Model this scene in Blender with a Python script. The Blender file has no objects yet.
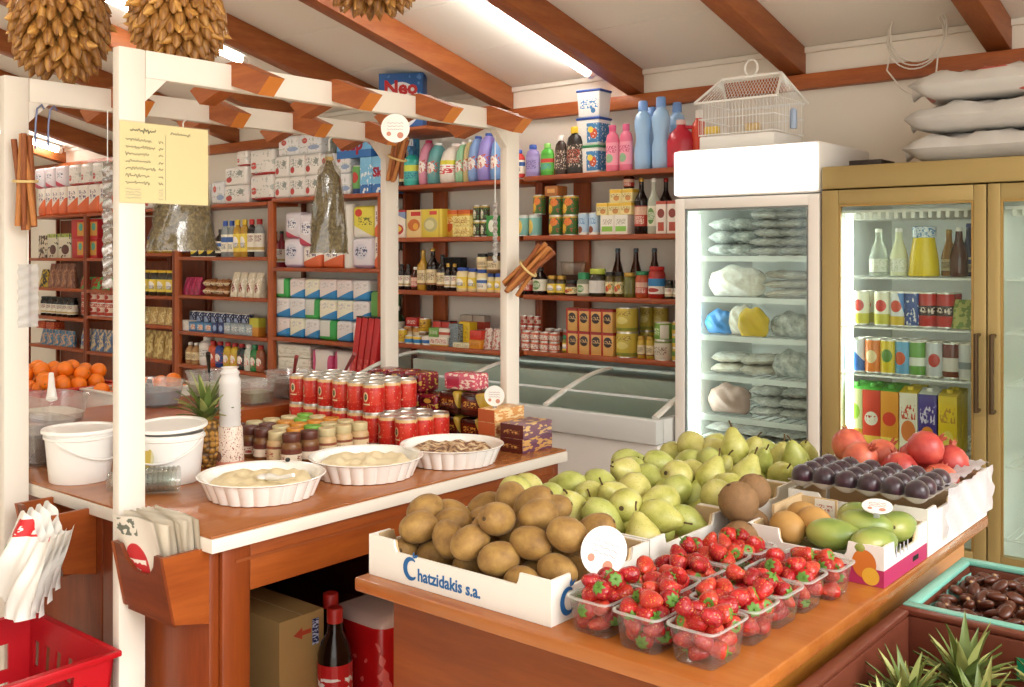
import bpy, bmesh, math, random
from mathutils import Vector, Matrix, Euler
rnd = random.Random(7)
PI = math.pi
SC = bpy.context.scene
COL = SC.collection

# ------------------------------------------------------------------ camera frame (metres; X runs along the shop wall, Y towards it)
CAM_A = math.radians(39.7); CAM_H = 1.56; FPX = 1010.0; CXP = 512.0; HYP = 255.0
FW = (-math.sin(CAM_A), math.cos(CAM_A)); RT = (math.cos(CAM_A), math.sin(CAM_A))
def ray(px, py):
    t = (px - CXP) / FPX; s = (HYP - py) / FPX
    return FW[0] + RT[0]*t, FW[1] + RT[1]*t, s
def atz(px, py, z, push=0.0):
    """where the sight line through a photo point meets the level z"""
    r = ray(px, py); d = (z - CAM_H) / r[2] + push
    return Vector((r[0]*d, r[1]*d, z))
def aty(px, py, y):
    r = ray(px, py); d = y / r[1]
    return Vector((r[0]*d, y, CAM_H + r[2]*d))
def atx(px, py, x):
    r = ray(px, py); d = x / r[0]
    return Vector((x, r[1]*d, CAM_H + r[2]*d))
def XS(px, y=4.04): return aty(px, 255, y).x

# ------------------------------------------------------------------ materials
def lin(c):
    if isinstance(c, str):
        c = c.lstrip('#'); c = tuple(int(c[i:i+2], 16)/255 for i in (0, 2, 4))
    return tuple((v/12.92 if v <= .04045 else ((v+.055)/1.055)**2.4) for v in c[:3]) + (1.0,)
_M = {}
class NT:
    def __init__(s, name):
        m = bpy.data.materials.new(name); m.use_nodes = True
        s.m = m; s.t = m.node_tree; s.n = s.t.nodes; s.l = s.t.links
        s.b = s.n['Principled BSDF']; s._gen = None
    def node(s, typ, **kw):
        n = s.n.new(typ)
        for k, v in kw.items(): setattr(n, k, v)
        return n
    def val(s, sock, v):
        if isinstance(v, bpy.types.NodeSocket): s.l.new(v, sock)
        else: sock.default_value = v
    def math(s, op, a, b=0.0, c=0.0):
        n = s.node('ShaderNodeMath', operation=op)
        s.val(n.inputs[0], a); s.val(n.inputs[1], b); s.val(n.inputs[2], c)
        return n.outputs[0]
    def mix(s, f, a, b):
        n = s.node('ShaderNodeMix', data_type='RGBA')
        s.val(n.inputs[0], f); s.val(n.inputs[6], a); s.val(n.inputs[7], b)
        return n.outputs[2]
    def coord(s, kind='Generated'):
        n = s.node('ShaderNodeTexCoord'); return n.outputs[kind]
    def noise(s, vec, scale, detail=2.0, rough=.5, stretch=None):
        if stretch:
            mp = s.node('ShaderNodeMapping'); mp.inputs['Scale'].default_value = stretch; s.l.new(vec, mp.inputs[0]); vec = mp.outputs[0]
        n = s.node('ShaderNodeTexNoise'); s.l.new(vec, n.inputs['Vector'])
        n.inputs['Scale'].default_value = scale; n.inputs['Detail'].default_value = detail; n.inputs['Roughness'].default_value = rough
        return n.outputs['Fac']
    def ramp(s, f, stops):
        n = s.node('ShaderNodeValToRGB'); s.l.new(f, n.inputs[0]); e = n.color_ramp.elements
        e[0].position, e[0].color = stops[0][0], lin(stops[0][1]); e[1].position, e[1].color = stops[-1][0], lin(stops[-1][1])
        for p, c in stops[1:-1]:
            k = e.new(p); k.color = lin(c)
        return n.outputs[0]
    def bump(s, h, strength=.3, dist=.01):
        n = s.node('ShaderNodeBump'); s.l.new(h, n.inputs['Height']); n.inputs['Strength'].default_value = strength; n.inputs['Distance'].default_value = dist
        s.l.new(n.outputs[0], s.b.inputs['Normal'])
def mat(name, col, rough=.5, metal=0.0, var=0.0, vs=8.0, bump=0.0, bs=40.0, emit=0.0, sub=0.0, coat=0.0, trans=0.0):
    if name in _M: return _M[name]
    t = NT(name); b = t.b; c = lin(col)
    b.inputs['Base Color'].default_value = c; b.inputs['Roughness'].default_value = rough; b.inputs['Metallic'].default_value = metal
    if var:
        f = t.noise(t.coord('Object'), vs, 3)
        d = tuple(x*(1-var) for x in c[:3]) + (1,); u = tuple(min(1, x*(1+var)) for x in c[:3]) + (1,)
        t.l.new(t.mix(f, d, u), b.inputs['Base Color'])
    if bump: t.bump(t.noise(t.coord('Object'), bs, 3), bump, .004)
    if emit: b.inputs['Emission Color'].default_value = c; b.inputs['Emission Strength'].default_value = emit
    if coat: b.inputs['Coat Weight'].default_value = coat; b.inputs['Coat Roughness'].default_value = .1
    if sub: b.inputs['Subsurface Weight'].default_value = sub; b.inputs['Subsurface Radius'].default_value = (.02, .01, .006)
    if trans: b.inputs['Transmission Weight'].default_value = trans
    _M[name] = t.m; return t.m
def wood(name, c1, c2, axis='x', rough=.42, scale=3.0, coat=0.0):
    if name in _M: return _M[name]
    t = NT(name); st = {'x': (1.0, 9, 9), 'y': (9, 1.0, 9), 'z': (9, 9, 1.0)}[axis]
    f = t.noise(t.coord('Object'), scale, 6, .6, st); g = t.noise(t.coord('Object'), scale*5, 2, .5, st)
    m = t.math('ADD', t.math('MULTIPLY', f, .75), t.math('MULTIPLY', g, .25))
    t.l.new(t.ramp(m, [(.32, c1), (.68, c2)]), t.b.inputs['Base Color'])
    t.b.inputs['Roughness'].default_value = rough
    if coat: t.b.inputs['Coat Weight'].default_value = coat; t.b.inputs['Coat Roughness'].default_value = .15
    _M[name] = t.m; return t.m
def clear(name, tint='#ffffff', gloss=.16, haze=0.0, rough=.08, through=.3):
    """thin clear plastic or glass: mostly see-through with a reflection that grows at grazing angles and an optional milky haze"""
    if name in _M: return _M[name]
    t = NT(name); n = t.n; out = n['Material Output']; n.remove(t.b)
    tr = t.node('ShaderNodeBsdfTransparent'); tr.inputs[0].default_value = lin(tint)
    gl = t.node('ShaderNodeBsdfGlossy'); gl.inputs['Roughness'].default_value = rough
    lw = t.node('ShaderNodeLayerWeight'); lw.inputs[0].default_value = .35
    f = t.math('ADD', t.math('MULTIPLY', lw.outputs['Fresnel'], .32), gloss*.15)
    mx = t.node('ShaderNodeMixShader'); t.l.new(f, mx.inputs[0]); t.l.new(tr.outputs[0], mx.inputs[1]); t.l.new(gl.outputs[0], mx.inputs[2])
    sh = mx.outputs[0]
    if haze:
        d0 = t.node('ShaderNodeBsdfDiffuse'); d0.inputs[0].default_value = lin(tint); d1 = t.node('ShaderNodeBsdfTranslucent'); d1.inputs[0].default_value = lin(tint)
        df = t.node('ShaderNodeMixShader'); df.inputs[0].default_value = through; t.l.new(d0.outputs[0], df.inputs[1]); t.l.new(d1.outputs[0], df.inputs[2])
        m2 = t.node('ShaderNodeMixShader'); m2.inputs[0].default_value = haze; t.l.new(sh, m2.inputs[1]); t.l.new(df.outputs[0], m2.inputs[2]); sh = m2.outputs[0]
    t.l.new(sh, out.inputs[0]); _M[name] = t.m; return t.m
def pr(name, base, *shapes, rough=.4):
    """printed packaging: shapes are laid over the front of the thing (u across, v up, both 0..1)
    ('band',v0,v1,c) ('rect',u0,u1,v0,v1,c) ('disc',u,v,ru,rv,c) ('tri',a,b,c0,col) ('spots',scale,thr,c) ('words',u0,u1,v0,v1,scale,c) ('stripe',n,c)"""
    if name in _M: return _M[name]
    t = NT(name); g = t.coord('Generated'); sp = t.node('ShaderNodeSeparateXYZ'); t.l.new(g, sp.inputs[0]); u, v = sp.outputs[0], sp.outputs[2]
    def rect(u0, u1, v0, v1): return t.math('MULTIPLY', t.math('COMPARE', u, (u0+u1)/2, (u1-u0)/2), t.math('COMPARE', v, (v0+v1)/2, (v1-v0)/2))
    cur = lin(base)
    for s in shapes:
        k = s[0]; c = lin(s[-1])
        if k == 'band': m = t.math('COMPARE', v, (s[1]+s[2])/2, (s[2]-s[1])/2)
        elif k == 'rect': m = rect(*s[1:5])
        elif k == 'disc':
            a = t.math('DIVIDE', t.math('SUBTRACT', u, s[1]), s[3]); b = t.math('DIVIDE', t.math('SUBTRACT', v, s[2]), s[4])
            m = t.math('LESS_THAN', t.math('ADD', t.math('MULTIPLY', a, a), t.math('MULTIPLY', b, b)), 1.0)
        elif k == 'tri': m = t.math('GREATER_THAN', t.math('ADD', t.math('MULTIPLY', u, s[1]), t.math('MULTIPLY', v, s[2])), s[3])
        elif k == 'spots': m = t.math('GREATER_THAN', t.noise(g, s[1], 1), s[2])
        elif k == 'words': m = t.math('MULTIPLY', t.math('GREATER_THAN', t.noise(g, s[5], 2, .5, (1, .2, 1.6)), .52), rect(*s[1:5]))
        elif k == 'stripe': m = t.math('GREATER_THAN', t.math('FRACT', t.math('MULTIPLY', u, s[1])), .5)
        cur = t.mix(m, cur, c)
    t.val(t.b.inputs['Base Color'], cur); t.b.inputs['Roughness'].default_value = rough
    _M[name] = t.m; return t.m

# ------------------------------------------------------------------ mesh builder
class MB:
    def __init__(s): s.v = []; s.f = []; s.mi = []; s.cur = 0
    def slot(s, i): s.cur = i; return s
    def add(s, vs, fs, M=None):
        b = len(s.v)
        for p in vs:
            p = Vector(p); s.v.append(M @ p if M is not None else p)
        for f in fs: s.f.append(tuple(b+i for i in f)); s.mi.append(s.cur)
        return s
    def box(s, c, d, rz=0.0, M=None):
        x, y, z = d[0]/2, d[1]/2, d[2]/2
        vs = [(-x,-y,-z),(x,-y,-z),(x,y,-z),(-x,y,-z),(-x,-y,z),(x,-y,z),(x,y,z),(-x,y,z)]
        T = Matrix.Translation(c) @ Matrix.Rotation(rz, 4, 'Z')
        if M is not None: T = M @ T
        return s.add(vs, [(0,3,2,1),(4,5,6,7),(0,1,5,4),(1,2,6,5),(2,3,7,6),(3,0,4,7)], T)
    def span(s, a, b): return s.box([(a[i]+b[i])/2 for i in range(3)], [abs(b[i]-a[i]) for i in range(3)])
    def lathe(s, prof, seg=16, M=None, sx=1.0, sy=1.0, a0=0.0, a1=None):
        full = a1 is None; n = seg if full else seg+1; span = 2*PI if full else a1-a0
        vs = []; idx = []
        for r, z in prof:
            if r < 1e-6: idx.append([len(vs)]*n); vs.append((0, 0, z))
            else:
                idx.append(list(range(len(vs), len(vs)+n)))
                for k in range(n):
                    a = a0 + span*k/seg; vs.append((r*sx*math.cos(a), r*sy*math.sin(a), z))
        fs = []
        for i in range(len(prof)-1):
            A, B = idx[i], idx[i+1]
            for k in range(seg):
                k2 = (k+1) % n
                q = [A[k], A[k2], B[k2], B[k]]; q2 = []
                for x in q:
                    if x not in q2: q2.append(x)
                if len(q2) > 2: fs.append(tuple(q2))
        return s.add(vs, fs, M)
    def tube(s, pts, r, seg=8, closed=False, cap=True, flat=1.0):
        pts = [Vector(p) for p in pts]; n = len(pts); rs = r if isinstance(r, (list, tuple)) else [r]*n
        rings = []; up = Vector((0, 0, 1)); b0 = len(s.v); vs = []; prev = None
        for i, p in enumerate(pts):
            if closed: d = pts[(i+1) % n] - pts[i-1]
            else: d = pts[min(i+1, n-1)] - pts[max(i-1, 0)]
            if d.length < 1e-9: d = Vector((0, 0, 1))
            d.normalize()
            if prev is None:
                a = d.cross(up)
                if a.length < .1: a = d.cross(Vector((1, 0, 0)))
            else: a = prev - d*prev.dot(d)
            a.normalize(); prev = a; c = d.cross(a)
            for k in range(seg):
                t = 2*PI*k/seg; vs.append(p + a*math.cos(t)*rs[i] + c*math.sin(t)*rs[i]*flat)
        fs = []
        for i in range(n if closed else n-1):
            j = (i+1) % n
            for k in range(seg): fs.append((i*seg+k, i*seg+(k+1) % seg, j*seg+(k+1) % seg, j*seg+k))
        if cap and not closed: fs.append(tuple(range(seg))[::-1]); fs.append(tuple((n-1)*seg+k for k in range(seg)))
        return s.add(vs, fs)
    def ell(s, c, r, seg=12, ring=8, M=None):
        T = Matrix.Translation(c)
        if M is not None: T = T @ M
        return s.lathe([(math.sin(PI*i/ring), -math.cos(PI*i/ring)) for i in range(ring+1)], seg, T @ Matrix.Diagonal((r[0], r[1], r[2], 1)))
    def prism(s, poly, z0, z1, M=None):
        n = len(poly); vs = [(x, y, z0) for x, y in poly] + [(x, y, z1) for x, y in poly]
        fs = [tuple(range(n))[::-1], tuple(range(n, 2*n))] + [(i, (i+1) % n, n+(i+1) % n, n+i) for i in range(n)]
        return s.add(vs, fs, M)
    def grid(s, fn, nu, nv, M=None):
        vs = [fn(i/nu, j/nv) for j in range(nv+1) for i in range(nu+1)]
        return s.add(vs, [(j*(nu+1)+i, j*(nu+1)+i+1, (j+1)*(nu+1)+i+1, (j+1)*(nu+1)+i) for j in range(nv) for i in range(nu)], M)
    def mesh(s, name, mats, smooth=40, bevel=0.0, seg=2, fix=True):
        me = bpy.data.meshes.new(name); me.from_pydata([tuple(p) for p in s.v], [], s.f)
        if not isinstance(mats, (list, tuple)): mats = [mats]
        for m in mats: me.materials.append(m)
        me.polygons.foreach_set('material_index', s.mi)
        if bevel or fix:
            bm = bmesh.new(); bm.from_mesh(me)
            if fix: bmesh.ops.recalc_face_normals(bm, faces=bm.faces)
            if bevel:
                es = [e for e in bm.edges if len(e.link_faces) == 2 and e.calc_face_angle(0) > .5]
                bmesh.ops.bevel(bm, geom=es, offset=bevel, segments=seg, profile=.5, affect='EDGES', clamp_overlap=True)
            bm.to_mesh(me); bm.free()
        if smooth is not None:
            me.shade_smooth(); me.set_sharp_from_angle(angle=math.radians(smooth))
        me.update(); return me

# ------------------------------------------------------------------ objects
def link(name, data, parent=None, loc=(0, 0, 0), rot=(0, 0, 0), scale=None):
    o = bpy.data.objects.new(name, data); COL.objects.link(o)
    o.location = loc; o.rotation_euler = rot
    if scale: o.scale = scale
    if parent is not None: o.parent = parent
    return o
def tag(o, label, cat, group=None):
    o['label'] = label; o['category'] = cat
    if group: o['group'] = group
    return o
def structure(name, me, loc=(0, 0, 0)):
    o = link(name, me, None, loc); o['kind'] = 'structure'; return o
def put(parts, label, cat, loc=(0, 0, 0), rz=0.0, group=None, rot=None, scale=None):
    """one thing: parts[0] = (name, mesh or None) is the top-level object, the rest are (name, mesh[, [(name, mesh)...]]) parts"""
    root = link(parts[0][0], parts[0][1], None, loc, rot if rot is not None else (0, 0, rz), scale)
    tag(root, label, cat, group)
    for p in parts[1:]:
        c = link(p[0], p[1], root)
        if len(p) > 2:
            for q in p[2]: link(q[0], q[1], c)
    return root
def text_mesh(body, size, m, depth=.0006, align='CENTER', font_scale_x=1.0, bold=0.0):
    cu = bpy.data.curves.new('lettering', 'FONT'); cu.body = body; cu.size = size; cu.align_x = align; cu.align_y = 'CENTER'
    cu.extrude = depth; cu.offset = bold; cu.resolution_u = 2
    o = bpy.data.objects.new('lettering', cu); COL.objects.link(o)
    dg = bpy.context.evaluated_depsgraph_get(); dg.update()
    me = bpy.data.meshes.new_from_object(o.evaluated_get(dg)); bpy.data.objects.remove(o)
    me.materials.clear(); me.materials.append(m)
    if font_scale_x != 1.0:
        for v in me.vertices: v.co.x *= font_scale_x
    return me
FACE_NEG_Y = (PI/2, 0, 0)           # lettering that reads from -Y
FACE_POS_X = (PI/2, 0, PI/2)        # lettering that reads from +X

def pile(x0, x1, y0, y1, zb, r, n, heap=0.6, jitter=1.0, tries=220, start=None):
    """fruit dropped one by one into a tray; each comes to rest on the floor of the tray or on those below"""
    done = list(start or []); out = []
    cx, cy = (x0+x1)/2, (y0+y1)/2; hx, hy = max(1e-6, (x1-x0)/2), max(1e-6, (y1-y0)/2)
    for i in range(n):
        best = None
        for k in range(tries):
            x = rnd.uniform(x0+r, x1-r) if x1-x0 > 2*r else cx
            y = rnd.uniform(y0+r, y1-r) if y1-y0 > 2*r else cy
            z = zb + r
            for (a, b, c, q) in done:
                d2 = (x-a)**2 + (y-b)**2; s = r+q
                if d2 < s*s: z = max(z, c + math.sqrt(s*s-d2))
            e = ((x-cx)/hx)**2 + ((y-cy)/hy)**2
            cost = z + heap*r*e
            if best is None or cost < best[0]: best = (cost, x, y, z)
        done.append((best[1], best[2], best[3], r)); out.append(Vector(best[1:]))
    return out
# ================================================================== THE SETTING
YW = 4.30                                   # face of the shelf wall
CZ = lambda y: 2.485 + .245*(YW - y)         # underside of the sloping ceiling
m_wall = mat('wall plaster', '#f0e8da', .9, var=.03, vs=1.5)
m_ceil = mat('ceiling boards', '#f3ede3', .85, var=.02, vs=1.0)
m_floor = NT('floor tiles')
_bt = m_floor.node('ShaderNodeTexBrick'); _bt.offset = 0; m_floor.l.new(m_floor.coord('Object'), _bt.inputs['Vector'])
_bt.inputs['Color1'].default_value = lin('#ece4d6'); _bt.inputs['Color2'].default_value = lin('#e6dccb'); _bt.inputs['Mortar'].default_value = lin('#a79b88')
_bt.inputs['Scale'].default_value = 1.0; _bt.inputs['Brick Width'].default_value = .33; _bt.inputs['Row Height'].default_value = .33; _bt.inputs['Mortar Size'].default_value = .006
m_floor.l.new(_bt.outputs['Color'], m_floor.b.inputs['Base Color']); m_floor.b.inputs['Roughness'].default_value = .3; m_floor = m_floor.m
w_raft = wood('rafter pine y', '#8c451c', '#ab6631', 'y', .5)
w_plate = wood('rafter pine x', '#8f421a', '#b5652d', 'x', .5)
structure('floor', MB().span((-9.5, -6, -.1), (7, 4.4, 0)).mesh('floor', m_floor, None))
structure('ground', MB().span((-40, -40, -.25), (45, 40, -.105)).mesh('ground', mat('sunlit paving', '#efe8dc', .8, var=.04, vs=1), None))  # unseen pale paving added to bounce sunlight up onto the ceiling
structure('wall_back', MB().span((-9.5, YW, 0), (1.7, YW+.1, 2.72)).mesh('wall_back', m_wall, None))
structure('wall_left', MB().span((-9.5, -2.2, 0), (-9.4, YW, 4.4)).mesh('wall_left', m_wall, None))
structure('wall_right', MB().span((1.6, 3.0, 0), (1.7, YW, 2.9)).mesh('wall_right', m_wall, None))
structure('wall_front', MB().span((-9.5, -2.3, 0), (.2, -2.2, 1.0)).span((-9.5, -2.3, 2.7), (.2, -2.2, 4.3)).span((-9.5, -2.3, 1.0), (-8.6, -2.2, 2.7)).span((-3.4, -2.3, 1.0), (.2, -2.2, 2.7)).mesh('wall_front', m_wall, None))  # unseen wall added to shut out daylight from behind the camera
_w = MB()
for k in range(5): _w.span((-8.6+k*1.29, -2.28, 1.0), (-8.56+k*1.29, -2.22, 2.7))
structure('window_1', _w.span((-8.6, -2.28, 1.0), (-3.4, -2.22, 1.04)).span((-8.6, -2.28, 2.66), (-3.4, -2.22, 2.7)).slot(1).span((-8.6, -2.252, 1.04), (-3.4, -2.248, 2.66)).mesh('window', [m_ceil, clear('window glass', '#fbfefd', .1)], None))  # unseen opening added to let daylight onto the far shelves
_c = MB(); _n = 14
for i in range(_n):                          # ceiling boards running along the wall
    ya, yb = YW - .47*i, YW - .47*(i+1) + .006
    _c.add([(-9.5, ya, CZ(ya)), (1.7, ya, CZ(ya)), (1.7, yb, CZ(yb)), (-9.5, yb, CZ(yb)), (-9.5, ya, CZ(ya)+.05), (1.7, ya, CZ(ya)+.05), (1.7, yb, CZ(yb)+.05), (-9.5, yb, CZ(yb)+.05)],
           [(0,1,2,3), (4,7,6,5), (0,4,5,1), (1,5,6,2), (2,6,7,3), (3,7,4,0)])
_yb = YW - .47*_n
_c.add([(-9.5, YW, CZ(YW)+.051), (1.7, YW, CZ(YW)+.051), (1.7, _yb, CZ(_yb)+.051), (-9.5, _yb, CZ(_yb)+.051)], [(0,1,2,3)])
structure('ceiling', _c.mesh('ceiling', m_ceil, None))
structure('trim_1', MB().span((-9.4, YW-.055, 2.292), (1.6, YW, 2.358)).mesh('wall_plate', w_plate, 30, .004))
structure('trim_2', MB().span((-9.4, YW-.02, 2.457), (1.6, YW, 2.483)).mesh('ceiling_moulding', mat('moulding white', '#e8e0d4', .7), 30, .003))
for i in range(10):                          # rafters that run down to the shelf wall
    x = -1.065 - .845*i; y0, y1 = -2.0, YW-.003; h = .125
    b = MB(); vs = []
    for y in (y0, y1):
        for dx in (-.045, .045): vs += [(dx, y, CZ(y)-h-.002), (dx, y, CZ(y)-.002)]
    b.add(vs, [(0,1,3,2), (4,6,7,5), (0,4,5,1), (2,3,7,6), (0,2,6,4), (1,5,7,3)])
    structure('trim_%d' % (i+3), b.mesh('rafter', w_raft, 30, .004), (x, 0, 0))

# ------------------------------------------------------------------ light: daylight from the open side and an added front window, tubes on the ceiling, some added as fill
W = bpy.data.worlds.new('sky'); SC.world = W; W.use_nodes = True
W.node_tree.nodes['Background'].inputs[0].default_value = (1.0, .975, .94, 1); W.node_tree.nodes['Background'].inputs[1].default_value = 2.3
sun = bpy.data.lights.new('sun', 'SUN'); sun.energy = 2.6; sun.angle = math.radians(34); sun.color = (1, .98, .95)
so = link('sun', sun); so.rotation_euler = Vector((-.86, .10, -.46)).to_track_quat('-Z', 'Y').to_euler()
m_tube = mat('tube light', '#fffaf2', .4, emit=36.0); m_fix = mat('tube fitting', '#f1eee8', .5)
def tube_light(x, ya, yb, label):
    r = .015; b = MB(); n = 2
    def pt(y, dz): return Vector((0, y, CZ(y) - dz))
    body = MB().tube([pt(ya, .028), pt(yb, .02)], .022, 4).mesh('fitting', m_fix, None)
    tube = MB().tube([pt(ya+.03, .058), pt(yb-.03, .058)], r, 14).mesh('tube', m_tube)
    cap = [MB().tube([pt(ya, .052), pt(ya+.035, .052)], .022, 10).mesh('end_cap', m_fix), MB().tube([pt(yb-.035, .052), pt(yb, .052)], .022, 10).mesh('end_cap', m_fix)]
    put([('ceiling_light', body), ('tube', tube), ('end_cap', cap[0]), ('end_cap', cap[1])], label, 'ceiling light', (x, 0, 0))
tube_light(-2.94, 2.85, 4.17, 'lit fluorescent tube running up the ceiling between two rafters above the detergent shelf')
tube_light(-8.55, 3.0, 4.22, 'lit fluorescent tube seen through the gap beside the foreground bunch of shallots'.replace('foreground ', ''))
tube_light(-4.80, 2.2, 3.43, 'lit fluorescent tube partly behind the white pergola rail')
tube_light(-1.3, -.6, .7, 'fluorescent tube high over the fruit table')  # this and the following tubes are unseen, added to brighten the room
tube_light(-3.8, .2, 1.5, 'fluorescent tube over the far side of the counter')
tube_light(-6.4, .8, 2.1, 'fluorescent tube over the aisle beyond the orange stand')

cam = bpy.data.cameras.new('camera'); co = link('camera', cam, None, (0, 0, CAM_H), (PI/2, 0, CAM_A))
cam.sensor_width = 36; cam.lens = FPX/1024*36; cam.shift_y = -(343.5-HYP)/1024; cam.clip_start = .05
SC.camera = co
SC.view_settings.view_transform = 'Standard'; SC.view_settings.look = 'None'; SC.view_settings.gamma = 1.0; SC.view_settings.use_curve_mapping = False
SC.view_settings.exposure = 0.2
SC.cycles.use_denoising = True; SC.cycles.max_bounces = 10; SC.cycles.transparent_max_bounces = 24; SC.cycles.diffuse_bounces = 5
SC.cycles.sample_clamp_indirect = 6.0; SC.cycles.caustics_reflective = False; SC.cycles.caustics_refractive = False

# ================================================================== PERGOLA, COUNTER, TABLE, SHELF UNITS
m_cream = mat('cream paint', '#e3dbcf', .45, var=.02, vs=3, bump=.05, bs=12)
w_bar = wood('pergola crossbar x', '#8d4217', '#b4662c', 'x', .5)
w_end = mat('crossbar cut end', '#c9782f', .6, var=.1, vs=30)
XF, XB, YN, YFAR = -2.185, -2.772, 1.238, 2.62           # pergola post lines
pg = put([('pergola', None)], 'white timber pergola with brown crossbars standing at the counter', 'pergola', (XF, YN, 0))
def plocal(v): return (v[0]-XF, v[1]-YN, v[2])
for x in (XF, XB):
    for y in (YN, YFAR):
        zb = 0.0 if y == YN or x == XF else 0.0
        link('post', MB().box((0, 0, 1.02), (.03, .066, 2.04)).mesh('post', m_cream, 30, .003), pg, plocal((x, y, 0)))
        s = 1 if y == YN else -1
        link('brace', MB().prism([(0, 0), (.055*s, 0), (0, -.055)], -.0145, .0145).mesh('brace', m_cream, 30), pg, plocal((x, y+.033*s, 1.975)), (PI/2, 0, PI/2))
    link('rail', MB().span((-.015, YN+.034, 1.975), (.015, YFAR-.034, 2.04)).mesh('rail', m_cream, 30, .003), pg, plocal((x, 0, 0)))
for x in (XF, XB):
    for y in (1.53, 1.856, 2.182, 2.508):    # short bars notched over each rail, both ends cut to a point
        poly = [(-.17, 1.993), (-.03, 2.046), (.03, 2.046), (.17, 1.993), (.125, 1.953), (.016, 1.986), (-.016, 1.986), (-.125, 1.953)]
        b = MB().prism(poly, -.0235, .0235); b.mi = [1 if i in (5, 9) else 0 for i in range(len(b.f))]
        me = b.mesh('crossbar', [w_bar, w_end], 30, 0); link('crossbar', me, pg, (x-XF, y-YN, 0), (PI/2, 0, 0))

w_top = wood('worktop laminate', '#96562c', '#aa6c3c', 'y', .22, 2.2, coat=.25)
w_pan = wood('counter panel', '#6c2c0c', '#883f15', 'z', .38)  # end panels' shade is put into this darker wood colour
w_pan_lit = wood('counter panel y', '#843c13', '#a0521f', 'y', .38)  # lighter copy, with the light on the apron side in its colour
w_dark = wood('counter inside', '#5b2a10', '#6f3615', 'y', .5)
CT = .942
ct = put([('counter', None)], 'brown laminate topped counter with cream edging under the white pergola', 'counter', (-2.45, 1.95, 0))
def cpart(name, mb, m, bev=.003): 
    me = mb.mesh(name, m, 30, bev); me.transform(Matrix.Translation((2.45, -1.95, 0))); return link(name, me, ct)
cpart('worktop', MB().span((-3.50, 1.282, CT-.006), (-1.92, 2.582, CT)), w_top, .0015)
cpart('edge_trim', MB().span((-3.50, 1.280, CT-.037), (-1.915, 2.584, CT-.0062)), m_cream, .002)
cpart('end_panel', MB().span((-2.42, 1.30, 0), (-1.955, 1.325, CT-.038)), w_pan)
cpart('end_panel', MB().span((-3.44, 1.30, 0), (-2.424, 1.325, CT-.038)), w_pan)
cpart('leg_panel', MB().span((-1.97, 1.326, 0), (-1.943, 1.40, CT-.039)), w_pan)
cpart('apron', MB().span((-1.968, 1.401, .79), (-1.944, 2.548, CT-.039)), w_pan_lit)
cpart('apron_groove', MB().span((-1.9438, 1.36, .862), (-1.941, 2.545, .869)), mat('groove', '#8a451d', .5), 0)
cpart('leg_panel', MB().span((-1.97, 2.48, 0), (-1.943, 2.548, .789)), w_pan)
cpart('far_panel', MB().span((-3.44, 2.55, 0), (-1.945, 2.574, CT-.039)), w_pan)
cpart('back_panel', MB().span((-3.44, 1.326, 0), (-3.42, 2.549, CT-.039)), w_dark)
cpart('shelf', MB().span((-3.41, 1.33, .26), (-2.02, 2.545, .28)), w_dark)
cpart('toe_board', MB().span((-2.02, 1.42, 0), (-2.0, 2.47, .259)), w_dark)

w_tab = wood('fruit table top', '#94501f', '#ab6830', 'x', .25, 2.0, coat=.2)
w_tab_shaded = wood('fruit table panel', '#6f310b', '#874312', 'x', .35)  # shade on the front panel is put into this darker colour
w_tab_lit = wood('fruit table side', '#ad6a26', '#c08036', 'y', .35)  # same wood lightened for the side that faces the daylight
TT = .92
tb = put([('fruit_table', None)], 'orange brown wooden display table loaded with fruit crates and punnets', 'table', (-1.1, 2.0, 0))
def tpart(name, mb, m, bev=.003):
    me = mb.mesh(name, m, 30, bev); me.transform(Matrix.Translation((1.1, -2.0, 0))); return link(name, me, tb)
tpart('tabletop', MB().span((-1.525, 1.345, TT-.028), (-.685, 2.66, TT)), w_tab, .005)
tpart('front_panel', MB().span((-1.455, 1.385, .02), (-.73, 1.41, TT-.029)), w_tab_shaded)
tpart('side_panel', MB().span((-.752, 1.411, .02), (-.73, 2.62, TT-.029)), w_tab_lit)
tpart('side_panel', MB().span((-1.455, 1.411, .02), (-1.435, 2.62, TT-.029)), w_tab_lit)
tpart('back_panel', MB().span((-1.434, 2.60, .02), (-.753, 2.62, TT-.029)), w_tab_shaded)
for x, y in ((-1.50, 1.75), (-1.50, 2.6)): tpart('leg', MB().span((x-.015, y-.02, 0), (x+.015, y+.02, TT-.029)), w_tab_lit)

w_sh = wood('shelf board pine', '#8a3a16', '#a9521f', 'x', .42)
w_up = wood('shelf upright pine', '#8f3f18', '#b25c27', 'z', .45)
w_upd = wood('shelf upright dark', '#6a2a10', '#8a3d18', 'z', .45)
YF, YBK = 4.0, 4.285                        # front and back of the shelf boards
LEV = {'A': [1.960, 1.658, 1.358, 1.074], 'B': [1.952, 1.658, 1.362, 1.060], 'C': [1.922, 1.48, 1.036, .822], 'D': [1.905, 1.547, 1.278, 1.023, .79],
       'E': [1.90, 1.575, 1.262, 1.05, .80], 'F': [1.89, 1.535, 1.288, 1.049, .806], 'G': [1.89, 1.535, 1.285, 1.08, .80]}
BAY = {'A': (-3.26, -2.125), 'B': (-4.28, -3.285), 'C': (-5.34, -4.305), 'D': (-6.42, -5.365), 'E': (-7.40, -6.445), 'F': (-8.80, -7.62), 'G': (-7.595, -7.425)}
BAY['F'] = (-8.72, -7.74); BAY['G'] = (-7.715, -6.95); BAY['E'] = (-6.925, -6.47)
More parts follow.
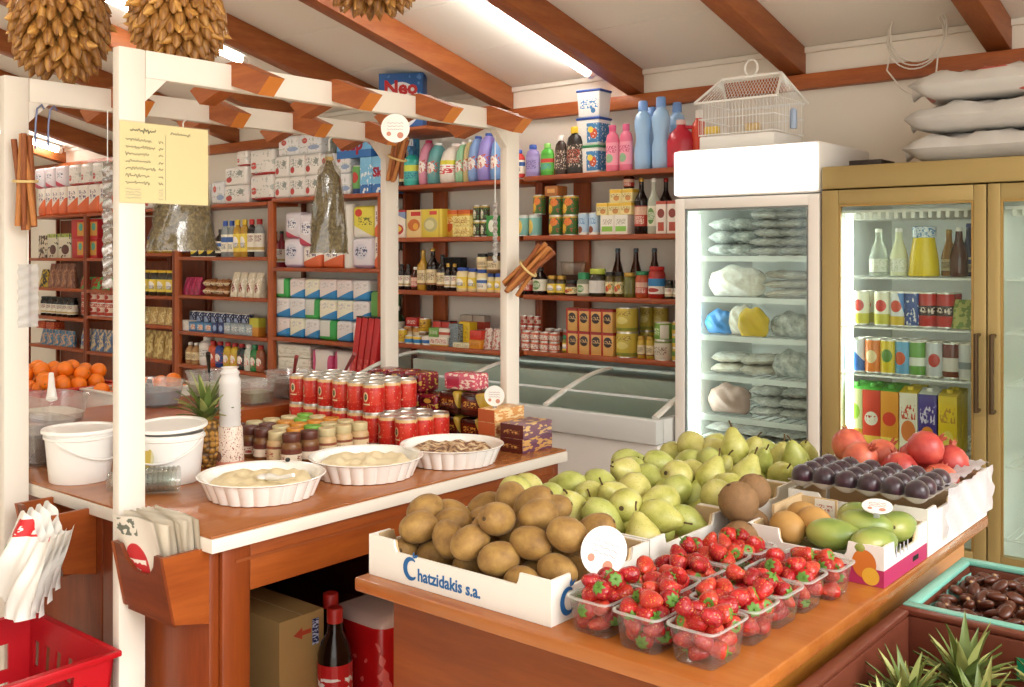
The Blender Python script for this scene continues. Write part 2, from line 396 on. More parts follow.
DESC = {'A': 'pine wall shelves beside the white freezer', 'B': 'pine wall shelves holding sauces and boxed mixes in front of the far pergola post', 'C': 'pine wall shelves full of paper packs beside the red tubes',
        'D': 'pine wall shelves with soap and detergent bottles at mid wall', 'E': 'narrow pine wall shelves behind the yellow price sheet', 'F': 'dark pine wall shelves at the far end beyond the oranges', 'G': 'dark pine wall shelves with red packets beyond the oranges'}
for k, (x0, x1) in BAY.items():
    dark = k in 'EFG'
    r = put([('shelf_unit', None)], DESC[k], 'shelf', ((x0+x1)/2, YW, 0))
    off = Matrix.Translation((-(x0+x1)/2, -YW, 0))
    def sp(name, mb, m, bev=.003):
        me = mb.mesh(name, m, 30, bev); me.transform(off); link(name, me, r)
    zb = 0.0
    for xx in (x0-.012, x1-.012):
        if k == 'D' and xx > x0: continue
        if k in 'AB' :
            sp('upright', MB().span((xx, YF+.16, 1.03), (xx+.024, YBK, 2.02)), w_upd)
            continue
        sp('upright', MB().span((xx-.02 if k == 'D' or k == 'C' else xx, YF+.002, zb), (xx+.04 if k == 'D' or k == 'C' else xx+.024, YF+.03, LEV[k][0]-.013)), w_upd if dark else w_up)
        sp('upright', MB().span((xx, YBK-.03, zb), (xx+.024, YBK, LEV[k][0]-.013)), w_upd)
    if k in 'AB': sp('upright', MB().span((x0+.135, YBK-.02, 1.03), (x0+.235, YBK+.005, 2.02)), w_up)
    for z in LEV[k] + ([.45, .1] if k in 'CDEFG' else []):
        y0 = YF + (.031 if k not in 'AB' and z != LEV[k][0] else 0)
        sp('shelf', MB().span((x0+.013, y0-.03 if k not in 'AB' and z != LEV[k][0] else y0, z-.024), (x1-.013, YBK-.031 if k not in 'AB' else YBK, z)), w_sh)
    if dark: sp('back_board', MB().span((x0+.014, YBK+.001, 0), (x1-.014, YBK+.012, LEV[k][0]-.03)), w_upd, 0)  # the narrow bay's board is added to darken the gaps behind its goods
# ================================================================== FRIDGES
m_wh = mat('appliance white', '#f2efe9', .35)
m_whi = mat('appliance inside', '#f4f4ef', .5)
m_gold = mat('champagne metal', '#a9935e', .4, .3, var=.03, vs=2)
m_goldd = mat('champagne edge', '#a8884c', .4, .4)
m_glow = mat('fridge lamp', '#f8fffb', .4, emit=11.0)
m_sign = mat('lit sign', '#fffdfa', .4, emit=1.7)
m_glass = clear('door glass', '#f7fdfa', .10)
m_gasket = mat('grey gasket', '#7e8482', .6)
m_black = mat('black plastic', '#16150f', .4)
m_bronze = mat('handle bronze', '#4d3a22', .35, .6)
m_wire = mat('white wire', '#f4f6f2', .4)
m_chrome = mat('shelf strip', '#f2f7f6', .25)
FY = 3.57
def shell(x0, x1, y0, y1, z0, z1, t):
    b = MB()
    b.span((x0, y0, z0), (x0+t, y1, z1)); b.span((x1-t, y0, z0), (x1, y1, z1)); b.span((x0+t+.0005, y1-t, z0), (x1-t-.0005, y1, z1))
    b.span((x0+t+.0005, y0, z0), (x1-t-.0005, y1-t-.0005, z0+t)); b.span((x0+t+.0005, y0, z1-t), (x1-t-.0005, y1-t-.0005, z1)); return b
# white upright freezer
WX0, WX1 = -2.105, -1.50
wf = put([('display_freezer', None)], 'tall white glass door freezer with blank lit sign on top', 'freezer', ((WX0+WX1)/2, 3.9, 0))
def wpart(name, mb, m, bev=.003, par=None, sm=30):
    me = mb.mesh(name, m, sm, bev); me.transform(Matrix.Translation((-(WX0+WX1)/2, -3.9, 0))); return link(name, me, par or wf)
wpart('body', shell(WX0, WX1, FY+.045, 4.22, .08, 1.79, .03), m_wh, 0)
wpart('inner_liner', shell(WX0+.0305, WX1-.0305, FY+.046, 4.189, .1105, 1.759, .004), m_whi, 0)
d = wpart('door', MB().span((WX0, FY, .09), (WX0+.042, FY+.04, 1.785)).span((WX1-.042, FY, .09), (WX1, FY+.04, 1.785)).span((WX0+.0422, FY, 1.745), (WX1-.0422, FY+.04, 1.785)).span((WX0+.0422, FY, .09), (WX1-.0422, FY+.04, .16)), mat('door frame white', '#ece6df', .4), .002)
wpart('glass', MB().span((WX0+.042, FY+.016, .16), (WX1-.042, FY+.02, 1.745)), m_glass, 0, d)
wpart('gasket', MB().span((WX0+.0425, FY+.005, .16), (WX0+.050, FY+.015, 1.745)).span((WX1-.050, FY+.005, .16), (WX1-.0425, FY+.015, 1.745)).span((WX0+.0502, FY+.005, 1.737), (WX1-.0502, FY+.015, 1.745)), m_gasket, 0, d)
hood = wpart('sign_box', MB().span((WX0-.004, FY+.004, 1.7925), (WX1, 4.08, 1.982)), m_wh, .012)
wpart('lit_panel', MB().span((WX0, FY-.012, 1.80), (WX1-.008, FY+.0035, 1.975)), m_sign, .006, hood)
wpart('lamp', MB().tube([(WX0+.06, FY+.075, .2), (WX0+.06, FY+.075, 1.72)], .012, 10), m_glow, 0)
wpart('plinth', MB().span((WX0+.02, FY+.06, 0), (WX1-.02, 4.2, .0795)), m_black, 0)
WSH = [1.556, 1.392, 1.237, 1.078, .915, .74, .56, .38]
for z in WSH:
    b = MB().span((WX0+.045, FY+.075, z-.022), (WX1-.045, FY+.087, z))
    for k in range(12): b.tube([(WX0+.05+k*.043, FY+.088, z-.006), (WX0+.05+k*.043, 4.18, z-.006)], .0025, 5)
    b.tube([(WX0+.045, 4.17, z-.010), (WX1-.045, 4.17, z-.010)], .003, 5)
    wpart('shelf', b, m_chrome, 0)
# gold double fridge
GX0, GXM, GX1 = -1.49, -.925, -.36
gf = put([('drinks_fridge', None)], 'champagne gold double door drinks fridge with dark bar handles', 'fridge', ((GX0+GX1)/2, 3.9, 0))
def gpart(name, mb, m, bev=.003, par=None, sm=30):
    me = mb.mesh(name, m, sm, bev); me.transform(Matrix.Translation((-(GX0+GX1)/2, -3.9, 0))); return link(name, me, par or gf)
gpart('body', shell(GX0, GX1, FY+.045, 4.24, .1, 1.795, .03), m_gold, 0)
gpart('header', MB().span((GX0, FY+.002, 1.8), (GX1, 4.24, 1.882)), m_gold, .004)
gpart('plinth', MB().span((GX0+.02, FY+.05, 0), (GX1-.02, 4.2, .0995)), m_black, 0)
gpart('inner_liner', shell(GX0+.0305, GX1-.0305, FY+.046, 4.209, .1305, 1.764, .004), m_whi, 0)
gpart('lower_panel', MB().span((GX0, FY+.004, .1), (GX1, FY+.04, .48)), m_gold, .004)
gpart('divider', MB().span((GXM-.012, FY+.05, .135), (GXM+.012, 4.20, 1.76)), m_whi, 0)
for a, bb, side in ((GX0, GXM-.002, 1), (GXM+.002, GX1, 0)):
    w = .062 if side else .04; w2 = .04 if side else .062
    d = gpart('door', MB().span((a, FY, .485), (a+w, FY+.04, 1.795)).span((bb-w2, FY, .485), (bb, FY+.04, 1.795)).span((a+w+.0002, FY, 1.742), (bb-w2-.0002, FY+.04, 1.795)).span((a+w+.0002, FY, .485), (bb-w2-.0002, FY+.04, .57)), m_gold, .003)
    gpart('glass', MB().span((a+w, FY+.016, .57), (bb-w2, FY+.02, 1.742)), m_glass, 0, d)
    gpart('gasket', MB().span((a+w+.0005, FY+.003, .57), (a+w+.007, FY+.015, 1.742)).span((bb-w2-.007, FY+.003, .57), (bb-w2-.0005, FY+.015, 1.742)).span((a+w+.0072, FY+.003, 1.735), (bb-w2-.0072, FY+.015, 1.742)), m_goldd, 0, d)
    hx = bb-.022 if side else a+.022
    hb = MB().tube([(hx, FY-.035, 1.04), (hx, FY-.035, 1.30)], .008, 10)
    for z in (1.045, 1.295): hb.tube([(hx, FY-.035, z), (hx, FY-.0005, z)], .007, 8)
    gpart('handle', hb, m_bronze, 0, d)
    gpart('lamp', MB().tube([((a+.075) if side else (bb-.075), FY+.075, .3), ((a+.075) if side else (bb-.075), FY+.075, 1.70)], .012, 10), m_glow, 0)
    gl = MB().span((a+.04, FY+.06, 1.712), (bb-.04, FY+.35, 1.722))
    for k in range(16):
        xx = a+.06+k*(bb-a-.12)/15; gl.span((xx, FY+.07, 1.690), (xx+.012, FY+.34, 1.7118))
    gpart('vent_grille', gl, mat('vent grey', '#efede6', .5), 0)
    for z in (1.4845, 1.305, 1.132, .863, .62, .30):
        b = MB()
        for k in range(20):
            xx = a+.045+k*(bb-a-.09)/19; b.tube([(xx, FY+.06, z-.003), (xx, 4.19, z-.003)], .0022, 5)
        for y in (FY+.062, FY+.3, 4.185): b.tube([(a+.04, y, z-.008), (bb-.04, y, z-.008)], .0035, 6)
        gpart('shelf', b, m_wire, 0)
# chest freezer
CX0, CX1, CY0, CY1 = -4.02, -2.125, 3.45, 4.02
cf = put([('chest_freezer', None)], 'low white chest freezer with curved glass lids below the wall shelves', 'freezer', ((CX0+CX1)/2, 3.73, 0))
def fpart(name, mb, m, bev=.003, sm=30):
    me = mb.mesh(name, m, sm, bev); me.transform(Matrix.Translation((-(CX0+CX1)/2, -3.73, 0))); return link(name, me, cf)
m_cf = mat('freezer enamel', '#e2ded8', .4)
fpart('body', MB().span((CX0, CY0+.02, .06), (CX1, CY0+.055, .80)).span((CX0, CY1-.035, .06), (CX1, CY1, .80)).span((CX0, CY0+.0552, .06), (CX0+.035, CY1-.0352, .80)).span((CX1-.035, CY0+.0552, .06), (CX1, CY1-.0352, .80)).span((CX0+.0352, CY0+.0552, .5), (CX1-.0352, CY1-.0352, .53)), m_cf, .006)
fpart('rim', MB().span((CX0-.005, CY0, .802), (CX1+.005, CY0+.06, .90)).span((CX0-.005, CY1-.04, .802), (CX1+.005, CY1, .985)).span((CX0-.005, CY0+.0602, .802), (CX0+.035, CY1-.0402, .90)).span((CX1-.035, CY0+.0602, .802), (CX1+.005, CY1-.0402, .90)), mat('freezer rim', '#d6d7d4', .4), .008)
fpart('foot', MB().span((CX0+.1, CY0+.06, 0), (CX1-.1, CY1-.06, .0595)), m_black, 0)
def lidz(f): return .902 + .115*math.sin(min(1, f*1.02)*PI*.5)
ys = [CY0+.03 + (CY1-CY0-.055)*k/14 for k in range(15)]
for k, x in enumerate((CX0+.02, -3.30, -2.70, CX1-.02)):
    b = MB().tube([(x, y, lidz(i/14)+.004) for i, y in enumerate(ys)], .016, 8, flat=.6); fpart('lid_arm', b, mat('lid arm plastic', '#dcdbd2', .4), 0)
for i, (xa, xb) in enumerate(((CX0+.03, -3.31), (-3.29, -2.71), (-2.69, CX1-.03))):
    b = MB().grid(lambda u, v: (xa+(xb-xa)*u, ys[0]+(ys[-1]-ys[0])*v, lidz(v)), 1, 14); fpart('glass_lid', b, clear('lid glass', '#e6f2ec', .14), 0, None)
    fpart('lid_bar', MB().span((xa, ys[4]-.004, lidz(4/14)+.001), (xb, ys[4]+.008, lidz(4/14)+.010)), mat('bright bar', '#f4f8f8', .2, .1), 0)
    fpart('lid_rail', MB().span((xa, ys[-1]-.012, lidz(1)+.001), (xb, ys[-1]+.01, lidz(1)+.012)), mat('pale rail', '#cfe3e0', .3), 0)
fpart('back_splash', MB().span((CX0, 4.24, .90), (CX1+.25, 4.29, 1.035)), mat('pale panel', '#cfd9d2', .5), 0)  # pale green strip along the wall behind the freezer
# ================================================================== PRODUCT SHAPES (each returns parts: body first)
m_tin = mat('tin metal', '#cfcac0', .3, .8)
m_capw = mat('white cap', '#efece6', .45); m_capk = mat('black cap', '#191715', .4); m_capr = mat('red cap', '#b3221c', .4)
m_capg = mat('gold cap', '#b8923f', .35, .5); m_capgr = mat('green cap', '#2f8a5a', .45); m_capb = mat('blue cap', '#2b4ea0', .45); m_capy = mat('yellow cap', '#e3c02f', .45)
_PC = {}
def cached(fn):
    def w(*a):
        k = (fn.__name__,) + tuple(x.name if isinstance(x, bpy.types.Material) else x for x in a)
        if k not in _PC: _PC[k] = fn(*a)
        return _PC[k]
    return w
def q(x): return round(x, 4)
@cached
def can(r, h, m):
    body = MB().lathe([(r*.94, .004), (r, .010), (r, h-.010), (r*.95, h-.004)], 18).slot(1).lathe([(0, .003), (r*.9, .003), (r*.92, 0), (r*.95, 0), (r*.94, .004)], 18).mesh('can', [m, m_tin], 40)
    ends = MB().lathe([(r*.955, h-.0045), (r*.95, h), (r*.90, h), (r*.88, h-.003), (0, h-.003)], 18).mesh('lid', m_tin, 40)
    return [('can', body), ('lid', ends)]
@cached
def jar(r, h, mb, ml, mc, caph):
    s = h-caph
    body = MB().lathe([(0, 0), (r*.9, 0), (r, r*.12), (r, s*.80), (r*.93, s*.90), (r*.78, s*.97), (r*.78, s)], 18).mesh('jar', mb, 50)
    cap = MB().lathe([(r*.86, s-.002), (r*.88, s), (r*.88, h-.003), (r*.84, h), (0, h)], 18).mesh('lid', mc, 40)
    lab = MB().lathe([(r+.0006, s*.16), (r+.0006, s*.70)], 18).mesh('paper_label', ml, None, fix=False)
    return [('jar', body), ('lid', cap), ('paper_label', lab)]
@cached
def bottle(r, h, mb, ml, mc, kind):
    if kind == 'wine': p = [(0, 0), (r*.9, 0), (r, r*.15), (r, h*.56), (r*.92, h*.63), (r*.55, h*.71), (r*.36, h*.78), (r*.33, h*.93)]
    elif kind == 'cone': p = [(0, 0), (r*.9, 0), (r, r*.15), (r, h*.40), (r*.8, h*.55), (r*.42, h*.75), (r*.36, h*.92)]
    elif kind == 'sauce': p = [(0, 0), (r*.92, 0), (r, r*.2), (r, h*.62), (r*.8, h*.72), (r*.45, h*.8), (r*.42, h*.88)]
    elif kind == 'shampoo': p = [(0, 0), (r*.9, 0), (r, r*.2), (r*.98, h*.4), (r, h*.66), (r*.85, h*.78), (r*.5, h*.84), (r*.45, h*.86)]
    else: p = [(0, 0), (r*.9, 0), (r, r*.2), (r, h*.78), (r*.6, h*.86), (r*.5, h*.88)]
    sy = .62 if kind == 'shampoo' else 1.0
    body = MB().lathe(p, 18, sy=sy).mesh('bottle', mb, 50)
    rt, zt = p[-1]; rt *= 1.12
    cap = MB().lathe([(0, zt), (rt, zt), (rt, h-.004), (rt*.85, h), (0, h)], 14, sy=max(sy, .8)).mesh('cap', mc, 40)
    z0, z1 = {'wine': (.14, .50), 'cone': (.08, .36), 'sauce': (.14, .56), 'shampoo': (.14, .62)}.get(kind, (.2, .7))
    k = 1.006 if kind != 'shampoo' else 1.012
    lab = MB().lathe([(r*k, h*z0), (r*k, h*z1)], 18, sy=sy*1.004).mesh('paper_label', ml, None, fix=False)
    return [('bottle', body), ('cap', cap), ('paper_label', lab)]
@cached
def big_bottle(r, h, mb, mc):
    p = [(0, 0), (r*.85, 0), (r*.97, r*.12), (r, h*.10), (r, h*.30), (r*.80, h*.42), (r*.84, h*.50), (r*1.0, h*.62), (r*.98, h*.72), (r*.80, h*.80), (r*.5, h*.84), (r*.48, h*.86)]
    body = MB().lathe(p, 22, sy=.8).mesh('bottle', mb, 60)
    cap = MB().lathe([(0, h*.86), (r*.54, h*.86), (r*.5, h*.985), (r*.42, h), (0, h)], 18).mesh('cap', mc, 40)
    return [('bottle', body), ('cap', cap)]
@cached
def flat_bottle(w, h, mb, ml, mc):
    """laundry liquid: tall tear-shaped flat bottle seen edge on"""
    f = [(0, 0), (.80, .0), (.96, .04), (1.0, .25), (.95, .55), (.78, .78), (.5, .90), (.32, .94)]
    body = MB().lathe([(a*w/2, b*h) for a, b in f], 16, sy=1.7).mesh('bottle', mb, 60)
    cap = MB().lathe([(0, h*.94), (w*.2, h*.94), (w*.19, h*.995), (w*.15, h), (0, h)], 12, sy=1.4).mesh('cap', mc, 40)
    lab = MB().lathe([(w*.502, h*.22), (w*.478, h*.56)], 16, sy=1.704).mesh('paper_label', ml, None, fix=False)
    return [('bottle', body), ('cap', cap), ('paper_label', lab)]
@cached
def carton(w, d, h, m, bev=.002):
    return [('box', MB().box((0, 0, h/2), (w, d, h)).mesh('box', m, 30, bev))]
@cached
def pack(w, d, h, m, seed=0):
    """soft film-wrapped pack"""
    b = MB().box((0, 0, h/2), (w, d, h)).mesh('pack', m, None, min(w, h, d)*.16, 3)
    for v in b.vertices:
        n = math.sin(v.co.x*61+seed)*math.cos(v.co.z*53+seed*2)*.0025
        v.co.y += n; 
        if v.co.z > .02: v.co.z += n*.6
    b.shade_smooth(); return [('pack', b)]
@cached
def pillow(w, d, h, m, seed=0, lie=False):
    """bag of food: swollen middle, pinched top and bottom edges"""
    def f(sgn):
        def g(u, v):
            e = (max(0, 1-(2*u-1)**4)**.5)*(max(0, 1-(2*v-1)**2)**.5)
            wob = .10*math.sin(u*9+seed)*math.cos(v*8+seed*1.7)
            return (w*(u-.5)*(1-.20*abs(2*v-1)**3)+.012*w*math.sin(v*11+seed*2), sgn*d/2*e*(1+wob+.12*math.sin(u*17+v*13+seed)), h*v*(1-v*(.20*(2*u-1)**2+.05*math.sin(u*12+seed*3))))
        return g
    b = MB().grid(f(-1), 14, 12).grid(f(1), 14, 12)
    me = b.mesh('bag', m, 80)
    if lie:
        for v in me.vertices: v.co = Vector((v.co.x, v.co.z-h/2, v.co.y+d/2*.98))
    return [('bag', me)]
@cached
def pouch(w, d, h, m, seed=0):
    """stand-up bag with flat bottom and crimped top"""
    def g(u, v):
        a = 2*PI*u; k = 1-v**2.2
        x = w/2*math.copysign(abs(math.cos(a))**.6, math.cos(a))*(1-.05*math.sin(PI*v)); y = d/2*math.copysign(abs(math.sin(a))**.6, math.sin(a))*(k*.98+.02)
        n = 1+.06*math.sin(5*a+seed+7*v)
        return (x*n, y*n, h*v)
    b = MB().grid(g, 20, 8); b.add([(w/2*.9*math.cos(2*PI*i/12), d/2*.9*math.sin(2*PI*i/12), .0005) for i in range(12)], [tuple(range(12))])
    return [('bag', b.mesh('bag', m, 80))]
@cached
def tub(w, d, h, m, ml):
    b = MB(); k = .9
    vs = [(-w/2*k,-d/2*k,0),(w/2*k,-d/2*k,0),(w/2*k,d/2*k,0),(-w/2*k,d/2*k,0),(-w/2,-d/2,h*.92),(w/2,-d/2,h*.92),(w/2,d/2,h*.92),(-w/2,d/2,h*.92)]
    b.add(vs, [(0,3,2,1),(4,5,6,7),(0,1,5,4),(1,2,6,5),(2,3,7,6),(3,0,4,7)])
    return [('tub', b.mesh('tub', m, 30, .008, 3)), ('lid', MB().box((0, 0, h*.955), (w*1.05, d*1.05, h*.085)).mesh('lid', ml, 30, .005, 2))]
@cached
def trigger(r, h, mb, ml, mc):
    p = bottle(r, h*.82, mb, ml, mc, 'shampoo')
    t = MB().box((0, -.008, h*.86), (.024, .07, h*.09)).box((0, -.035, h*.80), (.012, .012, h*.09)).tube([(0, 0, h*.70), (0, 0, h*.84)], .011, 10).mesh('trigger_head', mc, 40, .003)
    return [p[0], p[2], ('trigger_head', t)]
@cached
def jug(w, h, mb, mc):
    b = MB().lathe([(0, 0), (w*.46, 0), (w*.5, .01), (w*.5, h*.55), (w*.40, h*.72), (w*.17, h*.85), (w*.15, h*.9)], 20, sy=.62)
    b.tube([(w*.16, 0, h*.84), (w*.42, 0, h*.84), (w*.58, 0, h*.70), (w*.58, 0, h*.45), (w*.48, 0, h*.35)], w*.075, 10)
    return [('jug', b.mesh('jug', mb, 60)), ('cap', MB().lathe([(0, h*.9), (w*.18, h*.9), (w*.17, h), (0, h)], 14).mesh('cap', mc, 40))]
@cached
def roll(r, h, m):
    return [('paper_roll', MB().lathe([(r*.35, .01), (r*.35, 0), (r*.96, 0), (r, .004), (r, h-.004), (r*.96, h), (r*.35, h), (r*.35, h-.01)], 20).mesh('paper_roll', m, 40))]

def row(bay, lev, p0, p1, n, make, label, cat, group=None, stack=1, y=None, name=None, rows=1, dz=None, z=None, gap=.0, jit=.06, sy=None, shrink=.93):
    """a run of the same goods along a shelf between two photo columns; make(width) -> (parts, height)"""
    yy = y if y is not None else YF + .055
    z0 = z if z is not None else LEV[bay][lev]
    X0, X1 = XS(p0, yy), XS(p1, yy); cell = (X1-X0)/n
    parts, h = make(q(abs(cell)*shrink))
    if name: parts = [(name, parts[0][1])] + list(parts[1:])
    dd = max(abs(v.co.y) for v in parts[0][1].vertices)         # keep the goods between the front posts and the wall
    yy = min(max(yy, YF + (.034 if bay not in 'AB' else .006) + dd), (YBK - .034 if bay not in 'AB' else YBK - .022) - dd)
    tot = n*stack*rows; out = []
    for r in range(rows):
        for s in range(stack):
            for i in range(n):
                x = X0 + cell*(i+.5)
                out.append(put(parts, label, cat, (x, yy + r*(sy or .09), z0 + s*h + .0004*(s+1)), rnd.uniform(-jit, jit), (group or label) if tot > 1 else None))
    return out
# ================================================================== GOODS ON THE WALL SHELVES
R = row
glk = mat('dark bottle glass', '#1a0d0a', .12); glg = mat('green bottle glass', '#24361c', .12); glb = mat('brown bottle glass', '#3d1c0c', .12)
glc = mat('clear spirit glass', '#b9bfae', .1); oil = mat('golden oil', '#b58a2c', .15)
def C(h, m, ): return lambda w: (can(q(w/2), h, m), h)
def J(h, mb, ml, mc, caph=.016): return lambda w: (jar(q(w/2), h, mb, ml, mc, caph), h)
def B(h, mb, ml, mc, kind='wine'): return lambda w: (bottle(q(w/2), h, mb, ml, mc, kind), h)
def K(h, m, d=.12): return lambda w: (carton(w, d, h, m), h)
def PK(h, m, d=.18, seed=0): return lambda w: (pack(w, d, h, m, seed), h)
def PO(h, m, d=.07, seed=0): return lambda w: (pouch(w, d, h, m, seed), h)
def FB(h, mb, ml, mc): return lambda w: (flat_bottle(w, h, mb, ml, mc), h)
lab_red = pr('red label', '#b33a2c', ('band', .55, .95, '#d9b39a'), ('words', .1, .9, .1, .5, 22, '#efe2d0'))
lab_white = pr('white label', '#e8e2d2', ('words', .1, .9, .55, .9, 20, '#7a2a22'), ('band', .1, .25, '#b9a05a'))
lab_green = pr('green label', '#e6e3cf', ('disc', .5, .5, .3, .4, '#5f8a42'), ('words', .2, .8, .3, .7, 24, '#f0f0e0'))
lab_cream = pr('cream label', '#e0cfa4', ('words', .1, .9, .3, .8, 22, '#5d3218'), ('band', .0, .12, '#8c5a2a'))
lab_blue = pr('blue label', '#f0e9d4', ('band', .55, .85, '#3a63a8'), ('words', .15, .85, .15, .45, 22, '#44536e'))
lab_yel = pr('yellow label', '#ead14a', ('disc', .5, .55, .32, .3, '#f5f2e8'), ('words', .1, .9, .2, .5, 22, '#28468c'))
lab_mix = pr('fruit label', '#e9d8a6', ('disc', .4, .4, .25, .25, '#c8382a'), ('disc', .65, .6, .2, .2, '#e08a2c'), ('spots', 9, .6, '#5b7a34'))

# ---- bay A, top shelf: household bottles against the wall
R('A', 0, 513, 525, 1, B(.145, mat('red soap', '#c5342f', .3), lab_blue, m_capb, 'shampoo'), 'small red soap bottle with dark blue cap just past the far pergola post', 'bottle', name='soap_bottle')
R('A', 0, 526, 540, 1, B(.165, mat('lilac soap', '#9a8bc4', .35), pr('lilac print', '#a79bd0', ('words', .1, .9, .2, .8, 14, '#5d4f92')), m_capb, 'shampoo'), 'lilac shower gel bottle with blue cap between red and green bottles', 'bottle', name='soap_bottle')
R('A', 0, 541, 554, 1, B(.165, mat('lime soap', '#4fae3a', .35), pr('lime print', '#63b94a', ('band', .55, .8, '#c63c34'), ('words', .1, .9, .1, .5, 14, '#3d87c8')), mat('lime cap', '#8fd06a', .4), 'shampoo'), 'green shower gel bottle with red band on the detergent shelf', 'bottle', name='soap_bottle')
R('A', 0, 555, 567, 1, B(.20, mat('mocha bottle', '#3b2a22', .3), pr('mocha print', '#4a362c', ('spots', 12, .58, '#d9c9b5')), m_capw, 'shampoo'), 'dark brown bottle with white cap beside the green shower gel', 'bottle', name='fabric_bottle')
R('A', 0, 567, 584, 1, B(.235, mat('charcoal bottle', '#2a2522', .3), pr('charcoal print', '#3a3029', ('spots', 10, .56, '#cbbfae'), ('words', .1, .9, .2, .8, 16, '#a8452e')), m_capy, 'shampoo'), 'charcoal bottle with yellow cap next to the stacked white tubs', 'bottle', name='fabric_bottle')
tubp = pr('tub print', '#edece8', ('rect', .45, 1.0, .1, .85, '#3f7fb4'), ('disc', .75, .45, .16, .2, '#c9552f'), ('disc', .62, .6, .12, .12, '#e8d24c'), ('spots', 12, .62, '#f2f2ee'))
for i, (mm, ml, lb) in enumerate(((tubp, m_capgr, 'lowest'), (tubp, m_capb, 'middle'), (pr('tub print pale', '#f0efec', ('words', .15, .9, .3, .7, 9, '#4c8fc9'), ('disc', .7, .25, .1, .1, '#3f7fb4')), m_capb, 'topmost'))):
    p = aty(594, 178, 4.10); put(tub(.135, .11, .137, mm, ml), lb + ' white printed tub of the stack of three on the detergent shelf', 'tub', (p.x, 4.10, LEV['A'][0]+.0005+i*.1375), .05*(i-1))
R('A', 0, 606, 633, 2, B(.225, mat('pink soap', '#e0728f', .35), pr('pink print', '#eb9db2', ('words', .1, .9, .55, .85, 12, '#c43f6c'), ('disc', .4, .3, .3, .2, '#8fb88f')), mat('pink cap', '#d75c85', .4), 'shampoo'), 'pink cleaner bottle standing before the white tubs and pale blue bottles', 'bottle', 'pink cleaner bottles', name='cleaner_bottle')
mbl = mat('pale blue plastic', '#9fc3e6', .3, sub=.0); mcb = mat('cornflower cap', '#7ea6e0', .4)
for px, yy, s, lb in ((643, 4.06, 1.0, 'large pale blue bleach bottle standing next to the pink bottles'), (661, 4.06, 1.03, 'large pale blue bleach bottle standing next to the red jug'), (652, 4.20, .97, 'pale blue bleach bottle half hidden behind two larger ones'), (677, 4.20, 1.0, 'pale blue bleach bottle showing its cap over the red jug')):
    put([('bleach_bottle', big_bottle(.043, .325, mbl, mcb)[0][1]), big_bottle(.043, .325, mbl, mcb)[1]], lb, 'bottle', (XS(px, yy), yy, LEV['A'][0]+.0005), 0, scale=(s, s, s))
put(jug(.13, .22, mat('crimson plastic', '#bf2a3c', .3), mat('pale pink cap', '#e9c6c2', .5)), 'red handled detergent jug beside the pale blue bottles', 'jug', (XS(681, 4.07), 4.07, LEV['A'][0]+.0005), .3)
put(bottle(.036, .26, mat('orange plastic', '#d2472a', .3), mat('orange plastic plain', '#cf4226', .35), m_capw, 'shampoo'), 'orange red bottle with white cap next to the bird cage', 'bottle', (XS(699, 4.09), 4.09, LEV['A'][0]+.0005))
# ---- bay A, second shelf
teal = pr('teal tin', '#7fb7ad', ('disc', .35, .45, .3, .35, '#e3c45c'), ('band', .88, 1, '#cfd8d0'))
R('A', 1, 519, 541, 2, C(.108, teal), 'teal tin with yellow disc at the start of the second shelf beside the post', 'tin', 'teal tins', name='tin')
fruit = pr('fruit tin', '#3d6a2c', ('disc', .3, .35, .22, .25, '#e8b93a'), ('disc', .6, .7, .25, .2, '#d9772c'), ('band', .9, 1, '#c8a83c'), ('spots', 8, .62, '#c23a24'))
R('A', 1, 534, 545, 1, C(.098, fruit), 'fruit tin standing on the teal tins', 'tin', z=LEV['A'][1]+.1085, name='tin')
R('A', 1, 550, 578, 2, C(.098, fruit), 'green and yellow fruit tin in the block of four stacked tins', 'tin', 'block of fruit tins', stack=2, name='tin')
R('A', 1, 549, 563, 1, K(.05, pr('brown carton', '#a8652f', ('rect', .2, .8, .3, .7, '#d8a05a')), .08), 'small orange brown carton on top of the stacked fruit tins', 'carton', z=LEV['A'][1]+.1975, name='carton')
R('A', 1, 579, 600, 2, C(.108, pr('milk tin', '#b8d0e2', ('band', 0, .12, '#e9e4da'), ('disc', .4, .25, .25, .16, '#8a4a2e'), ('words', .15, .85, .5, .8, 12, '#5f8fc0'))), 'pale blue milk tin beside the white cartons', 'tin', 'pale blue milk tins', name='tin')
R('A', 1, 605, 633, 2, K(.092, pr('white carton', '#e9e4d6', ('rect', .1, .9, .15, .42, '#8bc04a'), ('words', .15, .85, .5, .8, 14, '#a59a84')), .09), 'white carton with green panel below the yellow cartons', 'carton', 'white cartons with green panels', name='carton')
ycart = pr('yellow carton', '#e6d79a', ('band', .7, .95, '#e2b93e'), ('disc', .6, .3, .25, .2, '#c98a4a'), ('words', .1, .9, .35, .65, 14, '#8d6a2a'))
R('A', 1, 600, 636, 3, K(.06, ycart, .07), 'small yellow carton stacked on the white cartons', 'carton', 'yellow cartons', z=LEV['A'][1]+.093, name='carton')
R('A', 1, 613, 637, 2, K(.062, ycart, .07), 'small yellow carton on the topmost layer beside the wine bottle', 'carton', 'topmost yellow cartons', z=LEV['A'][1]+.154, y=4.06, name='carton')
R('A', 1, 624, 634, 1, B(.085, glb, lab_red, m_capr, 'sauce'), 'small dark bottle with red cap perched above the yellow cartons', 'bottle', z=LEV['A'][1]+.217, y=4.08)
R('A', 1, 635, 648, 1, B(.265, glk, lab_red, m_capg), 'dark wine bottle with red label on the second shelf', 'bottle', name='wine_bottle')
R('A', 1, 648, 660, 1, B(.26, glc, lab_green, m_capw), 'clear spirit bottle between two dark wine bottles', 'bottle', name='spirit_bottle')
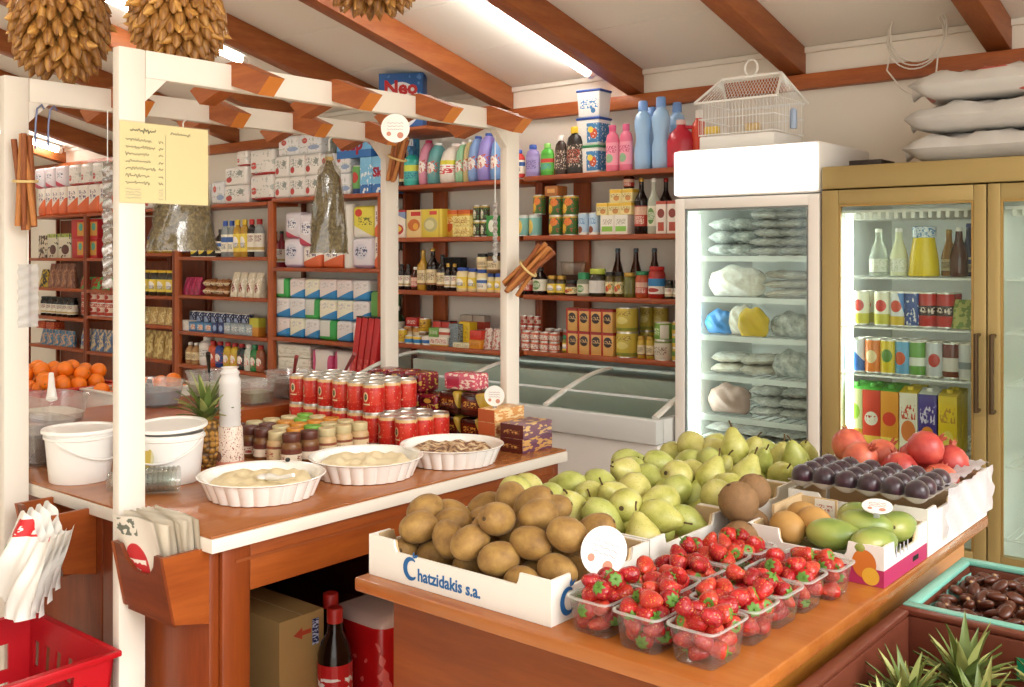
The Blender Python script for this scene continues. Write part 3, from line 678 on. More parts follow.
R('A', 1, 660, 672, 1, B(.265, glk, lab_white, m_capr), 'dark wine bottle with red cap behind the juice cartons', 'bottle', name='wine_bottle', y=4.14)
R('A', 1, 659, 681, 2, K(.15, pr('juice carton', '#e9ded2', ('disc', .5, .62, .35, .14, '#8a3428'), ('rect', .2, .8, .08, .35, '#b8503a'), ('band', .9, 1, '#b24a38')), .06), 'white juice carton with dark red fruit print next to the white freezer', 'carton', 'juice cartons', y=4.04, name='carton')
# ---- bay A, third shelf
R('A', 2, 522, 533, 1, B(.135, glk, lab_red, m_capk, 'sauce'), 'dark sauce bottle with red label beside the cinnamon bundle', 'bottle', name='sauce_bottle')
R('A', 2, 534, 547, 1, B(.14, glk, lab_green, m_capk, 'sauce'), 'dark syrup bottle with white and green label', 'bottle', name='sauce_bottle')
R('A', 2, 548, 566, 2, J(.098, mat('dark preserve', '#4a3a1c', .25), lab_yel, m_capg), 'small jar with yellow and blue label on the third shelf', 'jar', 'blue and yellow labelled jars')
R('A', 2, 566, 578, 1, J(.078, mat('fig preserve', '#3a1d12', .25), lab_mix, m_capk), 'low jam jar with fruit label beside the green capped jar', 'jar')
put(tub(.10, .09, .07, clear('clear tub', '#f3ece2', .12, .12), m_glass), 'clear plastic tub of brown nuts lying on the jars', 'tub', (XS(573, 4.17), 4.17, LEV['A'][2]+.0995+.0005))
put([('block', MB().box((0, 0, .05), (.2, .06, .099)).mesh('block', mat('nut filling', '#4a2c18', .8, bump=.5, bs=90), 30, .004))], 'dark row of boxes behind the third shelf jars', 'carton', (XS(572, 4.17), 4.17, LEV['A'][2]+.0004)).name = 'carton'
R('A', 2, 578, 590, 1, J(.115, clear('herb glass', '#d5dcc0', .1, .5), lab_green, m_capgr, .03), 'spice jar with green cap on the third shelf', 'jar')
R('A', 2, 590, 606, 1, J(.135, mat('dark olives', '#2f2b18', .25), pr('plain label', '#d9d6cf'), mat('lime lid', '#b9c94a', .4), .024), 'large jar of dark olives with a lime green lid', 'jar')
R('A', 2, 606, 624, 2, J(.12, mat('olive brine', '#5a4a1e', .25), lab_mix, m_capk), 'mixed pickle jar with colourful label before the tall brown bottles', 'jar', 'mixed pickle jars')
R('A', 2, 624, 636, 1, J(.118, mat('green olives', '#6b6a30', .25, var=.25, vs=60), mat('green olives', '#6b6a30'), m_capg), 'jar of green olives without label on the third shelf', 'jar')
R('A', 2, 636, 649, 1, J(.125, mat('orange pickle', '#b4502a', .3), lab_red, m_capgr), 'orange red pickle jar with green lid', 'jar')
R('A', 2, 649, 665, 1, J(.148, mat('pepper jar', '#a32a20', .3), pr('blue white label', '#e9e2d8', ('band', .5, 1, '#2f7fb8'), ('disc', .5, .25, .35, .14, '#b33a2c')), m_capr), 'tall red pepper jar with blue and white label', 'jar')
R('A', 2, 665, 682, 2, J(.085, mat('dark brine', '#3a3420', .3), lab_white, m_capk), 'small dark jar against the white freezer on the third shelf', 'jar', 'small dark jars')
R('A', 2, 609, 664, 3, B(.235, glb, lab_cream, mat('slate cap', '#53606a', .4), 'cone'), 'tall tapering brown bottle at the back of the third shelf', 'bottle', 'tall tapering brown bottles', y=4.21, name='syrup_bottle', shrink=.6)
# ---- bay A, lowest shelf
redt = pr('red tin', '#b8402c', ('band', .3, .7, '#e3c9b4'), ('disc', .5, .5, .25, .18, '#a8271c'), ('words', .1, .9, .75, .95, 14, '#ecdcc8'))
R('A', 3, 521, 541, 3, C(.055, redt), 'small red and white tin in the low stack at the end of the lowest shelf', 'tin', 'small red tins at the shelf end', stack=3, name='tin', y=4.16)
R('A', 3, 522, 559, 4, C(.048, pr('tuna tin', '#c96a4a', ('band', .25, .75, '#e2d4c6'), ('spots', 9, .6, '#b33a2a'))), 'flat orange tin of fish along the front of the lowest shelf', 'tin', 'flat orange tins', stack=2, name='tin', y=4.03)
R('A', 3, 546, 572, 3, C(.052, pr('grey tin', '#b8aaa0', ('band', .3, .8, '#a8432c'))), 'small grey and red tin behind the flat orange tins', 'tin', 'grey and red tins', stack=2, name='tin', y=4.17)
R('A', 3, 563, 572, 1, J(.085, mat('relish', '#7d7a2a', .3), lab_yel, m_capgr), 'small green relish jar beside the stacked coffee bags', 'jar')
coff = pr('coffee bag', '#d9a860', ('band', .88, 1, '#9a1f1c'), ('disc', .55, .58, .36, .22, '#2d1a14'), ('words', .2, .9, .5, .65, 12, '#d9b27c'), ('rect', 0, .16, 0, 1, '#b0281f'))
R('A', 3, 570, 617, 4, K(.112, coff, .07), 'red and tan coffee packet in the block of eight on the lowest shelf', 'coffee packet', 'block of coffee packets', stack=2, name='coffee_packet', shrink=.96)
ytin = pr('big yellow tin', '#c9b345', ('band', .08, .2, '#8a8f3a'), ('disc', .5, .5, .3, .15, '#e0cf7a'), ('words', .1, .9, .7, .9, 12, '#9a7a2a'))
R('A', 3, 617, 637, 1, C(.118, ytin), 'large yellow tin stacked two high beside the coffee packets', 'tin', 'pair of stacked large yellow tins', stack=2, name='tin')
R('A', 3, 640, 668, 2, C(.118, ytin), 'large yellow tin at the back of the lowest shelf', 'tin', 'back yellow tins', stack=2, name='tin', y=4.19)
R('A', 3, 637, 655, 2, J(.105, mat('yellow corn', '#c8a93a', .3), lab_cream, m_capg), 'narrow jar with gold lid in front of the back yellow tins', 'jar', 'narrow gold lidded jars', shrink=.8)
R('A', 3, 655, 672, 1, C(.082, pr('pea tin', '#6f9a3a', ('rect', .55, .95, .1, .9, '#ddd8c8'), ('words', .1, .5, .3, .7, 12, '#e6e9c8'))), 'green pea tin stacked on a white labelled tin', 'tin', z=LEV['A'][3]+.0925, name='tin')
R('A', 3, 655, 672, 1, C(.092, pr('white tin', '#d8d0bc', ('band', .9, 1, '#7a8a4a'), ('words', .1, .9, .3, .7, 12, '#8a6a5a'))), 'white labelled tin under a green tin', 'tin', name='tin')
R('A', 3, 672, 682, 1, C(.06, pr('sliver tin', '#c9a93a', ('band', .4, .8, '#5f8a3a'))), 'yellow and green tin stacked three high against the freezer', 'tin', 'tins stacked against the freezer', stack=3, name='tin')

# ---- bay B, top shelf: laundry liquids
R('B', 0, 399, 407, 2, B(.20, glk, lab_mix, m_capk, 'shampoo'), 'dark bottle beside the teal spray bottle on the detergent shelf', 'bottle', 'dark bottles by the spray bottle', name='cleaner_bottle')
put(trigger(.05, .25, mat('teal spray', '#2fa79a', .3), pr('teal spray print', '#48b5a8', ('band', .55, .9, '#cfd84a'), ('words', .1, .9, .1, .5, 12, '#1f6f9a')), mat('spray head', '#3f7fb0', .4)), 'teal trigger spray bottle with yellow band', 'spray bottle', (XS(412, 4.06), 4.06, LEV['B'][0]+.0005), .3)
put([('aerosol_can', can(.033, .26, pr('blue aerosol', '#4a9fd0', ('disc', .5, .75, .3, .12, '#e9eef2'), ('spots', 9, .6, '#2a6aa8')))[0][1]), can(.033, .26, pr('blue aerosol', '#4a9fd0'))[1]], 'tall blue can behind the teal spray bottle', 'can', (XS(414, 4.19), 4.19, LEV['B'][0]+.0005), scale=(1, 1, 1.35))
fl = [(424, 434, '#d28aa0', 'pink', .255, mat('rose cap', '#d03a6a', .4)), (433, 444, '#5f9a9a', 'teal', .235, m_capw), (444, 461, '#e6dfd3', 'white red and yellow printed', .225, m_capw), (460, 468, '#8fc29a', 'pale green', .225, m_capw), (467, 474, '#cdbb82', 'tan', .235, m_capw), (473, 484, '#7f9fd0', 'pale blue', .25, m_capb), (483, 496, '#8f84c8', 'lilac', .26, m_capb), (495, 506, '#6f9ad0', 'mid blue', .245, m_capb)]
for a, b_, c, nm, h, cp in fl:
    ml = pr('liquid ' + nm, c, ('disc', .5, .5, .3, .4, '#e8e2da'), ('spots', 8, .58, '#c2523a')) if nm != 'white red and yellow printed' else pr('liquid w', '#efe9df', ('words', 0, 1, .0, .6, 6, '#c4242a'), ('band', .7, 1, '#d8cf3a'))
    R('B', 0, a, b_, 1, FB(h, mat('laundry ' + nm, c, .35), ml, cp), nm + ' laundry liquid bottle in the row beside the far pergola post', 'bottle', name='laundry_bottle', shrink=1.08 if b_-a > 9 else 1.2, y=4.09, jit=0)
# ---- bay B, second shelf: boxed mixes
R('B', 1, 391, 409, 1, K(.158, pr('pancake box', '#e6dccb', ('disc', .5, .3, .42, .2, '#b8302a'), ('disc', .5, .32, .3, .12, '#e2c04a'), ('tri', .3, 1, .98, '#7f8fb0'), ('band', .93, 1, '#b02a26')), .05), 'white cake mix box with red plate picture', 'box')
R('B', 1, 409, 425, 1, K(.156, pr('cake box', '#e3c88a', ('disc', .5, .45, .4, .22, '#c86a2a'), ('disc', .62, .4, .18, .12, '#e6a83a'), ('rect', .3, .95, .78, .93, '#c02c28')), .05), 'orange cake mix box with sponge cake picture', 'box')
R('B', 1, 425, 447, 1, K(.156, pr('jelly box', '#dcc548', ('disc', .45, .45, .33, .26, '#b9b27a'), ('disc', .4, .45, .22, .16, '#d9d2a0'), ('rect', .4, .75, .8, .93, '#c8423a'), ('rect', .84, .88, 0, 1, '#b8962a')), .07), 'yellow baking mix box with pale bowl picture', 'box')
R('B', 1, 447, 474, 2, K(.148, pr('biscuit box', '#d9a63c', ('disc', .4, .4, .25, .2, '#c4572a'), ('band', .85, 1, '#c8602a'), ('words', .2, .9, .5, .75, 10, '#f0e2b0')), .05), 'orange yellow biscuit box behind the cream cartons', 'box', 'orange yellow biscuit boxes', y=4.09)
R('B', 1, 455, 473, 1, K(.056, pr('cream carton', '#e6d68a', ('spots', 7, .58, '#c8a03a'), ('words', .1, .9, .3, .7, 10, '#b07a3a')), .05), 'pale yellow carton stacked two high in front of biscuit boxes', 'carton', 'pale yellow cartons', stack=2, y=4.03, name='carton')
R('B', 1, 474, 489, 2, C(.083, pr('dark fruit tin', '#3a2a1c', ('disc', .4, .45, .25, .3, '#e0d8c8'), ('spots', 8, .58, '#4f8a3a'), ('band', .9, 1, '#b8a04a'))), 'dark and green tin stacked two high near the foil strip', 'tin', 'dark and green tins', stack=2, name='tin')
R('B', 1, 489, 500, 1, K(.11, pr('green pouch', '#3f8f45', ('disc', .5, .5, .3, .3, '#e4e9da')), .05), 'green packet at the end of the boxed mixes shelf', 'packet', name='packet')
# ---- bay B, third shelf: vinegar, wine, mayonnaise
R('B', 2, 392, 412, 3, B(.145, glk, lab_white, m_capk, 'sauce'), 'small dark vinegar bottle at the start of the bottle shelf', 'bottle', 'small dark vinegar bottles', name='vinegar_bottle')
R('B', 2, 412, 420, 1, B(.13, glb, lab_red, m_capw, 'sauce'), 'small brown bottle with red label among the vinegar bottles', 'bottle', name='vinegar_bottle')
R('B', 2, 400, 409, 1, lambda w: (roll(q(w/2), .225, mat('paper white', '#d9d4cb', .8)), .2), 'white paper roll standing behind the vinegar bottles', 'paper roll', y=4.2)
R('B', 2, 419, 428, 1, B(.225, oil, lab_cream, m_capg), 'tall oil bottle with gold cap', 'bottle', name='oil_bottle', shrink=1)
R('B', 2, 428, 438, 1, B(.235, glk, lab_cream, m_capg), 'tall dark wine bottle with cream label and gold neck', 'bottle', name='wine_bottle', shrink=1)
R('B', 2, 438, 447, 1, B(.20, glk, lab_cream, m_capk), 'dark bottle with black cap next to the gold necked wine', 'bottle', name='wine_bottle', shrink=1)
R('B', 2, 445, 458, 2, B(.15, glk, lab_white, m_capg, 'sauce'), 'short dark bottle with gold cap beside the mayonnaise jars', 'bottle', 'short dark bottles with gold caps', name='vinegar_bottle')
R('B', 2, 445, 465, 1, K(.185, mat('black carton', '#17130f', .5), .05), 'black carton at the back of the bottle shelf', 'carton', y=4.2, name='carton')
mayo = mat('mayonnaise', '#ead9a8', .35)
R('B', 2, 458, 469, 1, J(.13, mayo, lab_yel, m_capb), 'mayonnaise jar with a yellow label and blue lid', 'jar')
R('B', 2, 469, 478, 1, J(.125, mayo, lab_yel, m_capb), 'mayonnaise jar between the yellow and the blue labelled jars', 'jar')
R('B', 2, 478, 489, 1, J(.12, mayo, lab_blue, m_capb), 'mayonnaise jar with a blue label carrying another jar', 'jar')
R('B', 2, 478, 489, 1, J(.085, mayo, lab_cream, m_capk), 'cream jar standing on the blue labelled mayonnaise', 'jar', z=LEV['B'][2]+.1206)
R('B', 2, 488, 503, 2, J(.10, mayo, lab_yel, m_capb), 'short mayonnaise jar beside the far pergola post', 'jar', 'short mayonnaise jars')
R('B', 2, 488, 501, 1, J(.11, mat('brown sauce', '#6a4a26', .3), lab_cream, m_capk), 'brown relish jar standing on the short mayonnaise jars', 'jar', z=LEV['B'][2]+.1006)
# ---- bay B, lowest shelf: small cartons and tins
R('B', 3, 391, 403, 1, B(.20, glg, lab_green, m_capw, 'sauce'), 'dark green bottle at the start of the small carton shelf', 'bottle', y=4.12, name='oil_bottle')
R('B', 3, 392, 406, 2, C(.075, pr('yellow tin', '#d3b32c', ('words', .1, .9, .3, .7, 12, '#b06a1c'))), 'yellow tin below the dark green bottle', 'tin', 'yellow tins below the bottle', name='tin')
R('B', 3, 405, 422, 2, C(.045, pr('blue yellow tin', '#d9b43a', ('band', .15, .65, '#2f7fb8'))), 'low blue and yellow tin on the small carton shelf', 'tin', 'low blue and yellow tins', name='tin', y=4.03)
R('B', 3, 409, 421, 1, K(.05, pr('red box', '#b02a26', ('words', .1, .9, .3, .7, 10, '#e8dccb')), .06), 'small red box on top of the low tins', 'box', z=LEV['B'][3]+.092, y=4.1)
R('B', 3, 405, 424, 2, C(.09, pr('tan tin', '#c98a3a', ('band', .3, .7, '#e2cfa0'))), 'tan tin behind the low blue and yellow tins', 'tin', 'tan tins', name='tin', y=4.12)
R('B', 3, 421, 433, 1, C(.05, pr('blue tin2', '#e2d8c8', ('band', .2, .6, '#3a6fb0'))), 'low white and blue tin beside the tea boxes', 'tin', name='tin', y=4.03)
R('B', 3, 419, 430, 1, C(.078, pr('mustard tin', '#cfa326', ('words', .1, .9, .3, .8, 10, '#7a4a1c'))), 'mustard yellow tin raised at the back of the small carton shelf', 'tin', z=LEV['B'][3]+.06, y=4.13, name='tin')
R('B', 3, 419, 430, 1, K(.059, mat('plain carton', '#8a6a4a', .6), .07), 'brown carton carrying the mustard yellow tin', 'carton', y=4.13, name='carton')
R('B', 3, 432, 450, 1, K(.047, pr('tea a', '#e3d8c6', ('words', .05, .95, .3, .8, 12, '#b8402c'), ('band', 0, .15, '#c8962e')), .06), 'long white and red tea box at the front', 'box', y=4.03)
R('B', 3, 432, 442, 1, K(.05, pr('tea b', '#6f9a4a', ('words', .1, .9, .3, .7, 12, '#e6e2c8')), .06), 'green tea box on the long white tea box', 'box', z=LEV['B'][3]+.0475, y=4.04)
R('B', 3, 442, 453, 1, K(.05, pr('tea c', '#dcd2c4', ('band', .3, .6, '#b84a34')), .06), 'white tea box with red band on the long tea box', 'box', z=LEV['B'][3]+.0475, y=4.04)
R('B', 3, 436, 454, 2, K(.13, pr('tea d', '#5a2a22', ('band', .7, .95, '#c03a30')), .06), 'dark red box at the back behind the tea boxes', 'box', 'dark red back boxes', y=4.14)
R('B', 3, 452, 462, 1, K(.125, pr('grey sachets', '#8c969a', ('words', 0, 1, 0, 1, 16, '#4a545c')), .06), 'grey sachet carton standing next to a yellow carton', 'carton', y=4.05, name='carton')
R('B', 3, 455, 471, 2, K(.026, pr('pale small', '#e0d6b4', ('words', .1, .9, .2, .8, 10, '#8f7a4a')), .05), 'flat pale packet at the shelf edge below the yellow carton', 'packet', 'flat pale packets', y=4.025, name='packet')
R('B', 3, 462, 474, 1, K(.135, pr('tall yellow', '#e0bd22', ('words', .15, .85, .15, .85, 9, '#c49a1c')), .06), 'tall plain yellow carton on the small carton shelf', 'carton', y=4.09, name='carton')
R('B', 3, 472, 485, 1, K(.048, pr('orange box', '#d98f26', ('words', .1, .9, .3, .7, 10, '#b0601c')), .06), 'orange box carrying a red box', 'box', y=4.04)
R('B', 3, 473, 485, 1, K(.048, pr('plain red', '#cf3a26', ('words', .1, .9, .3, .7, 10, '#b02a1c')), .06), 'bright red box on the orange box', 'box', z=LEV['B'][3]+.0486, y=4.04)
R('B', 3, 463, 488, 2, K(.165, pr('stock boxes', '#a99a8a', ('band', .55, .8, '#b04030'), ('words', .1, .9, .1, .5, 10, '#e0d8c8')), .05), 'tall grey and red carton at the back of the small carton shelf', 'carton', 'tall grey and red cartons', y=4.19, name='carton')
R('B', 3, 485, 502, 2, PO(.11, pr('white sachet', '#d8cabc', ('spots', 7, .55, '#b8625a')), .05), 'white and pink sachet next to the far pergola post', 'sachet', 'white and pink sachets', name='sachet')
# ---- washing powder boxes high up
neo = pr('powder box', '#2f63a8', ('disc', .5, .42, .44, .42, '#e8edf2'), ('disc', .5, .36, .36, .30, '#f4ead8'), ('spots', 6, .66, '#5c8fd0'))
zt = LEV['B'][0]
put([('wall_shelf', MB().span((-.24, -.20, -.018), (.24, .18, 0)).mesh('wall_shelf', w_plate, 30, .003)), ('bracket', MB().prism([(0, 0), (.30, 0), (0, -.10)], -.012, .012).mesh('bracket', w_plate, 30))], 'small high board shelf under the ceiling carrying the washing powder box', 'shelf', (-4.05, 4.065, 2.256))
nb = put(carton(.25, .10, .305, neo), 'blue and white washing powder box with red letters high under the ceiling', 'box', (XS(403, 3.93), 3.93, 2.2565), .55)
for i, (tx, zz, sz) in enumerate((('Neo', .222, .105),)):
    link('lettering', text_mesh(tx, sz, mat('letter red', '#c0242a', .5), .0008, bold=.004), nb, (0, -.0512, zz), FACE_NEG_Y)
# ---- bay C
sk = pr('skip pack', '#7fc0e6', ('band', 0, .25, '#2f6fb8'), ('spots', 5, .6, '#e9f2f8'))
R('C', 0, 352, 362, 1, C(.17, pr('green tub', '#5f9f4f', ('disc', .5, .6, .3, .2, '#b8342c'), ('band', 0, .2, '#1f3f78'))), 'green tin beside the blue detergent packs on the top shelf', 'tin', name='tin')
for i, (a, b_) in enumerate(((362, 374), (374, 392))):
    o = R('C', 0, a, b_, 1, K(.215, sk, .12), ('narrow' if i == 0 else 'wide') + ' pale blue detergent pack on the top shelf beside the cinnamon bundle', 'detergent pack', name='detergent_pack')[0]
    if i: link('lettering', text_mesh('Skip', .075, mat('letter wine', '#a01c38', .5), .0008, bold=.003), o, (0, -.0612, .12), FACE_NEG_Y)
o = R('C', 0, 344, 380, 1, K(.155, pr('skip flat', '#6fb4e2', ('band', 0, .3, '#2f6fb8'), ('tri', .7, .6, .95, '#b04a5a')), .15), 'wide blue detergent box lying across the pale blue packs', 'detergent box', z=LEV['C'][0]+.217, y=4.1, name='detergent_box')[0]
link('lettering', text_mesh('Skip', .12, mat('letter wine', '#a01c38', .5), .0008, bold=.004), o, (-.02, -.0762, .085), FACE_NEG_Y)
R('C', 0, 318, 342, 2, K(.39, pr('grey jar pack', '#a6a39c', ('spots', 6, .55, '#6f7a6a')), .12), 'grey green pack standing at the back of the top shelf', 'pack', 'grey green packs', y=4.2, name='detergent_pack')
wtp = pr('white towel pack', '#e6e2dc', ('disc', .22, .30, .13, .15, '#b83a34'), ('disc', .72, .62, .12, .13, '#8a8f88'), ('words', .1, .9, .4, .8, 9, '#8f9a94'))
wt2 = pr('white towel pack red', '#e4dfd8', ('band', 0, .08, '#b8302c'), ('disc', .2, .35, .12, .14, '#c0443c'), ('spots', 7, .62, '#b9bdb6'))
wt3 = pr('white towel pack blue', '#e0e1e2', ('disc', .7, .3, .25, .12, '#8fa3c4'), ('disc', .3, .65, .12, .14, '#c0544a'), ('spots', 8, .62, '#b4bcae'))
R('C', 0, 251, 276, 1, PK(.165, wt2), 'white paper towel pack with red band stacked above the shelf post', 'paper pack', 'red banded towel packs', stack=2, name='paper_pack')
R('C', 0, 276, 322, 3, PK(.135, wtp, .17, 1), 'white paper pack with small red print stacked on the top shelf behind the herb bags', 'paper pack', 'red printed paper packs', stack=2, name='paper_pack', shrink=.98)
R('C', 0, 280, 322, 2, PK(.125, wt3, .16, 2), 'white paper pack with blue print on the topmost layer', 'paper pack', 'blue printed paper packs', z=LEV['C'][0]+.2715, name='paper_pack', shrink=.98)
R('C', 0, 322, 352, 2, PK(.13, wt3, .16, 3), 'white and blue paper pack behind the hanging herb bag', 'paper pack', 'paper packs behind the herb bag', stack=2, name='paper_pack', shrink=.98)
tp = pr('toilet pack', '#ddd6dc', ('disc', .5, .55, .3, .22, '#e9e9ee'), ('words', .25, .75, .4, .7, 9, '#54587a'), ('tri', -.35, -1, -.32, '#c03f5a'))
tp2 = pr('toilet pack lilac', '#e0dae2', ('disc', .45, .55, .32, .26, '#cfd0dc'), ('words', .2, .75, .4, .7, 9, '#4a4e72'), ('band', 0, .1, '#b9a8c8'))
tp3 = pr('toilet pack orange', '#e9e2d8', ('tri', .35, -1, -.25, '#d9683a'), ('words', .2, .8, .5, .8, 9, '#6a5a7a'))
R('C', 1, 285, 304, 1, PK(.185, tp2), 'lilac toilet paper pack under a red striped one', 'paper pack', name='paper_pack')
R('C', 1, 286, 304, 1, PK(.165, tp), 'toilet paper pack with red stripe on the lilac pack', 'paper pack', z=LEV['C'][1]+.186, name='paper_pack')
R('C', 1, 304, 345, 2, PK(.135, tp3), 'white paper pack with orange wave below the hanging herb bag', 'paper pack', 'orange wave paper packs', name='paper_pack')
R('C', 1, 305, 343, 2, PK(.20, tp, .15, 4), 'white paper pack stacked behind the hanging herb bag tip', 'paper pack', 'upper packs behind the herb bag', z=LEV['C'][1]+.136, y=4.1, name='paper_pack')
R('C', 1, 344, 354, 1, lambda w: (roll(q(w/2), .385, mat('kitchen roll', '#e2ded6', .85)), .38), 'tall white kitchen roll beside the yellow pack', 'paper roll')
R('C', 1, 353, 376, 1, PK(.18, tp2), 'lilac printed toilet paper pack below the yellow pack', 'paper pack', name='paper_pack')
R('C', 1, 354, 376, 1, PK(.19, pr('yellow paper pack', '#dccf4a', ('tri', -.4, -1, -.42, '#e6e2d8'), ('disc', .3, .78, .16, .12, '#c43a2a'), ('words', .3, .9, .4, .65, 9, '#6a6a2a')), .16), 'yellow and white paper pack with red spot', 'paper pack', z=LEV['C'][1]+.181, name='paper_pack')
R('C', 1, 376, 384, 1, PK(.185, tp3, .16, 2), 'white pack at the end of the toilet paper shelf', 'paper pack', name='paper_pack', stack=2, group='end packs of toilet paper shelf')
npk = [pr('napkin a', '#e2dedc', ('tri', .42, -1, -.06, '#2f87c4'), ('words', .1, .9, .55, .85, 7, '#c9c4c2')), pr('napkin b', '#e6d9d4', ('tri', .42, -1, -.06, '#2f87c4'), ('words', .1, .9, .55, .85, 7, '#c9c4c2')), pr('napkin c', '#e8e4cc', ('tri', .42, -1, -.06, '#2f87c4'), ('words', .1, .9, .55, .85, 7, '#c9c4c2')), pr('napkin green', '#d6d8d0', ('band', 0, .2, '#35a04a'), ('rect', .7, 1, 0, 1, '#35a04a'))]
grid = ['d b c b b a', 'a a d c c a', 'b c a d a a']
for s, line in enumerate(reversed(grid)):
    ks = line.split(); wd = [275, 291, 306, 321, 338, 354, 372]
    for i, k in enumerate(ks):
        nm = {'a': 'white', 'b': 'pinkish', 'c': 'cream', 'd': 'green cornered'}[k]; lv = ('lowest', 'middle', 'topmost')[s]
        R('C', 2, wd[i], wd[i+1], 1, PK(.125, npk['abcd'.index(k)], .15, i), '%s napkin pack in the %s layer of the napkin stack' % (nm, lv), 'napkin pack', z=LEV['C'][2]+.1255*s, name='napkin_pack', shrink=.97)[0]['group'] = '%s napkin packs, %s layer' % (nm, lv)
R('C', 2, 372, 386, 1, PK(.155, mat('green pack', '#5f9a4a', .5), .15), 'plain green pack behind the red tubes', 'napkin pack', stack=2, group='plain green packs behind the red tubes', name='napkin_pack')
R('C', 3, 279, 312, 1, PK(.085, pr('plate pack', '#e4e0d2', ('words', 0, 1, .2, .8, 5, '#cfcab8')), .18), 'stack of cream paper plates in film on the lower shelf', 'plate pack', stack=2, group='plate packs', name='plate_pack')
R('C', 3, 313, 357, 2, PK(.155, pr('tablecloth pack', '#e4dcd6', ('disc', .1, .5, .12, .5, '#c8447a'), ('disc', .95, .4, .14, .4, '#d0527f')), .18), 'white pack with magenta print on the lower shelf beside red tubes', 'paper pack', 'magenta printed packs', name='paper_pack')
for i in range(4):
    px = 357 + i*6.2; p = aty(px, 300, 3.975)
    o = put([('foil_box', MB().box((0, 0, .20), (.044, .044, .40)).mesh('foil_box', pr('foil box red', '#b81f22', ('words', .2, .8, .15, .4, 6, '#d8605a')), 30, .003)), ('end_cap', MB().box((0, 0, .4035), (.045, .045, .007)).mesh('end_cap', m_capk, 30, .001))],
            'long red cling film box leaning on the paper shelf', 'box', (p.x, 3.95, LEV['C'][3]+.0), group='leaning red boxes', rot=(-.03, .14, 0))
    o.location.z = .80
ledge = put([('stool', MB().box((0, 0, .78), (.34, .22, .03)).box((-.14, -.08, .3825), (.03, .03, .765)).box((.14, -.08, .3825), (.03, .03, .765)).box((-.14, .08, .3825), (.03, .03, .765)).box((.14, .08, .3825), (.03, .03, .765)).mesh('stool', w_sh, 30, .003))], 'wooden stand holding the red cling film boxes upright', 'stand', (aty(367, 300, 3.95).x+.03, 3.85, 0))

# ---- bay D
R('D', 0, 213, 226, 1, PK(.16, wt3, .15, 5), 'narrow white paper pack beside the yellow price sheet', 'paper pack', name='paper_pack')
R('D', 0, 226, 250, 1, PK(.125, wtp, .17, 6), 'white paper pack with red print stacked two high near the price sheet', 'paper pack', 'paper packs near the price sheet', stack=2, name='paper_pack')
R('D', 0, 238, 250, 1, PK(.10, wt2, .15, 7), 'small white pack on top of the packs near the price sheet', 'paper pack', z=LEV['D'][0]+.2515, name='paper_pack')
R('D', 0, 180, 212, 2, PK(.15, wtp, .17, 8), 'white paper pack hidden mostly by the yellow price sheet', 'paper pack', 'packs hidden by the price sheet', name='paper_pack')
R('D', 1, 190, 215, 3, C(.13, pr('spread tin', '#2a2a26', ('disc', .5, .5, .42, .35, '#d9bf2c'), ('words', .2, .8, .4, .6, 8, '#4a3a14'))), 'black and yellow tin below the herb bag', 'tin', 'black and yellow tins', name='tin')
R('D', 1, 216, 222, 1, B(.19, glk, lab_blue, m_capk, 'sauce'), 'dark bottle before the clear bottles on the drinks shelf', 'bottle', name='sauce_bottle', shrink=1.1)
R('D', 1, 222, 235, 2, B(.245, clear('water bottle', '#dfe6e6', .15, .35), lab_blue, m_capb, 'shampoo'), 'clear bottle with blue cap on the soap shelf', 'bottle', 'clear blue capped bottles', name='soap_bottle', shrink=1)
R('D', 1, 234, 248, 2, B(.25, oil, lab_yel, m_capy, 'shampoo'), 'golden oil bottle with yellow cap', 'bottle', 'golden oil bottles', name='oil_bottle', shrink=1)
R('D', 1, 248, 255, 1, B(.25, glk, lab_white, m_capr, 'shampoo'), 'black bottle with red cap next to the golden oil', 'bottle', name='oil_bottle', shrink=1.05)
R('D', 1, 255, 263, 1, B(.25, clear('water bottle', '#dfe6e6', .15, .35), lab_white, m_capr, 'shampoo'), 'clear bottle with red cap against the orange shelf post', 'bottle', name='soap_bottle', shrink=1)
R('C', 1, 272, 285, 2, B(.235, mat('berry bottle', '#8a2430', .25), lab_white, m_capk, 'wine'), 'dark berry juice bottle just past the orange shelf post', 'bottle', 'berry juice bottles', name='juice_bottle', shrink=1.1, y=4.12)
R('D', 2, 184, 200, 3, PO(.125, pr('magenta bag', '#b02a58', ('spots', 6, .55, '#8a1c40')), .08), 'magenta packet on the middle shelf behind the counter', 'packet', 'magenta packets', name='packet')
R('D', 2, 203, 228, 2, lambda w: (pillow(w, .06, .10, pr('biscuit pack', '#b07a4a', ('band', .3, .6, '#e0d2b0'), ('spots', 6, .6, '#6a2a1c')), 1, True), .055), 'brown and cream biscuit packet lying beside magenta packets', 'packet', 'brown biscuit packets', stack=2, name='packet')
R('D', 2, 217, 232, 1, K(.105, pr('orange pack', '#c2502a', ('spots', 6, .55, '#8a2a1c')), .06), 'orange red carton behind the biscuit packets', 'carton', y=4.15, name='carton')
R('D', 2, 231, 262, 4, PO(.165, pr('pasta bag', '#d9cfb4', ('disc', .5, .4, .25, .2, '#8a3a30'), ('spots', 6, .58, '#efe9da')), .08), 'cream pasta bag standing at the end of the middle shelf', 'bag', 'cream pasta bags', name='pasta_bag')
R('D', 3, 176, 187, 1, K(.036, mat('white soap box', '#e4e0d8', .5), .07), 'white soap box at the shelf edge, stacked two high', 'box', stack=2, group='stacked white soap boxes', y=4.02)
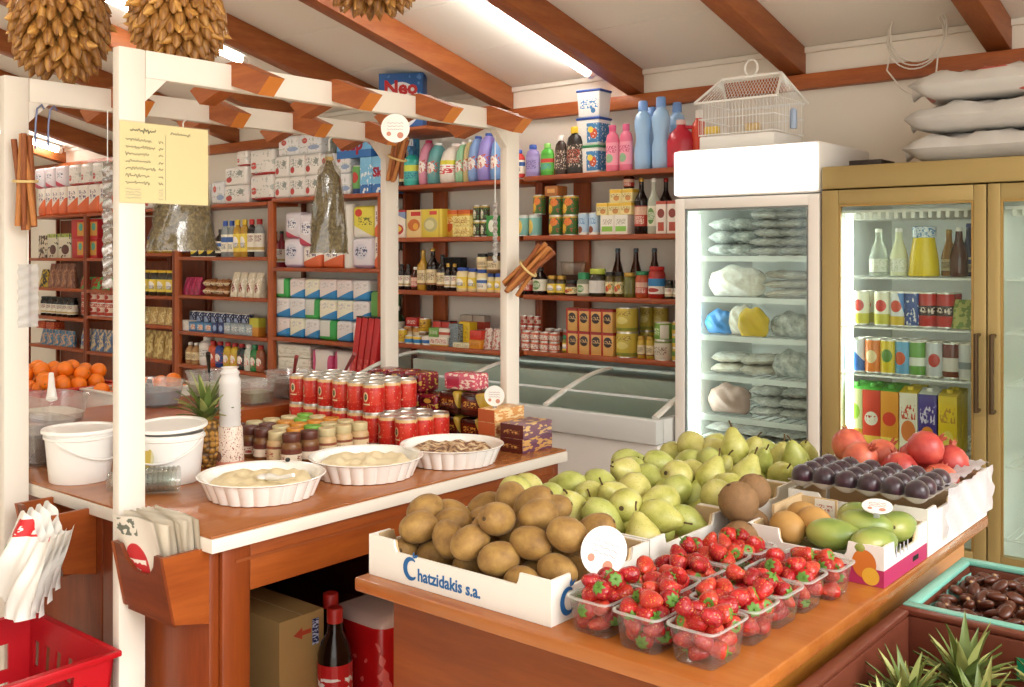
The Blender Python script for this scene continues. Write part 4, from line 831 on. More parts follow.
R('D', 3, 188, 211, 3, K(.065, pr('soap blue', '#4a7fae', ('disc', .6, .5, .3, .3, '#d98a4a'), ('words', .1, .9, .2, .8, 8, '#dfe6ea')), .07), 'blue and orange soap box in the front row', 'box', 'blue and orange soap boxes', y=4.03)
R('D', 3, 211, 223, 2, K(.07, pr('soap navy', '#24376e', ('disc', .5, .5, .3, .3, '#8fa8d0')), .07), 'navy soap packet in the front row of the soap box shelf', 'box', 'navy soap packets', y=4.03)
R('D', 3, 223, 252, 4, K(.075, pr('soap grey', '#aab6ba', ('spots', 6, .55, '#7f98a8'), ('words', .1, .9, .3, .7, 8, '#e9edea')), .07), 'pale grey blue soap packet in the front row', 'box', 'pale grey soap packets', y=4.03)
R('D', 3, 252, 262, 1, K(.12, pr('lime box', '#b8b83a', ('band', 0, .5, '#c8862e')), .06), 'lime green box beside the orange shelf post', 'box', y=4.06)
R('D', 3, 192, 252, 8, C(.135, pr('navy tub', '#2c355c', ('disc', .5, .5, .3, .3, '#8f9fc0'), ('spots', 8, .62, '#dfe3ea'))), 'navy blue tin behind the soap packets', 'tin', 'navy tins behind the soap', y=4.14, name='tin')
R('D', 4, 186, 198, 2, B(.15, mat('amber soap', '#b08a5a', .3), lab_cream, m_capw, 'sauce'), 'small amber bottle beside the tall white bottle', 'bottle', 'small amber bottles', name='soap_bottle')
R('D', 4, 198, 209, 1, B(.198, mat('white plastic', '#dcd8d0', .4), pr('white print', '#e3dfd6', ('words', .1, .9, .2, .8, 8, '#9aa09a')), m_capw, 'plain'), 'tall white bottle on the dish soap shelf', 'bottle', name='cleaner_bottle')
for a, c, nm, cp in ((209, '#c2502a', 'orange', m_capr), (216, '#1f3f86', 'blue', m_capr), (224, '#c8a82a', 'yellow', m_capr), (231, '#cfae30', 'amber yellow', m_capr), (238, '#23302c', 'dark', m_capr), (245, '#cfd6c8', 'milky', m_capw), (251, '#1f7a3a', 'green', m_capgr), (257, '#9a5a3a', 'brown', m_capr)):
    R('D', 4, a, a+7, 1, B(.175, mat('dish soap ' + nm, c, .25), pr('dish ' + nm, c, ('disc', .5, .5, .3, .32, '#efeae0'), ('spots', 7, .62, '#d84a3a')), cp, 'shampoo'), nm + ' dish soap bottle in the coloured row behind the counter', 'bottle', name='dish_soap_bottle', shrink=1.1)
# ---- bay E (seen between the two near posts)
R('E', 1, 147, 174, 4, J(.12, mat('mustard jar', '#b8962c', .3), lab_yel, m_capb), 'small yellow jar with dark lid behind the price sheet', 'jar', 'yellow jars with dark lids')
R('E', 2, 140, 174, 4, J(.185, mat('dark coffee', '#3a3020', .3), lab_yel, m_capy), 'coffee jar with yellow label between the near posts', 'jar', 'yellow labelled coffee jars')
R('E', 3, 142, 174, 4, PO(.125, pr('pasta a', '#b89a5c', ('spots', 6, .55, '#d8c48a')), .07), 'tan pasta bag between the near posts', 'bag', 'tan pasta bags', name='pasta_bag')
R('E', 4, 142, 175, 3, PO(.20, pr('pasta b', '#a88a4c', ('spots', 5, .52, '#d2bc7a')), .09, 1), 'large golden pasta bag on a low shelf between the near posts', 'bag', 'golden pasta bags', name='pasta_bag')
R('E', 0, 146, 174, 2, PK(.15, wtp, .16, 9), 'white paper pack on the top shelf behind the price sheet', 'paper pack', 'packs behind the price sheet', name='paper_pack')
# ---- bays F and G (far end)
R('F', 0, 40, 68, 4, PK(.235, tp3, .15), 'toilet paper pack on the top shelf at the far end', 'paper pack', 'far toilet paper packs', name='paper_pack', shrink=.97)
R('F', 0, 36, 68, 3, PK(.17, tp, .15), 'toilet paper pack on the upper layer at the far end', 'paper pack', 'upper far toilet paper packs', z=LEV['F'][0]+.236, name='paper_pack', shrink=.97)
R('G', 0, 69, 112, 4, PK(.235, tp3, .15, 3), 'orange printed paper pack on the top shelf behind the foil strip', 'paper pack', 'orange printed far packs', name='paper_pack', shrink=.97)
R('G', 0, 70, 106, 3, PK(.17, wt2, .15, 4), 'white and red paper pack on the upper layer near the foil strip', 'paper pack', 'upper packs near the foil strip', z=LEV['G'][0]+.236, name='paper_pack', shrink=.97)
R('F', 1, 41, 49, 1, K(.19, pr('check box', '#4a4034', ('spots', 5, .5, '#cfc4ae')), .1), 'dark checked carton at the far end', 'carton', name='carton')
R('F', 1, 49, 73, 2, K(.20, pr('meat box', '#cfc9b4', ('disc', .55, .35, .3, .2, '#5a2a24'), ('band', .85, 1, '#9aa84a'), ('spots', 6, .62, '#3a3430')), .1), 'white carton with green band at the far end', 'carton', 'white cartons with green band', name='carton')
R('G', 1, 74, 100, 2, K(.155, pr('far red box', '#b02026', ('rect', .45, .95, .15, .85, '#c8923e'), ('disc', .7, .6, .15, .2, '#4a9a8a')), .1), 'red carton with golden picture, stacked near the foil strip', 'carton', 'red cartons with golden picture', stack=2, name='carton')
R('F', 2, 40, 48, 1, PO(.15, pr('mustard bag', '#c8a82c', ('spots', 5, .5, '#3a3424')), .07), 'yellow and black bag on a far shelf', 'bag', name='snack_bag')
R('F', 2, 49, 74, 4, PO(.20, pr('brown bags', '#7a4a34', ('spots', 6, .55, '#a87a5a')), .07), 'brown bag of pulses on a far shelf', 'bag', 'brown bags of pulses', name='pulse_bag')
R('G', 2, 80, 112, 3, PO(.10, pr('green red bag', '#a8281f', ('spots', 4, .52, '#4fa04a')), .08, 2), 'red and green bag near the oranges on a middle shelf', 'bag', 'red and green bags', name='snack_bag')
R('F', 3, 41, 73, 6, J(.16, mat('black olives', '#221a14', .25), lab_white, m_capk), 'dark jar in the row above the oranges', 'jar', 'dark jars above the oranges')
R('G', 3, 81, 112, 4, C(.10, redt), 'red tin on a shelf above the oranges', 'tin', 'red tins above the oranges', stack=2, name='tin')
R('F', 4, 41, 73, 5, PO(.13, pr('blue snack', '#4a7a9a', ('spots', 6, .55, '#c8a080')), .07), 'pale blue bag on the shelf just above the oranges', 'bag', 'pale blue bags', name='snack_bag')
R('F', 4, 41, 60, 2, K(.06, pr('red tray', '#b03a26', ('spots', 6, .55, '#d0763a')), .09), 'red box on the pale blue bags at the far end', 'box', 'red boxes at the far end', z=LEV['F'][4]+.1305, y=4.1)
R('G', 4, 81, 112, 4, PO(.17, pr('blue snack2', '#5a6f92', ('spots', 5, .52, '#c9b490')), .08, 2), 'blue and tan bag above the oranges near the white post', 'bag', 'blue and tan bags', name='snack_bag')
# ================================================================== ON AND UNDER THE COUNTER
m_pl = mat('white plastic gloss', '#f3f1ec', .3); m_por = mat('white porcelain', '#f6f4ee', .18, coat=.3)
def dish(r, h, filling, name):
    b = MB(); n = 144; rings = [(.84, 0, 0), (.985, .93, 1), (1.05, 1.0, 0), (1.03, 1.03, 0), (.97, .98, 0), (.85, .35, 0), (0, .30, 0)]
    vs = []; rows_ = []
    for k, zz, w in [(0, 0, 0), (.80, 0, 0)] + [(.845+.14*t, t*.92, 1) for t in (.04, .5, 1)] + rings[2:]:
        idx = []
        for i in range(n):
            a = 2*PI*i/n; f = 1 + (.050*abs(math.sin(a*12))**.7 - .035 if w else 0)
            vs.append((r*k*f*math.cos(a), r*k*f*math.sin(a), h*zz)); idx.append(len(vs)-1)
        rows_.append(idx)
    b.add(vs, [(rows_[j][i], rows_[j][(i+1) % n], rows_[j+1][(i+1) % n], rows_[j+1][i]) for j in range(len(rows_)-1) for i in range(n)])
    fm = MB(); pts = [(0, 0)] ; vs = []; fs = []
    R_, S_ = 9, 40
    for j in range(R_+1):
        for i in range(S_):
            a = 2*PI*i/S_; q_ = j/R_*.86*r
            x, y = q_*math.cos(a), q_*math.sin(a)
            z = h*(.80+.10*math.sin(x*55+1)*math.cos(y*48)+.07*math.sin(x*120+y*90)) + (0 if j < R_ else -h*.22)
            vs.append((x, y, z))
    for j in range(R_):
        for i in range(S_): fs.append((j*S_+i, j*S_+(i+1) % S_, (j+1)*S_+(i+1) % S_, (j+1)*S_+i))
    fm.add(vs, fs)
    return [('baking_dish', b.mesh('baking_dish', m_por, 35)), (name, fm.mesh(name, filling, 80))]
f1 = mat('cheese spread', '#e6d6ac', .6, var=.10, vs=60, bump=.5, bs=80); f2 = mat('smooth spread', '#ecdeb6', .5, var=.08, vs=20)
f3 = NT('nut spread'); f3.l.new(f3.ramp(f3.noise(f3.coord('Object'), 55, 3), [(.42, '#6d4326'), (.5, '#b99062'), (.62, '#ddcaa6')]), f3.b.inputs['Base Color']); f3.bump(f3.noise(f3.coord('Object'), 60, 3), .8, .01); f3 = f3.m
for px, py, r, f, nm, lb in ((262, 508, .155, f1, 'spread', 'fluted white dish of speckled spread next to the plastic bucket'), (366, 486, .153, f2, 'spread', 'fluted white dish of smooth cream spread, middle of the three dishes'), (452, 471, .148, f3, 'spread', 'fluted white dish of nutty brown spread beside the boxes')):
    p = atz(px, py, CT, r*.84); d = put(dish(r, .056, f, nm), lb, 'dish', (p.x, p.y, CT+.0005))
    if f is f1:
        b = MB().tube([(.02, .02, .052), (.075, .045, .06), (.12, .075, .075)], [.010, .006, .005], 10); b.ell((.0, .008, .049), (.026, .017, .006))
        put([('serving_spoon', b.mesh('serving_spoon', m_pl))], 'white plastic spoon resting in the speckled spread', 'spoon', (p.x+.02, p.y-.02, CT+.004), -.6)
        put([('olive', MB().ell((0, 0, 0), (.007, .007, .006)).mesh('olive', mat('black olive', '#1c1613', .25)))], 'single black olive on the rim of the speckled spread dish', 'olive', (p.x-.06, p.y+.128, CT+.0635))
def bucket(r, h, tilt):
    b = MB().lathe([(0, 0), (r*.84, 0), (r*.86, .004), (r*.97, h*.80), (r*1.02, h*.82), (r*1.02, h*.86), (r*.97, h*.87), (r*.98, h*.92), (r*.95, h*.92), (r*.83, .008), (0, .008)], 40)
    lid = MB().lathe([(0, h*.965), (r*.9, h*.965), (r*.94, h*.99), (r*1.06, h*.99), (r*1.08, h*.97), (r*1.08, h*.93), (r*1.05, h*.93), (r*1.03, h*.955), (0, h*.95)], 40)
    hd = MB().tube([(r*1.03*math.cos(a), r*1.03*math.sin(a)-.0, h*.80-.055*max(0, math.sin(a-PI))) for a in [PI+PI*i/16 for i in range(17)]], .003, 6)
    ml = lid.mesh('lid', m_pl, 40); mh = hd.mesh('handle', m_pl, 60)
    if tilt: ml.transform(Matrix.Translation((0, 0, .012)) @ Matrix.Translation((0, 0, h)) @ Matrix.Rotation(.06, 4, 'X') @ Matrix.Translation((0, 0, -h)))
    return [('bucket', b.mesh('bucket', m_pl, 40)), ('lid', ml), ('handle', mh)]
p = atz(80, 486, CT, .08); put(bucket(.092, .145, False), 'white plastic bucket with closed lid, beyond the white post from the dishes', 'bucket', (p.x, p.y, CT+.0005), 2.0)
p = atz(170, 487, CT, .08); b2 = put(bucket(.092, .145, True), 'white plastic bucket with a loose lid beside the pineapple', 'bucket', (p.x, p.y, CT+.0005), .5)
link('sticker', MB().lathe([(0, 0), (.028, 0)], 24).mesh('sticker', pr('sticker', '#d9d2a6', ('disc', .5, .5, .3, .3, '#c8b04a')), None, fix=False), b2, (-.02, -.087, .075), (PI/2-.1, 0, -.25))
# clear cups lying on the worktop
m_cup = clear('clear cup plastic', '#f8faf8', .3, .06)
def cupstack(n, r, l, m):
    b = MB()
    for i in range(n): b.lathe([(r*.75, i*l), (r, i*l+.075), (r*1.06, i*l+.077), (r*1.06, i*l+.080), (r, i*l+.080), (r*.73, i*l+.003)], 20)
    b.lathe([(0, .001), (r*.74, .001)], 20); return b
p = atz(108, 499, CT, .04); q2 = atz(172, 497, CT, .04)
put([('plastic_cups', cupstack(9, .032, .012, m_cup).mesh('plastic_cups', m_cup, 50))], 'sleeve of clear plastic cups lying on the worktop behind the near white post', 'cups', (p.x, p.y, CT+.0345), rot=(0, PI/2-.02, math.atan2(q2.y-p.y, q2.x-p.x)))
# cup tower: printed cup with clear cups
m_print = pr('spotted cup', '#ead9c8', ('spots', 22, .62, '#9a5a4a'), ('disc', .5, .28, .16, .12, '#7a5a4a'), ('band', 0, .16, '#d98f78'))
p = atz(230, 469, CT, .04)
put([('printed_cups', MB().lathe([(0, 0), (.040, 0), (.041, .004), (.036, .112), (.034, .118), (0, .118)], 28).mesh('printed_cups', m_print, 40))], 'upturned stack of printed paper cups next to the pineapple', 'cups', (p.x, p.y, CT+.0005))
b = MB()
b.lathe([(.0295, 0)] + [(r_, i*.0135+dz_) for i in range(10) for r_, dz_ in ((.0312, .001), (.0300, .0125))] + [(.029, .137), (.024, .147), (.029, .155), (.020, .165), (.026, .171)], 20)
put([('plastic_cups', b.mesh('plastic_cups', clear('cup film', '#f8f6f4', .2, .85, .2, .25), 60))], 'tall sleeve of white plastic cups standing on the printed cups', 'cups', (p.x, p.y, CT+.119))
# pineapple
def pine_parts(r, h, crown_h, nl, seed):
    rr = random.Random(seed)
    b = MB().lathe([(0, 0)] + [(r*(math.sin(PI*(.14+.72*t)))**.55, h*t) for t in [i/10 for i in range(11)]] + [(0, h)], 28)
    mn = 'pineapple skin'
    if mn not in _M:
        t = NT(mn); v = t.node('ShaderNodeTexVoronoi'); v.inputs['Scale'].default_value = 60; v.inputs['Randomness'].default_value = .35
        t.l.new(t.coord('Object'), v.inputs['Vector']); t.l.new(t.ramp(v.outputs['Distance'], [(.05, '#9a6a2a'), (.35, '#b8863a'), (.62, '#5a3f1c')]), t.b.inputs['Base Color'])
        inv = t.math('SUBTRACT', 1.0, v.outputs['Distance']); t.bump(inv, .9, .012); t.b.inputs['Roughness'].default_value = .55; _M[mn] = t.m
    parts = [('pineapple', b.mesh('pineapple', _M[mn], 60))]
    for i in range(nl):
        f = i/nl; a = i*2.4; out = .45+1.35*(1-f); l = crown_h*(.55+.45*f)*rr.uniform(.9, 1.1); w = r*.30
        pts = []
        for k in range(6):
            t = k/5; rad = r*.22*(1-f) + l*out*.55*t**1.5; z = h*.985 + l*(t*(1.05-.25*out) - .35*out*t*t*.5)
            pts.append((Vector((math.cos(a)*rad, math.sin(a)*rad, z)), w*(1-t)**.7*(.6+.8*t*(1-t)*2)))
        side = Vector((-math.sin(a), math.cos(a), 0)); vs = []
        for c, ww in pts: vs += [c-side*ww, c+Vector((0, 0, -.003)), c+side*ww]
        fs = []
        for k in range(5): fs += [(3*k, 3*k+1, 3*k+4, 3*k+3), (3*k+1, 3*k+2, 3*k+5, 3*k+4)]
        parts.append(('crown_leaf', MB().add(vs, fs).mesh('crown_leaf', mat('pineapple leaf', '#66783a', .5, var=.3, vs=30) if i % 3 else mat('pineapple leaf pale', '#a3a862', .5, var=.25, vs=30), 80, fix=False)))
    return parts
p = atz(204, 472, CT, .055); put(pine_parts(.056, .135, .17, 34, 3), 'pineapple standing on the counter between bucket and cups', 'pineapple', (p.x-.02, p.y+.02, CT+.0005))
# jars
cols = [('brown cap', '#5a2f22', 'brown'), ('pale gold cap', '#c9b98a', 'pale gold'), ('amber cap', '#d08a2c', 'orange'), ('leaf cap', '#6fae3a', 'green')]
lj = pr('jar label brown', '#e9dcc6', ('band', .6, 1, '#6a3526'), ('words', .1, .9, .1, .5, 10, '#8a3a30'), ('rect', .3, .5, .1, .3, '#a8382c'))
lj2 = pr('jar label tan', '#d9c49c', ('band', .8, 1, '#8a4a35'), ('words', .1, .9, .15, .6, 10, '#a85a45'))
pat = ['b b b g b', 'g b g o b', 'g o o n g', 'g n o n g', 'n g o n o']
for j, line in enumerate(pat):
    for i, k in enumerate(line.split()):
        c = cols['bgon'.index(k)]
        body = mat('honey dark', '#7a5230', .25) if k == 'b' else mat('tahini', '#c9a878', .35)
        if j >= 3 and i >= 3: c = cols[1]; body = mat('tahini', '#c9a878', .35)
        o = put(jar(.0305, .092, body, lj if k == 'b' else lj2, mat(c[0], c[1], .4), .022), 'small jar with %s lid among the jars behind the dishes' % c[2], 'jar', (-2.67+i*.0672+rnd.uniform(-.002, .002), 1.875+j*.066+rnd.uniform(-.001, .001), CT+.0005), rnd.uniform(0, 6), 'jars with %s lids behind the dishes' % c[2])
# red tins
rt = pr('dolma tin', '#c2271f', ('band', .9, 1, '#d9b27a'), ('disc', .38, .58, .13, .17, '#e3c79a'), ('disc', .38, .58, .08, .11, '#4a5a3a'), ('rect', .2, .6, .30, .35, '#e6d2a8'), ('rect', .6, .95, .3, .8, '#cf3a2a'), ('spots', 14, .70, '#e0bf8a'), rough=.3)
for s in range(2):
    for j in range(3):
        for i in range(8 if s == 0 else 6):
            x = -2.86+i*.0765; y = 2.27+j*.0745
            lv = 'upper' if s else 'lower'
            put([('tin', can(.0365, .098, rt)[0][1]), can(.0365, .098, rt)[1]], 'red tin with gold picture in the %s layer of the tin stack' % lv, 'tin', (x, y, CT+.0005+s*.0985), rnd.uniform(-.4, .4), 'red tins, %s layer' % lv)
# foil coffee bricks
fo1 = pr('foil red brown', '#7a1626', ('spots', 7, .60, '#b8923e'), ('rect', .15, .85, .55, .85, '#4a1018'), ('disc', .5, .7, .2, .12, '#c8963e'), rough=.16); fo2 = pr('foil dark gold', '#3a1810', ('rect', .1, .9, .3, .75, '#5a2010'), ('words', .2, .8, .4, .65, 9, '#c8923e'), ('tri', 1, .4, 1.12, '#b8983a'), rough=.16)
fo3 = pr('foil pink', '#c4586a', ('spots', 6, .56, '#e6cdbf'), ('rect', .1, .5, .2, .8, '#a83048'), rough=.2)
for s in range(3):
    for i in range(4 if s < 2 else 3):
        put([('coffee_brick', pack(.082, .10, .068, fo1, i+s)[0][1])], 'crimson foil coffee brick in the stack next to the red tins', 'coffee brick', (-2.695+i*.0855+s*.010, 2.52, CT+.0005+s*.071), rnd.uniform(-.05, .05), 'crimson coffee bricks')
for s in range(2):
    for i in range(2):
        put([('coffee_brick', pack(.092, .10, .078, fo2, i+s*3)[0][1])], 'dark brown and gold foil coffee brick before the far post', 'coffee brick', (-2.335+i*.097, 2.525, CT+.0005+s*.0815), rnd.uniform(-.06, .06), 'dark gold coffee bricks')
put([('coffee_brick', pack(.13, .085, .058, fo3, 2)[0][1])], 'pink foil coffee brick lying on the dark gold ones', 'coffee brick', (-2.30, 2.53, CT+.1645), .1)
# biscuit boxes
bx1 = pr('pastry box', '#dcb987', ('band', 0, .3, '#8fa8a0'), ('spots', 5, .58, '#c88a4a')); bx2 = pr('pastry box b', '#cfa878', ('spots', 5, .55, '#a8623a')); bx3 = pr('pastry box c', '#d99a5a', ('spots', 5, .52, '#f0d2a0'))
bsd = mat('box orange end', '#b8582a', .5)
for s, m in enumerate((bx1, bx2, bx3)):
    o = put([('biscuit_box', MB().box((0, 0, .0205), (.072, .145, .041)).mesh('biscuit_box', m, 30, .001)), ('end_flap', MB().box((0, -.0728, .0205), (.070, .0008, .039)).mesh('end_flap', bsd, None))], 'pastry box with orange end, %s of the stack by the far post' % ('lowest', 'middle', 'topmost')[s], 'box', (-2.125, 2.505, CT+.0005+s*.0415), (.03, 0, -.02)[s])
    o = None
bxp = pr('plum box', '#6a4058', ('spots', 4, .50, '#c89a5a'), ('words', .1, .9, .5, .8, 8, '#d9c6c4')); bxq = pr('plum box b', '#7d5a6a', ('spots', 4, .55, '#d9b87a'))
for s, m in enumerate((bxp, bxq)):
    put([('biscuit_box', MB().box((0, 0, .022), (.092, .15, .044)).mesh('biscuit_box', m, 30, .001)), ('end_flap', MB().box((0, -.0753, .022), (.09, .0008, .042)).mesh('end_flap', pr('flap brown', '#5a2018', ('words', .15, .85, .3, .6, 8, '#d9a25a')), None))], 'purple biscuit box with brown end, %s of the pair at the counter corner' % ('lower', 'upper')[s], 'box', (-2.02, 2.505, CT+.0005+s*.0445), (.0, .025)[s])
def price_disc(r, label, loc, rz, tilt=0.0, base=.02):
    d = MB().lathe([(0, -.0012), (r, -.0012), (r, .0012), (0, .0012)], 32, Matrix.Translation((0, 0, r+base)) @ Matrix.Rotation(PI/2, 4, 'X')).mesh('price_card', mat('card white', '#f1efe9', .5), 30)
    clip = MB().box((0, .004, base*.5+.004), (.012, .010, base+.012)).mesh('clip', clear('clip plastic', '#eef0f0', .2, .3), 30, .002)
    dec = MB().lathe([(0, 0), (r*.22, 0)], 16, Matrix.Translation((r*.35, -.0016, r*.5+base)) @ Matrix.Rotation(PI/2, 4, 'X')).lathe([(0, 0), (r*.16, 0)], 16, Matrix.Translation((-.45*r, -.0016, r*.6+base)) @ Matrix.Rotation(PI/2, 4, 'X')).mesh('printed_fruit', mat('print salmon', '#c98a72', .6), None, fix=False)
    w = MB()
    for k in range(3): w.tube([(-r*.55+i*r*.11, -.0016, base+r*(1.35-.22*k)+.0018*math.sin(i*2.3+k)) for i in range(11)], .0006, 4)
    return put([('price_card', d), ('clip', clip), ('printed_fruit', dec), ('handwriting', w.mesh('handwriting', mat('pen ink', '#a58a8a', .6), None))], label, 'price card', loc, rot=(tilt, 0, rz))
price_disc(.033, 'small round white price card standing on the pastry boxes', (-2.12, 2.465, CT+.1255), .5, 0, .006)
# display step with olive tubs
st = put([('display_step', MB().span((-3.46, 1.5, CT+.0005), (-2.98, 2.57, CT+.075)).mesh('display_step', w_pan_lit, 30, .003))], 'low wooden step at the back of the counter under the olive tubs', 'step', (0, 0, 0))
SZ = CT+.0755
m_tub = clear('tub plastic', '#fdfdfc', .2, .10)
def bowl(w, d, h, cont, fill):
    b = MB(); e = 6
    def ringp(k, z): return [(w/2*k*math.copysign(abs(math.cos(a))**.5, math.cos(a)), d/2*k*math.copysign(abs(math.sin(a))**.5, math.sin(a)), z) for a in [2*PI*i/28 for i in range(28)]]
    rs = [ringp(.80, 0), ringp(.82, .004), ringp(.98, h*.93), ringp(1.03, h*.95), ringp(1.03, h), ringp(.96, h*.985), ringp(.79, .006)]
    vs = [p for r in rs for p in r]; b.add(vs, [(j*28+i, j*28+(i+1) % 28, (j+1)*28+(i+1) % 28, (j+1)*28+i) for j in range(len(rs)-1) for i in range(28)] + [tuple(range(28))[::-1]])
    c = MB(); cs = [ringp(.77, .008), ringp(.79+.16*fill, h*fill), ringp(.5, h*(fill+.06)), ringp(.01, h*(fill+.08))]
    c.add([p for r in cs for p in r], [(j*28+i, j*28+(i+1) % 28, (j+1)*28+(i+1) % 28, (j+1)*28+i) for j in range(3) for i in range(28)])
    return [('tub', b.mesh('tub', m_tub, 50)), ('contents', c.mesh('contents', cont, 80))]
olv = mat('olive mix', '#5a3a26', .3, var=.4, vs=70, bump=1.0, bs=110); olg = mat('green olive mix', '#7a7440', .3, var=.3, vs=70, bump=1.0, bs=110); wine = mat('wine olives', '#3a141c', .3, var=.3, vs=60, bump=.9, bs=110); fet = mat('white cheese', '#e6e0d0', .5, var=.08, vs=40, bump=.5, bs=50)
tubs = [(-3.11, 2.435, .20, .16, .10, olv, .6, 'clear tub of brown olives behind the jars with a spoon in it', 0, 'y'), (-2.925, 2.515, .15, .085, .17, fet, .8, 'clear tub of white cheese between olives and red tins', 0, 'y'), (-3.29, 1.60, .24, .16, .085, fet, .35, 'clear tub in front of the oranges with a white scoop', 0, 'x'), (-3.34, 1.99, .22, .16, .09, mat('herring', '#7f8b93', .3, var=.3, vs=40), .6, 'clear tub of grey marinated fish behind the near white post', 0, 'x'), (-3.36, 2.235, .15, .15, .10, mat('salad mix', '#a8b08a', .4, var=.3, vs=50), .5, 'clear tub of pale salad behind the pineapple', 0, 'x'), (-3.08, 2.245, .12, .12, .085, olg, .5, 'clear tub of green olives behind the cup tower', 0, 'y')]
for px, py, w, d, h, c, f, lb, rz, ax in tubs:
    p = Vector((px, py, SZ+.0005 if 'cheese between' not in lb else CT+.0005))
    put(bowl(w, d, h, c, f), lb, 'tub', p, rz)
    if 'spoon' in lb: put([('spoon', MB().tube([(0, 0, .06), (-.05, .0, .115), (-.11, 0, .165)], [.004, .006, .008], 10).ell((.012, 0, .05), (.02, .012, .006)).mesh('spoon', mat('handle wine', '#8a3a3a', .4)))], 'spoon with wine red handle leaning in the olive tub', 'spoon', (p.x, p.y, SZ), 2.6)
    if 'scoop' in lb: put([('scoop', MB().tube([(0, 0, .065), (.08, .0, .10), (.15, 0, .135)], [.018, .011, .008], 10, flat=.5).mesh('scoop', m_pl))], 'white plastic scoop lying in the tub by the oranges', 'scoop', (p.x-.02, p.y, SZ), 2.7)
    if 'cheese between' in lb: put([('spoon', MB().tube([(0, 0, .055), (-.05, .0, .11), (-.11, 0, .165)], [.004, .006, .008], 10).ell((.012, 0, .048), (.02, .012, .006)).mesh('spoon', mat('handle wine', '#8a3a3a', .4)))], 'spoon with wine red handle leaning in the white cheese tub', 'spoon', (p.x, p.y, CT+.09), 2.9)
    if 'salad' in lb: put([('spoon', MB().tube([(0, 0, .06), (-.05, .0, .12), (-.10, 0, .175)], [.004, .006, .009], 10).ell((.012, 0, .05), (.02, .012, .006)).mesh('spoon', m_black))], 'spoon with black handle leaning in the salad tub', 'spoon', (p.x, p.y, SZ), 2.5)
    if 'fish' in lb: put([('scoop', MB().tube([(0, 0, .06), (.06, .0, .09), (.13, 0, .11)], [.018, .010, .008], 10, flat=.5).mesh('scoop', m_pl))], 'white plastic scoop lying in the tub of fish', 'scoop', (p.x-.02, p.y-.01, SZ), -.5)
p = atz(56, 470, CT, .09); put(bowl(.20, .14, .13, wine, .7) , 'clear tub of dark wine coloured olives beside the white bucket', 'tub', (-3.02, 1.43, CT+.0005))
put([('green_lid', MB().box((0, 0, .008), (.16, .13, .016)).mesh('green_lid', mat('bottle green plastic', '#1f5a44', .35), 30, .006))], 'dark green plastic lid behind the near white post', 'lid', (atz(112, 421, CT+.03).x+.55, 1.66, CT+.0005), .2)
# ------------------------------------------------ counter end: wedge holder with paper bags, second holder, red baskets
def holder(w, loc, label):
    t = .012; b = MB(); prof = lambda x0, x1: None
    side = [(0, 0), (-.115, .0), (-.085, -.15), (0, -.17)]
    r = put([('bag_holder', None)], label, 'holder', loc)
    w_h = wood('holder dark', '#5a2812', '#7a3d1c', 'x', .35)
    for sx in (-1, 1):
        M = Matrix.Translation((sx*(w/2-t/2), 0, 0)) @ Matrix(((0, 0, 1, 0), (1, 0, 0, 0), (0, 1, 0, 0), (0, 0, 0, 1)))
        link('side_board', MB().prism(side, -t/2, t/2, M).mesh('side_board', w_pan_lit, 30), r)
    f = MB(); n = 16; vs = []; W2 = w/2-t-.0005
    top = lambda u: -.055*max(0, 1-((u-.5)/.36)**2)**.5 if abs(u-.5) < .36 else 0
    for i in range(n+1):
        u = i/n; x = -W2+2*W2*u; dz = top(u); yt = -.114+(-dz)*.2
        vs += [(x, yt, dz), (x, -.086, -.148), (x, yt+.01, dz), (x, -.076, -.148)]
    for i in range(n):
        a, c = 4*i, 4*i+4
        f.add([vs[k] for k in (a, a+1, c+1, c, a+2, a+3, c+3, c+2)], [(0,1,2,3), (4,7,6,5), (0,3,7,4), (1,5,6,2)])
    link('front_board', f.mesh('front_board', w_h, 30), r)
    link('base_board', MB().box((0, -.045, -.155), (2*W2, .07, .01)).mesh('base_board', w_h, 30), r)
    return r
hl = holder(.214, (-2.060, 1.2985, .91), 'wooden wedge holder full of paper bags on the counter end')
pbm = pr('paper bag print', '#e6dfd2', ('disc', .40, .42, .26, .30, '#c4262c'), ('words', .2, .6, .3, .55, 6, '#efe6dc'), ('words', .05, .5, .8, .98, 9, '#6a6f62'))
for i in range(7):
    a = .16-.02*i; m = pbm if i == 0 else mat('paper bag', '#e4dbca', .8, var=.04, vs=10)
    b = MB().grid(lambda u, v: (.178*(u-.5), .004*math.sin(u*7+i*2+v*4), .215*v), 8, 8).grid(lambda u, v: (.178*(u-.5), .004*math.sin(u*7+i*2+v*4)+.003, .215*v), 8, 8)
    put([('paper_bag', b.mesh('paper_bag', m, 80))], ('front paper bag with red round print in the wedge holder' if i == 0 else 'plain cream paper bag filed behind the printed one in the wedge holder'), 'paper bag', (-2.064+.003*i, 1.222+i*.0095, .765), group=None if i == 0 else 'plain paper bags in the holder', rot=(a, (-.06, .03, -.02, .04, .02, -.03, .03)[i], 0))
hl2 = holder(.20, (-2.55, 1.2985, .92), 'wooden wedge holder with carrier bags at the far side of the near white post')
cbm = pr('carrier print', '#e9e6df', ('rect', .35, .95, .78, .93, '#c8262c'), ('disc', .25, .62, .10, .09, '#3f8f4f'), ('words', .45, .9, .8, .9, 8, '#efe0dc'))
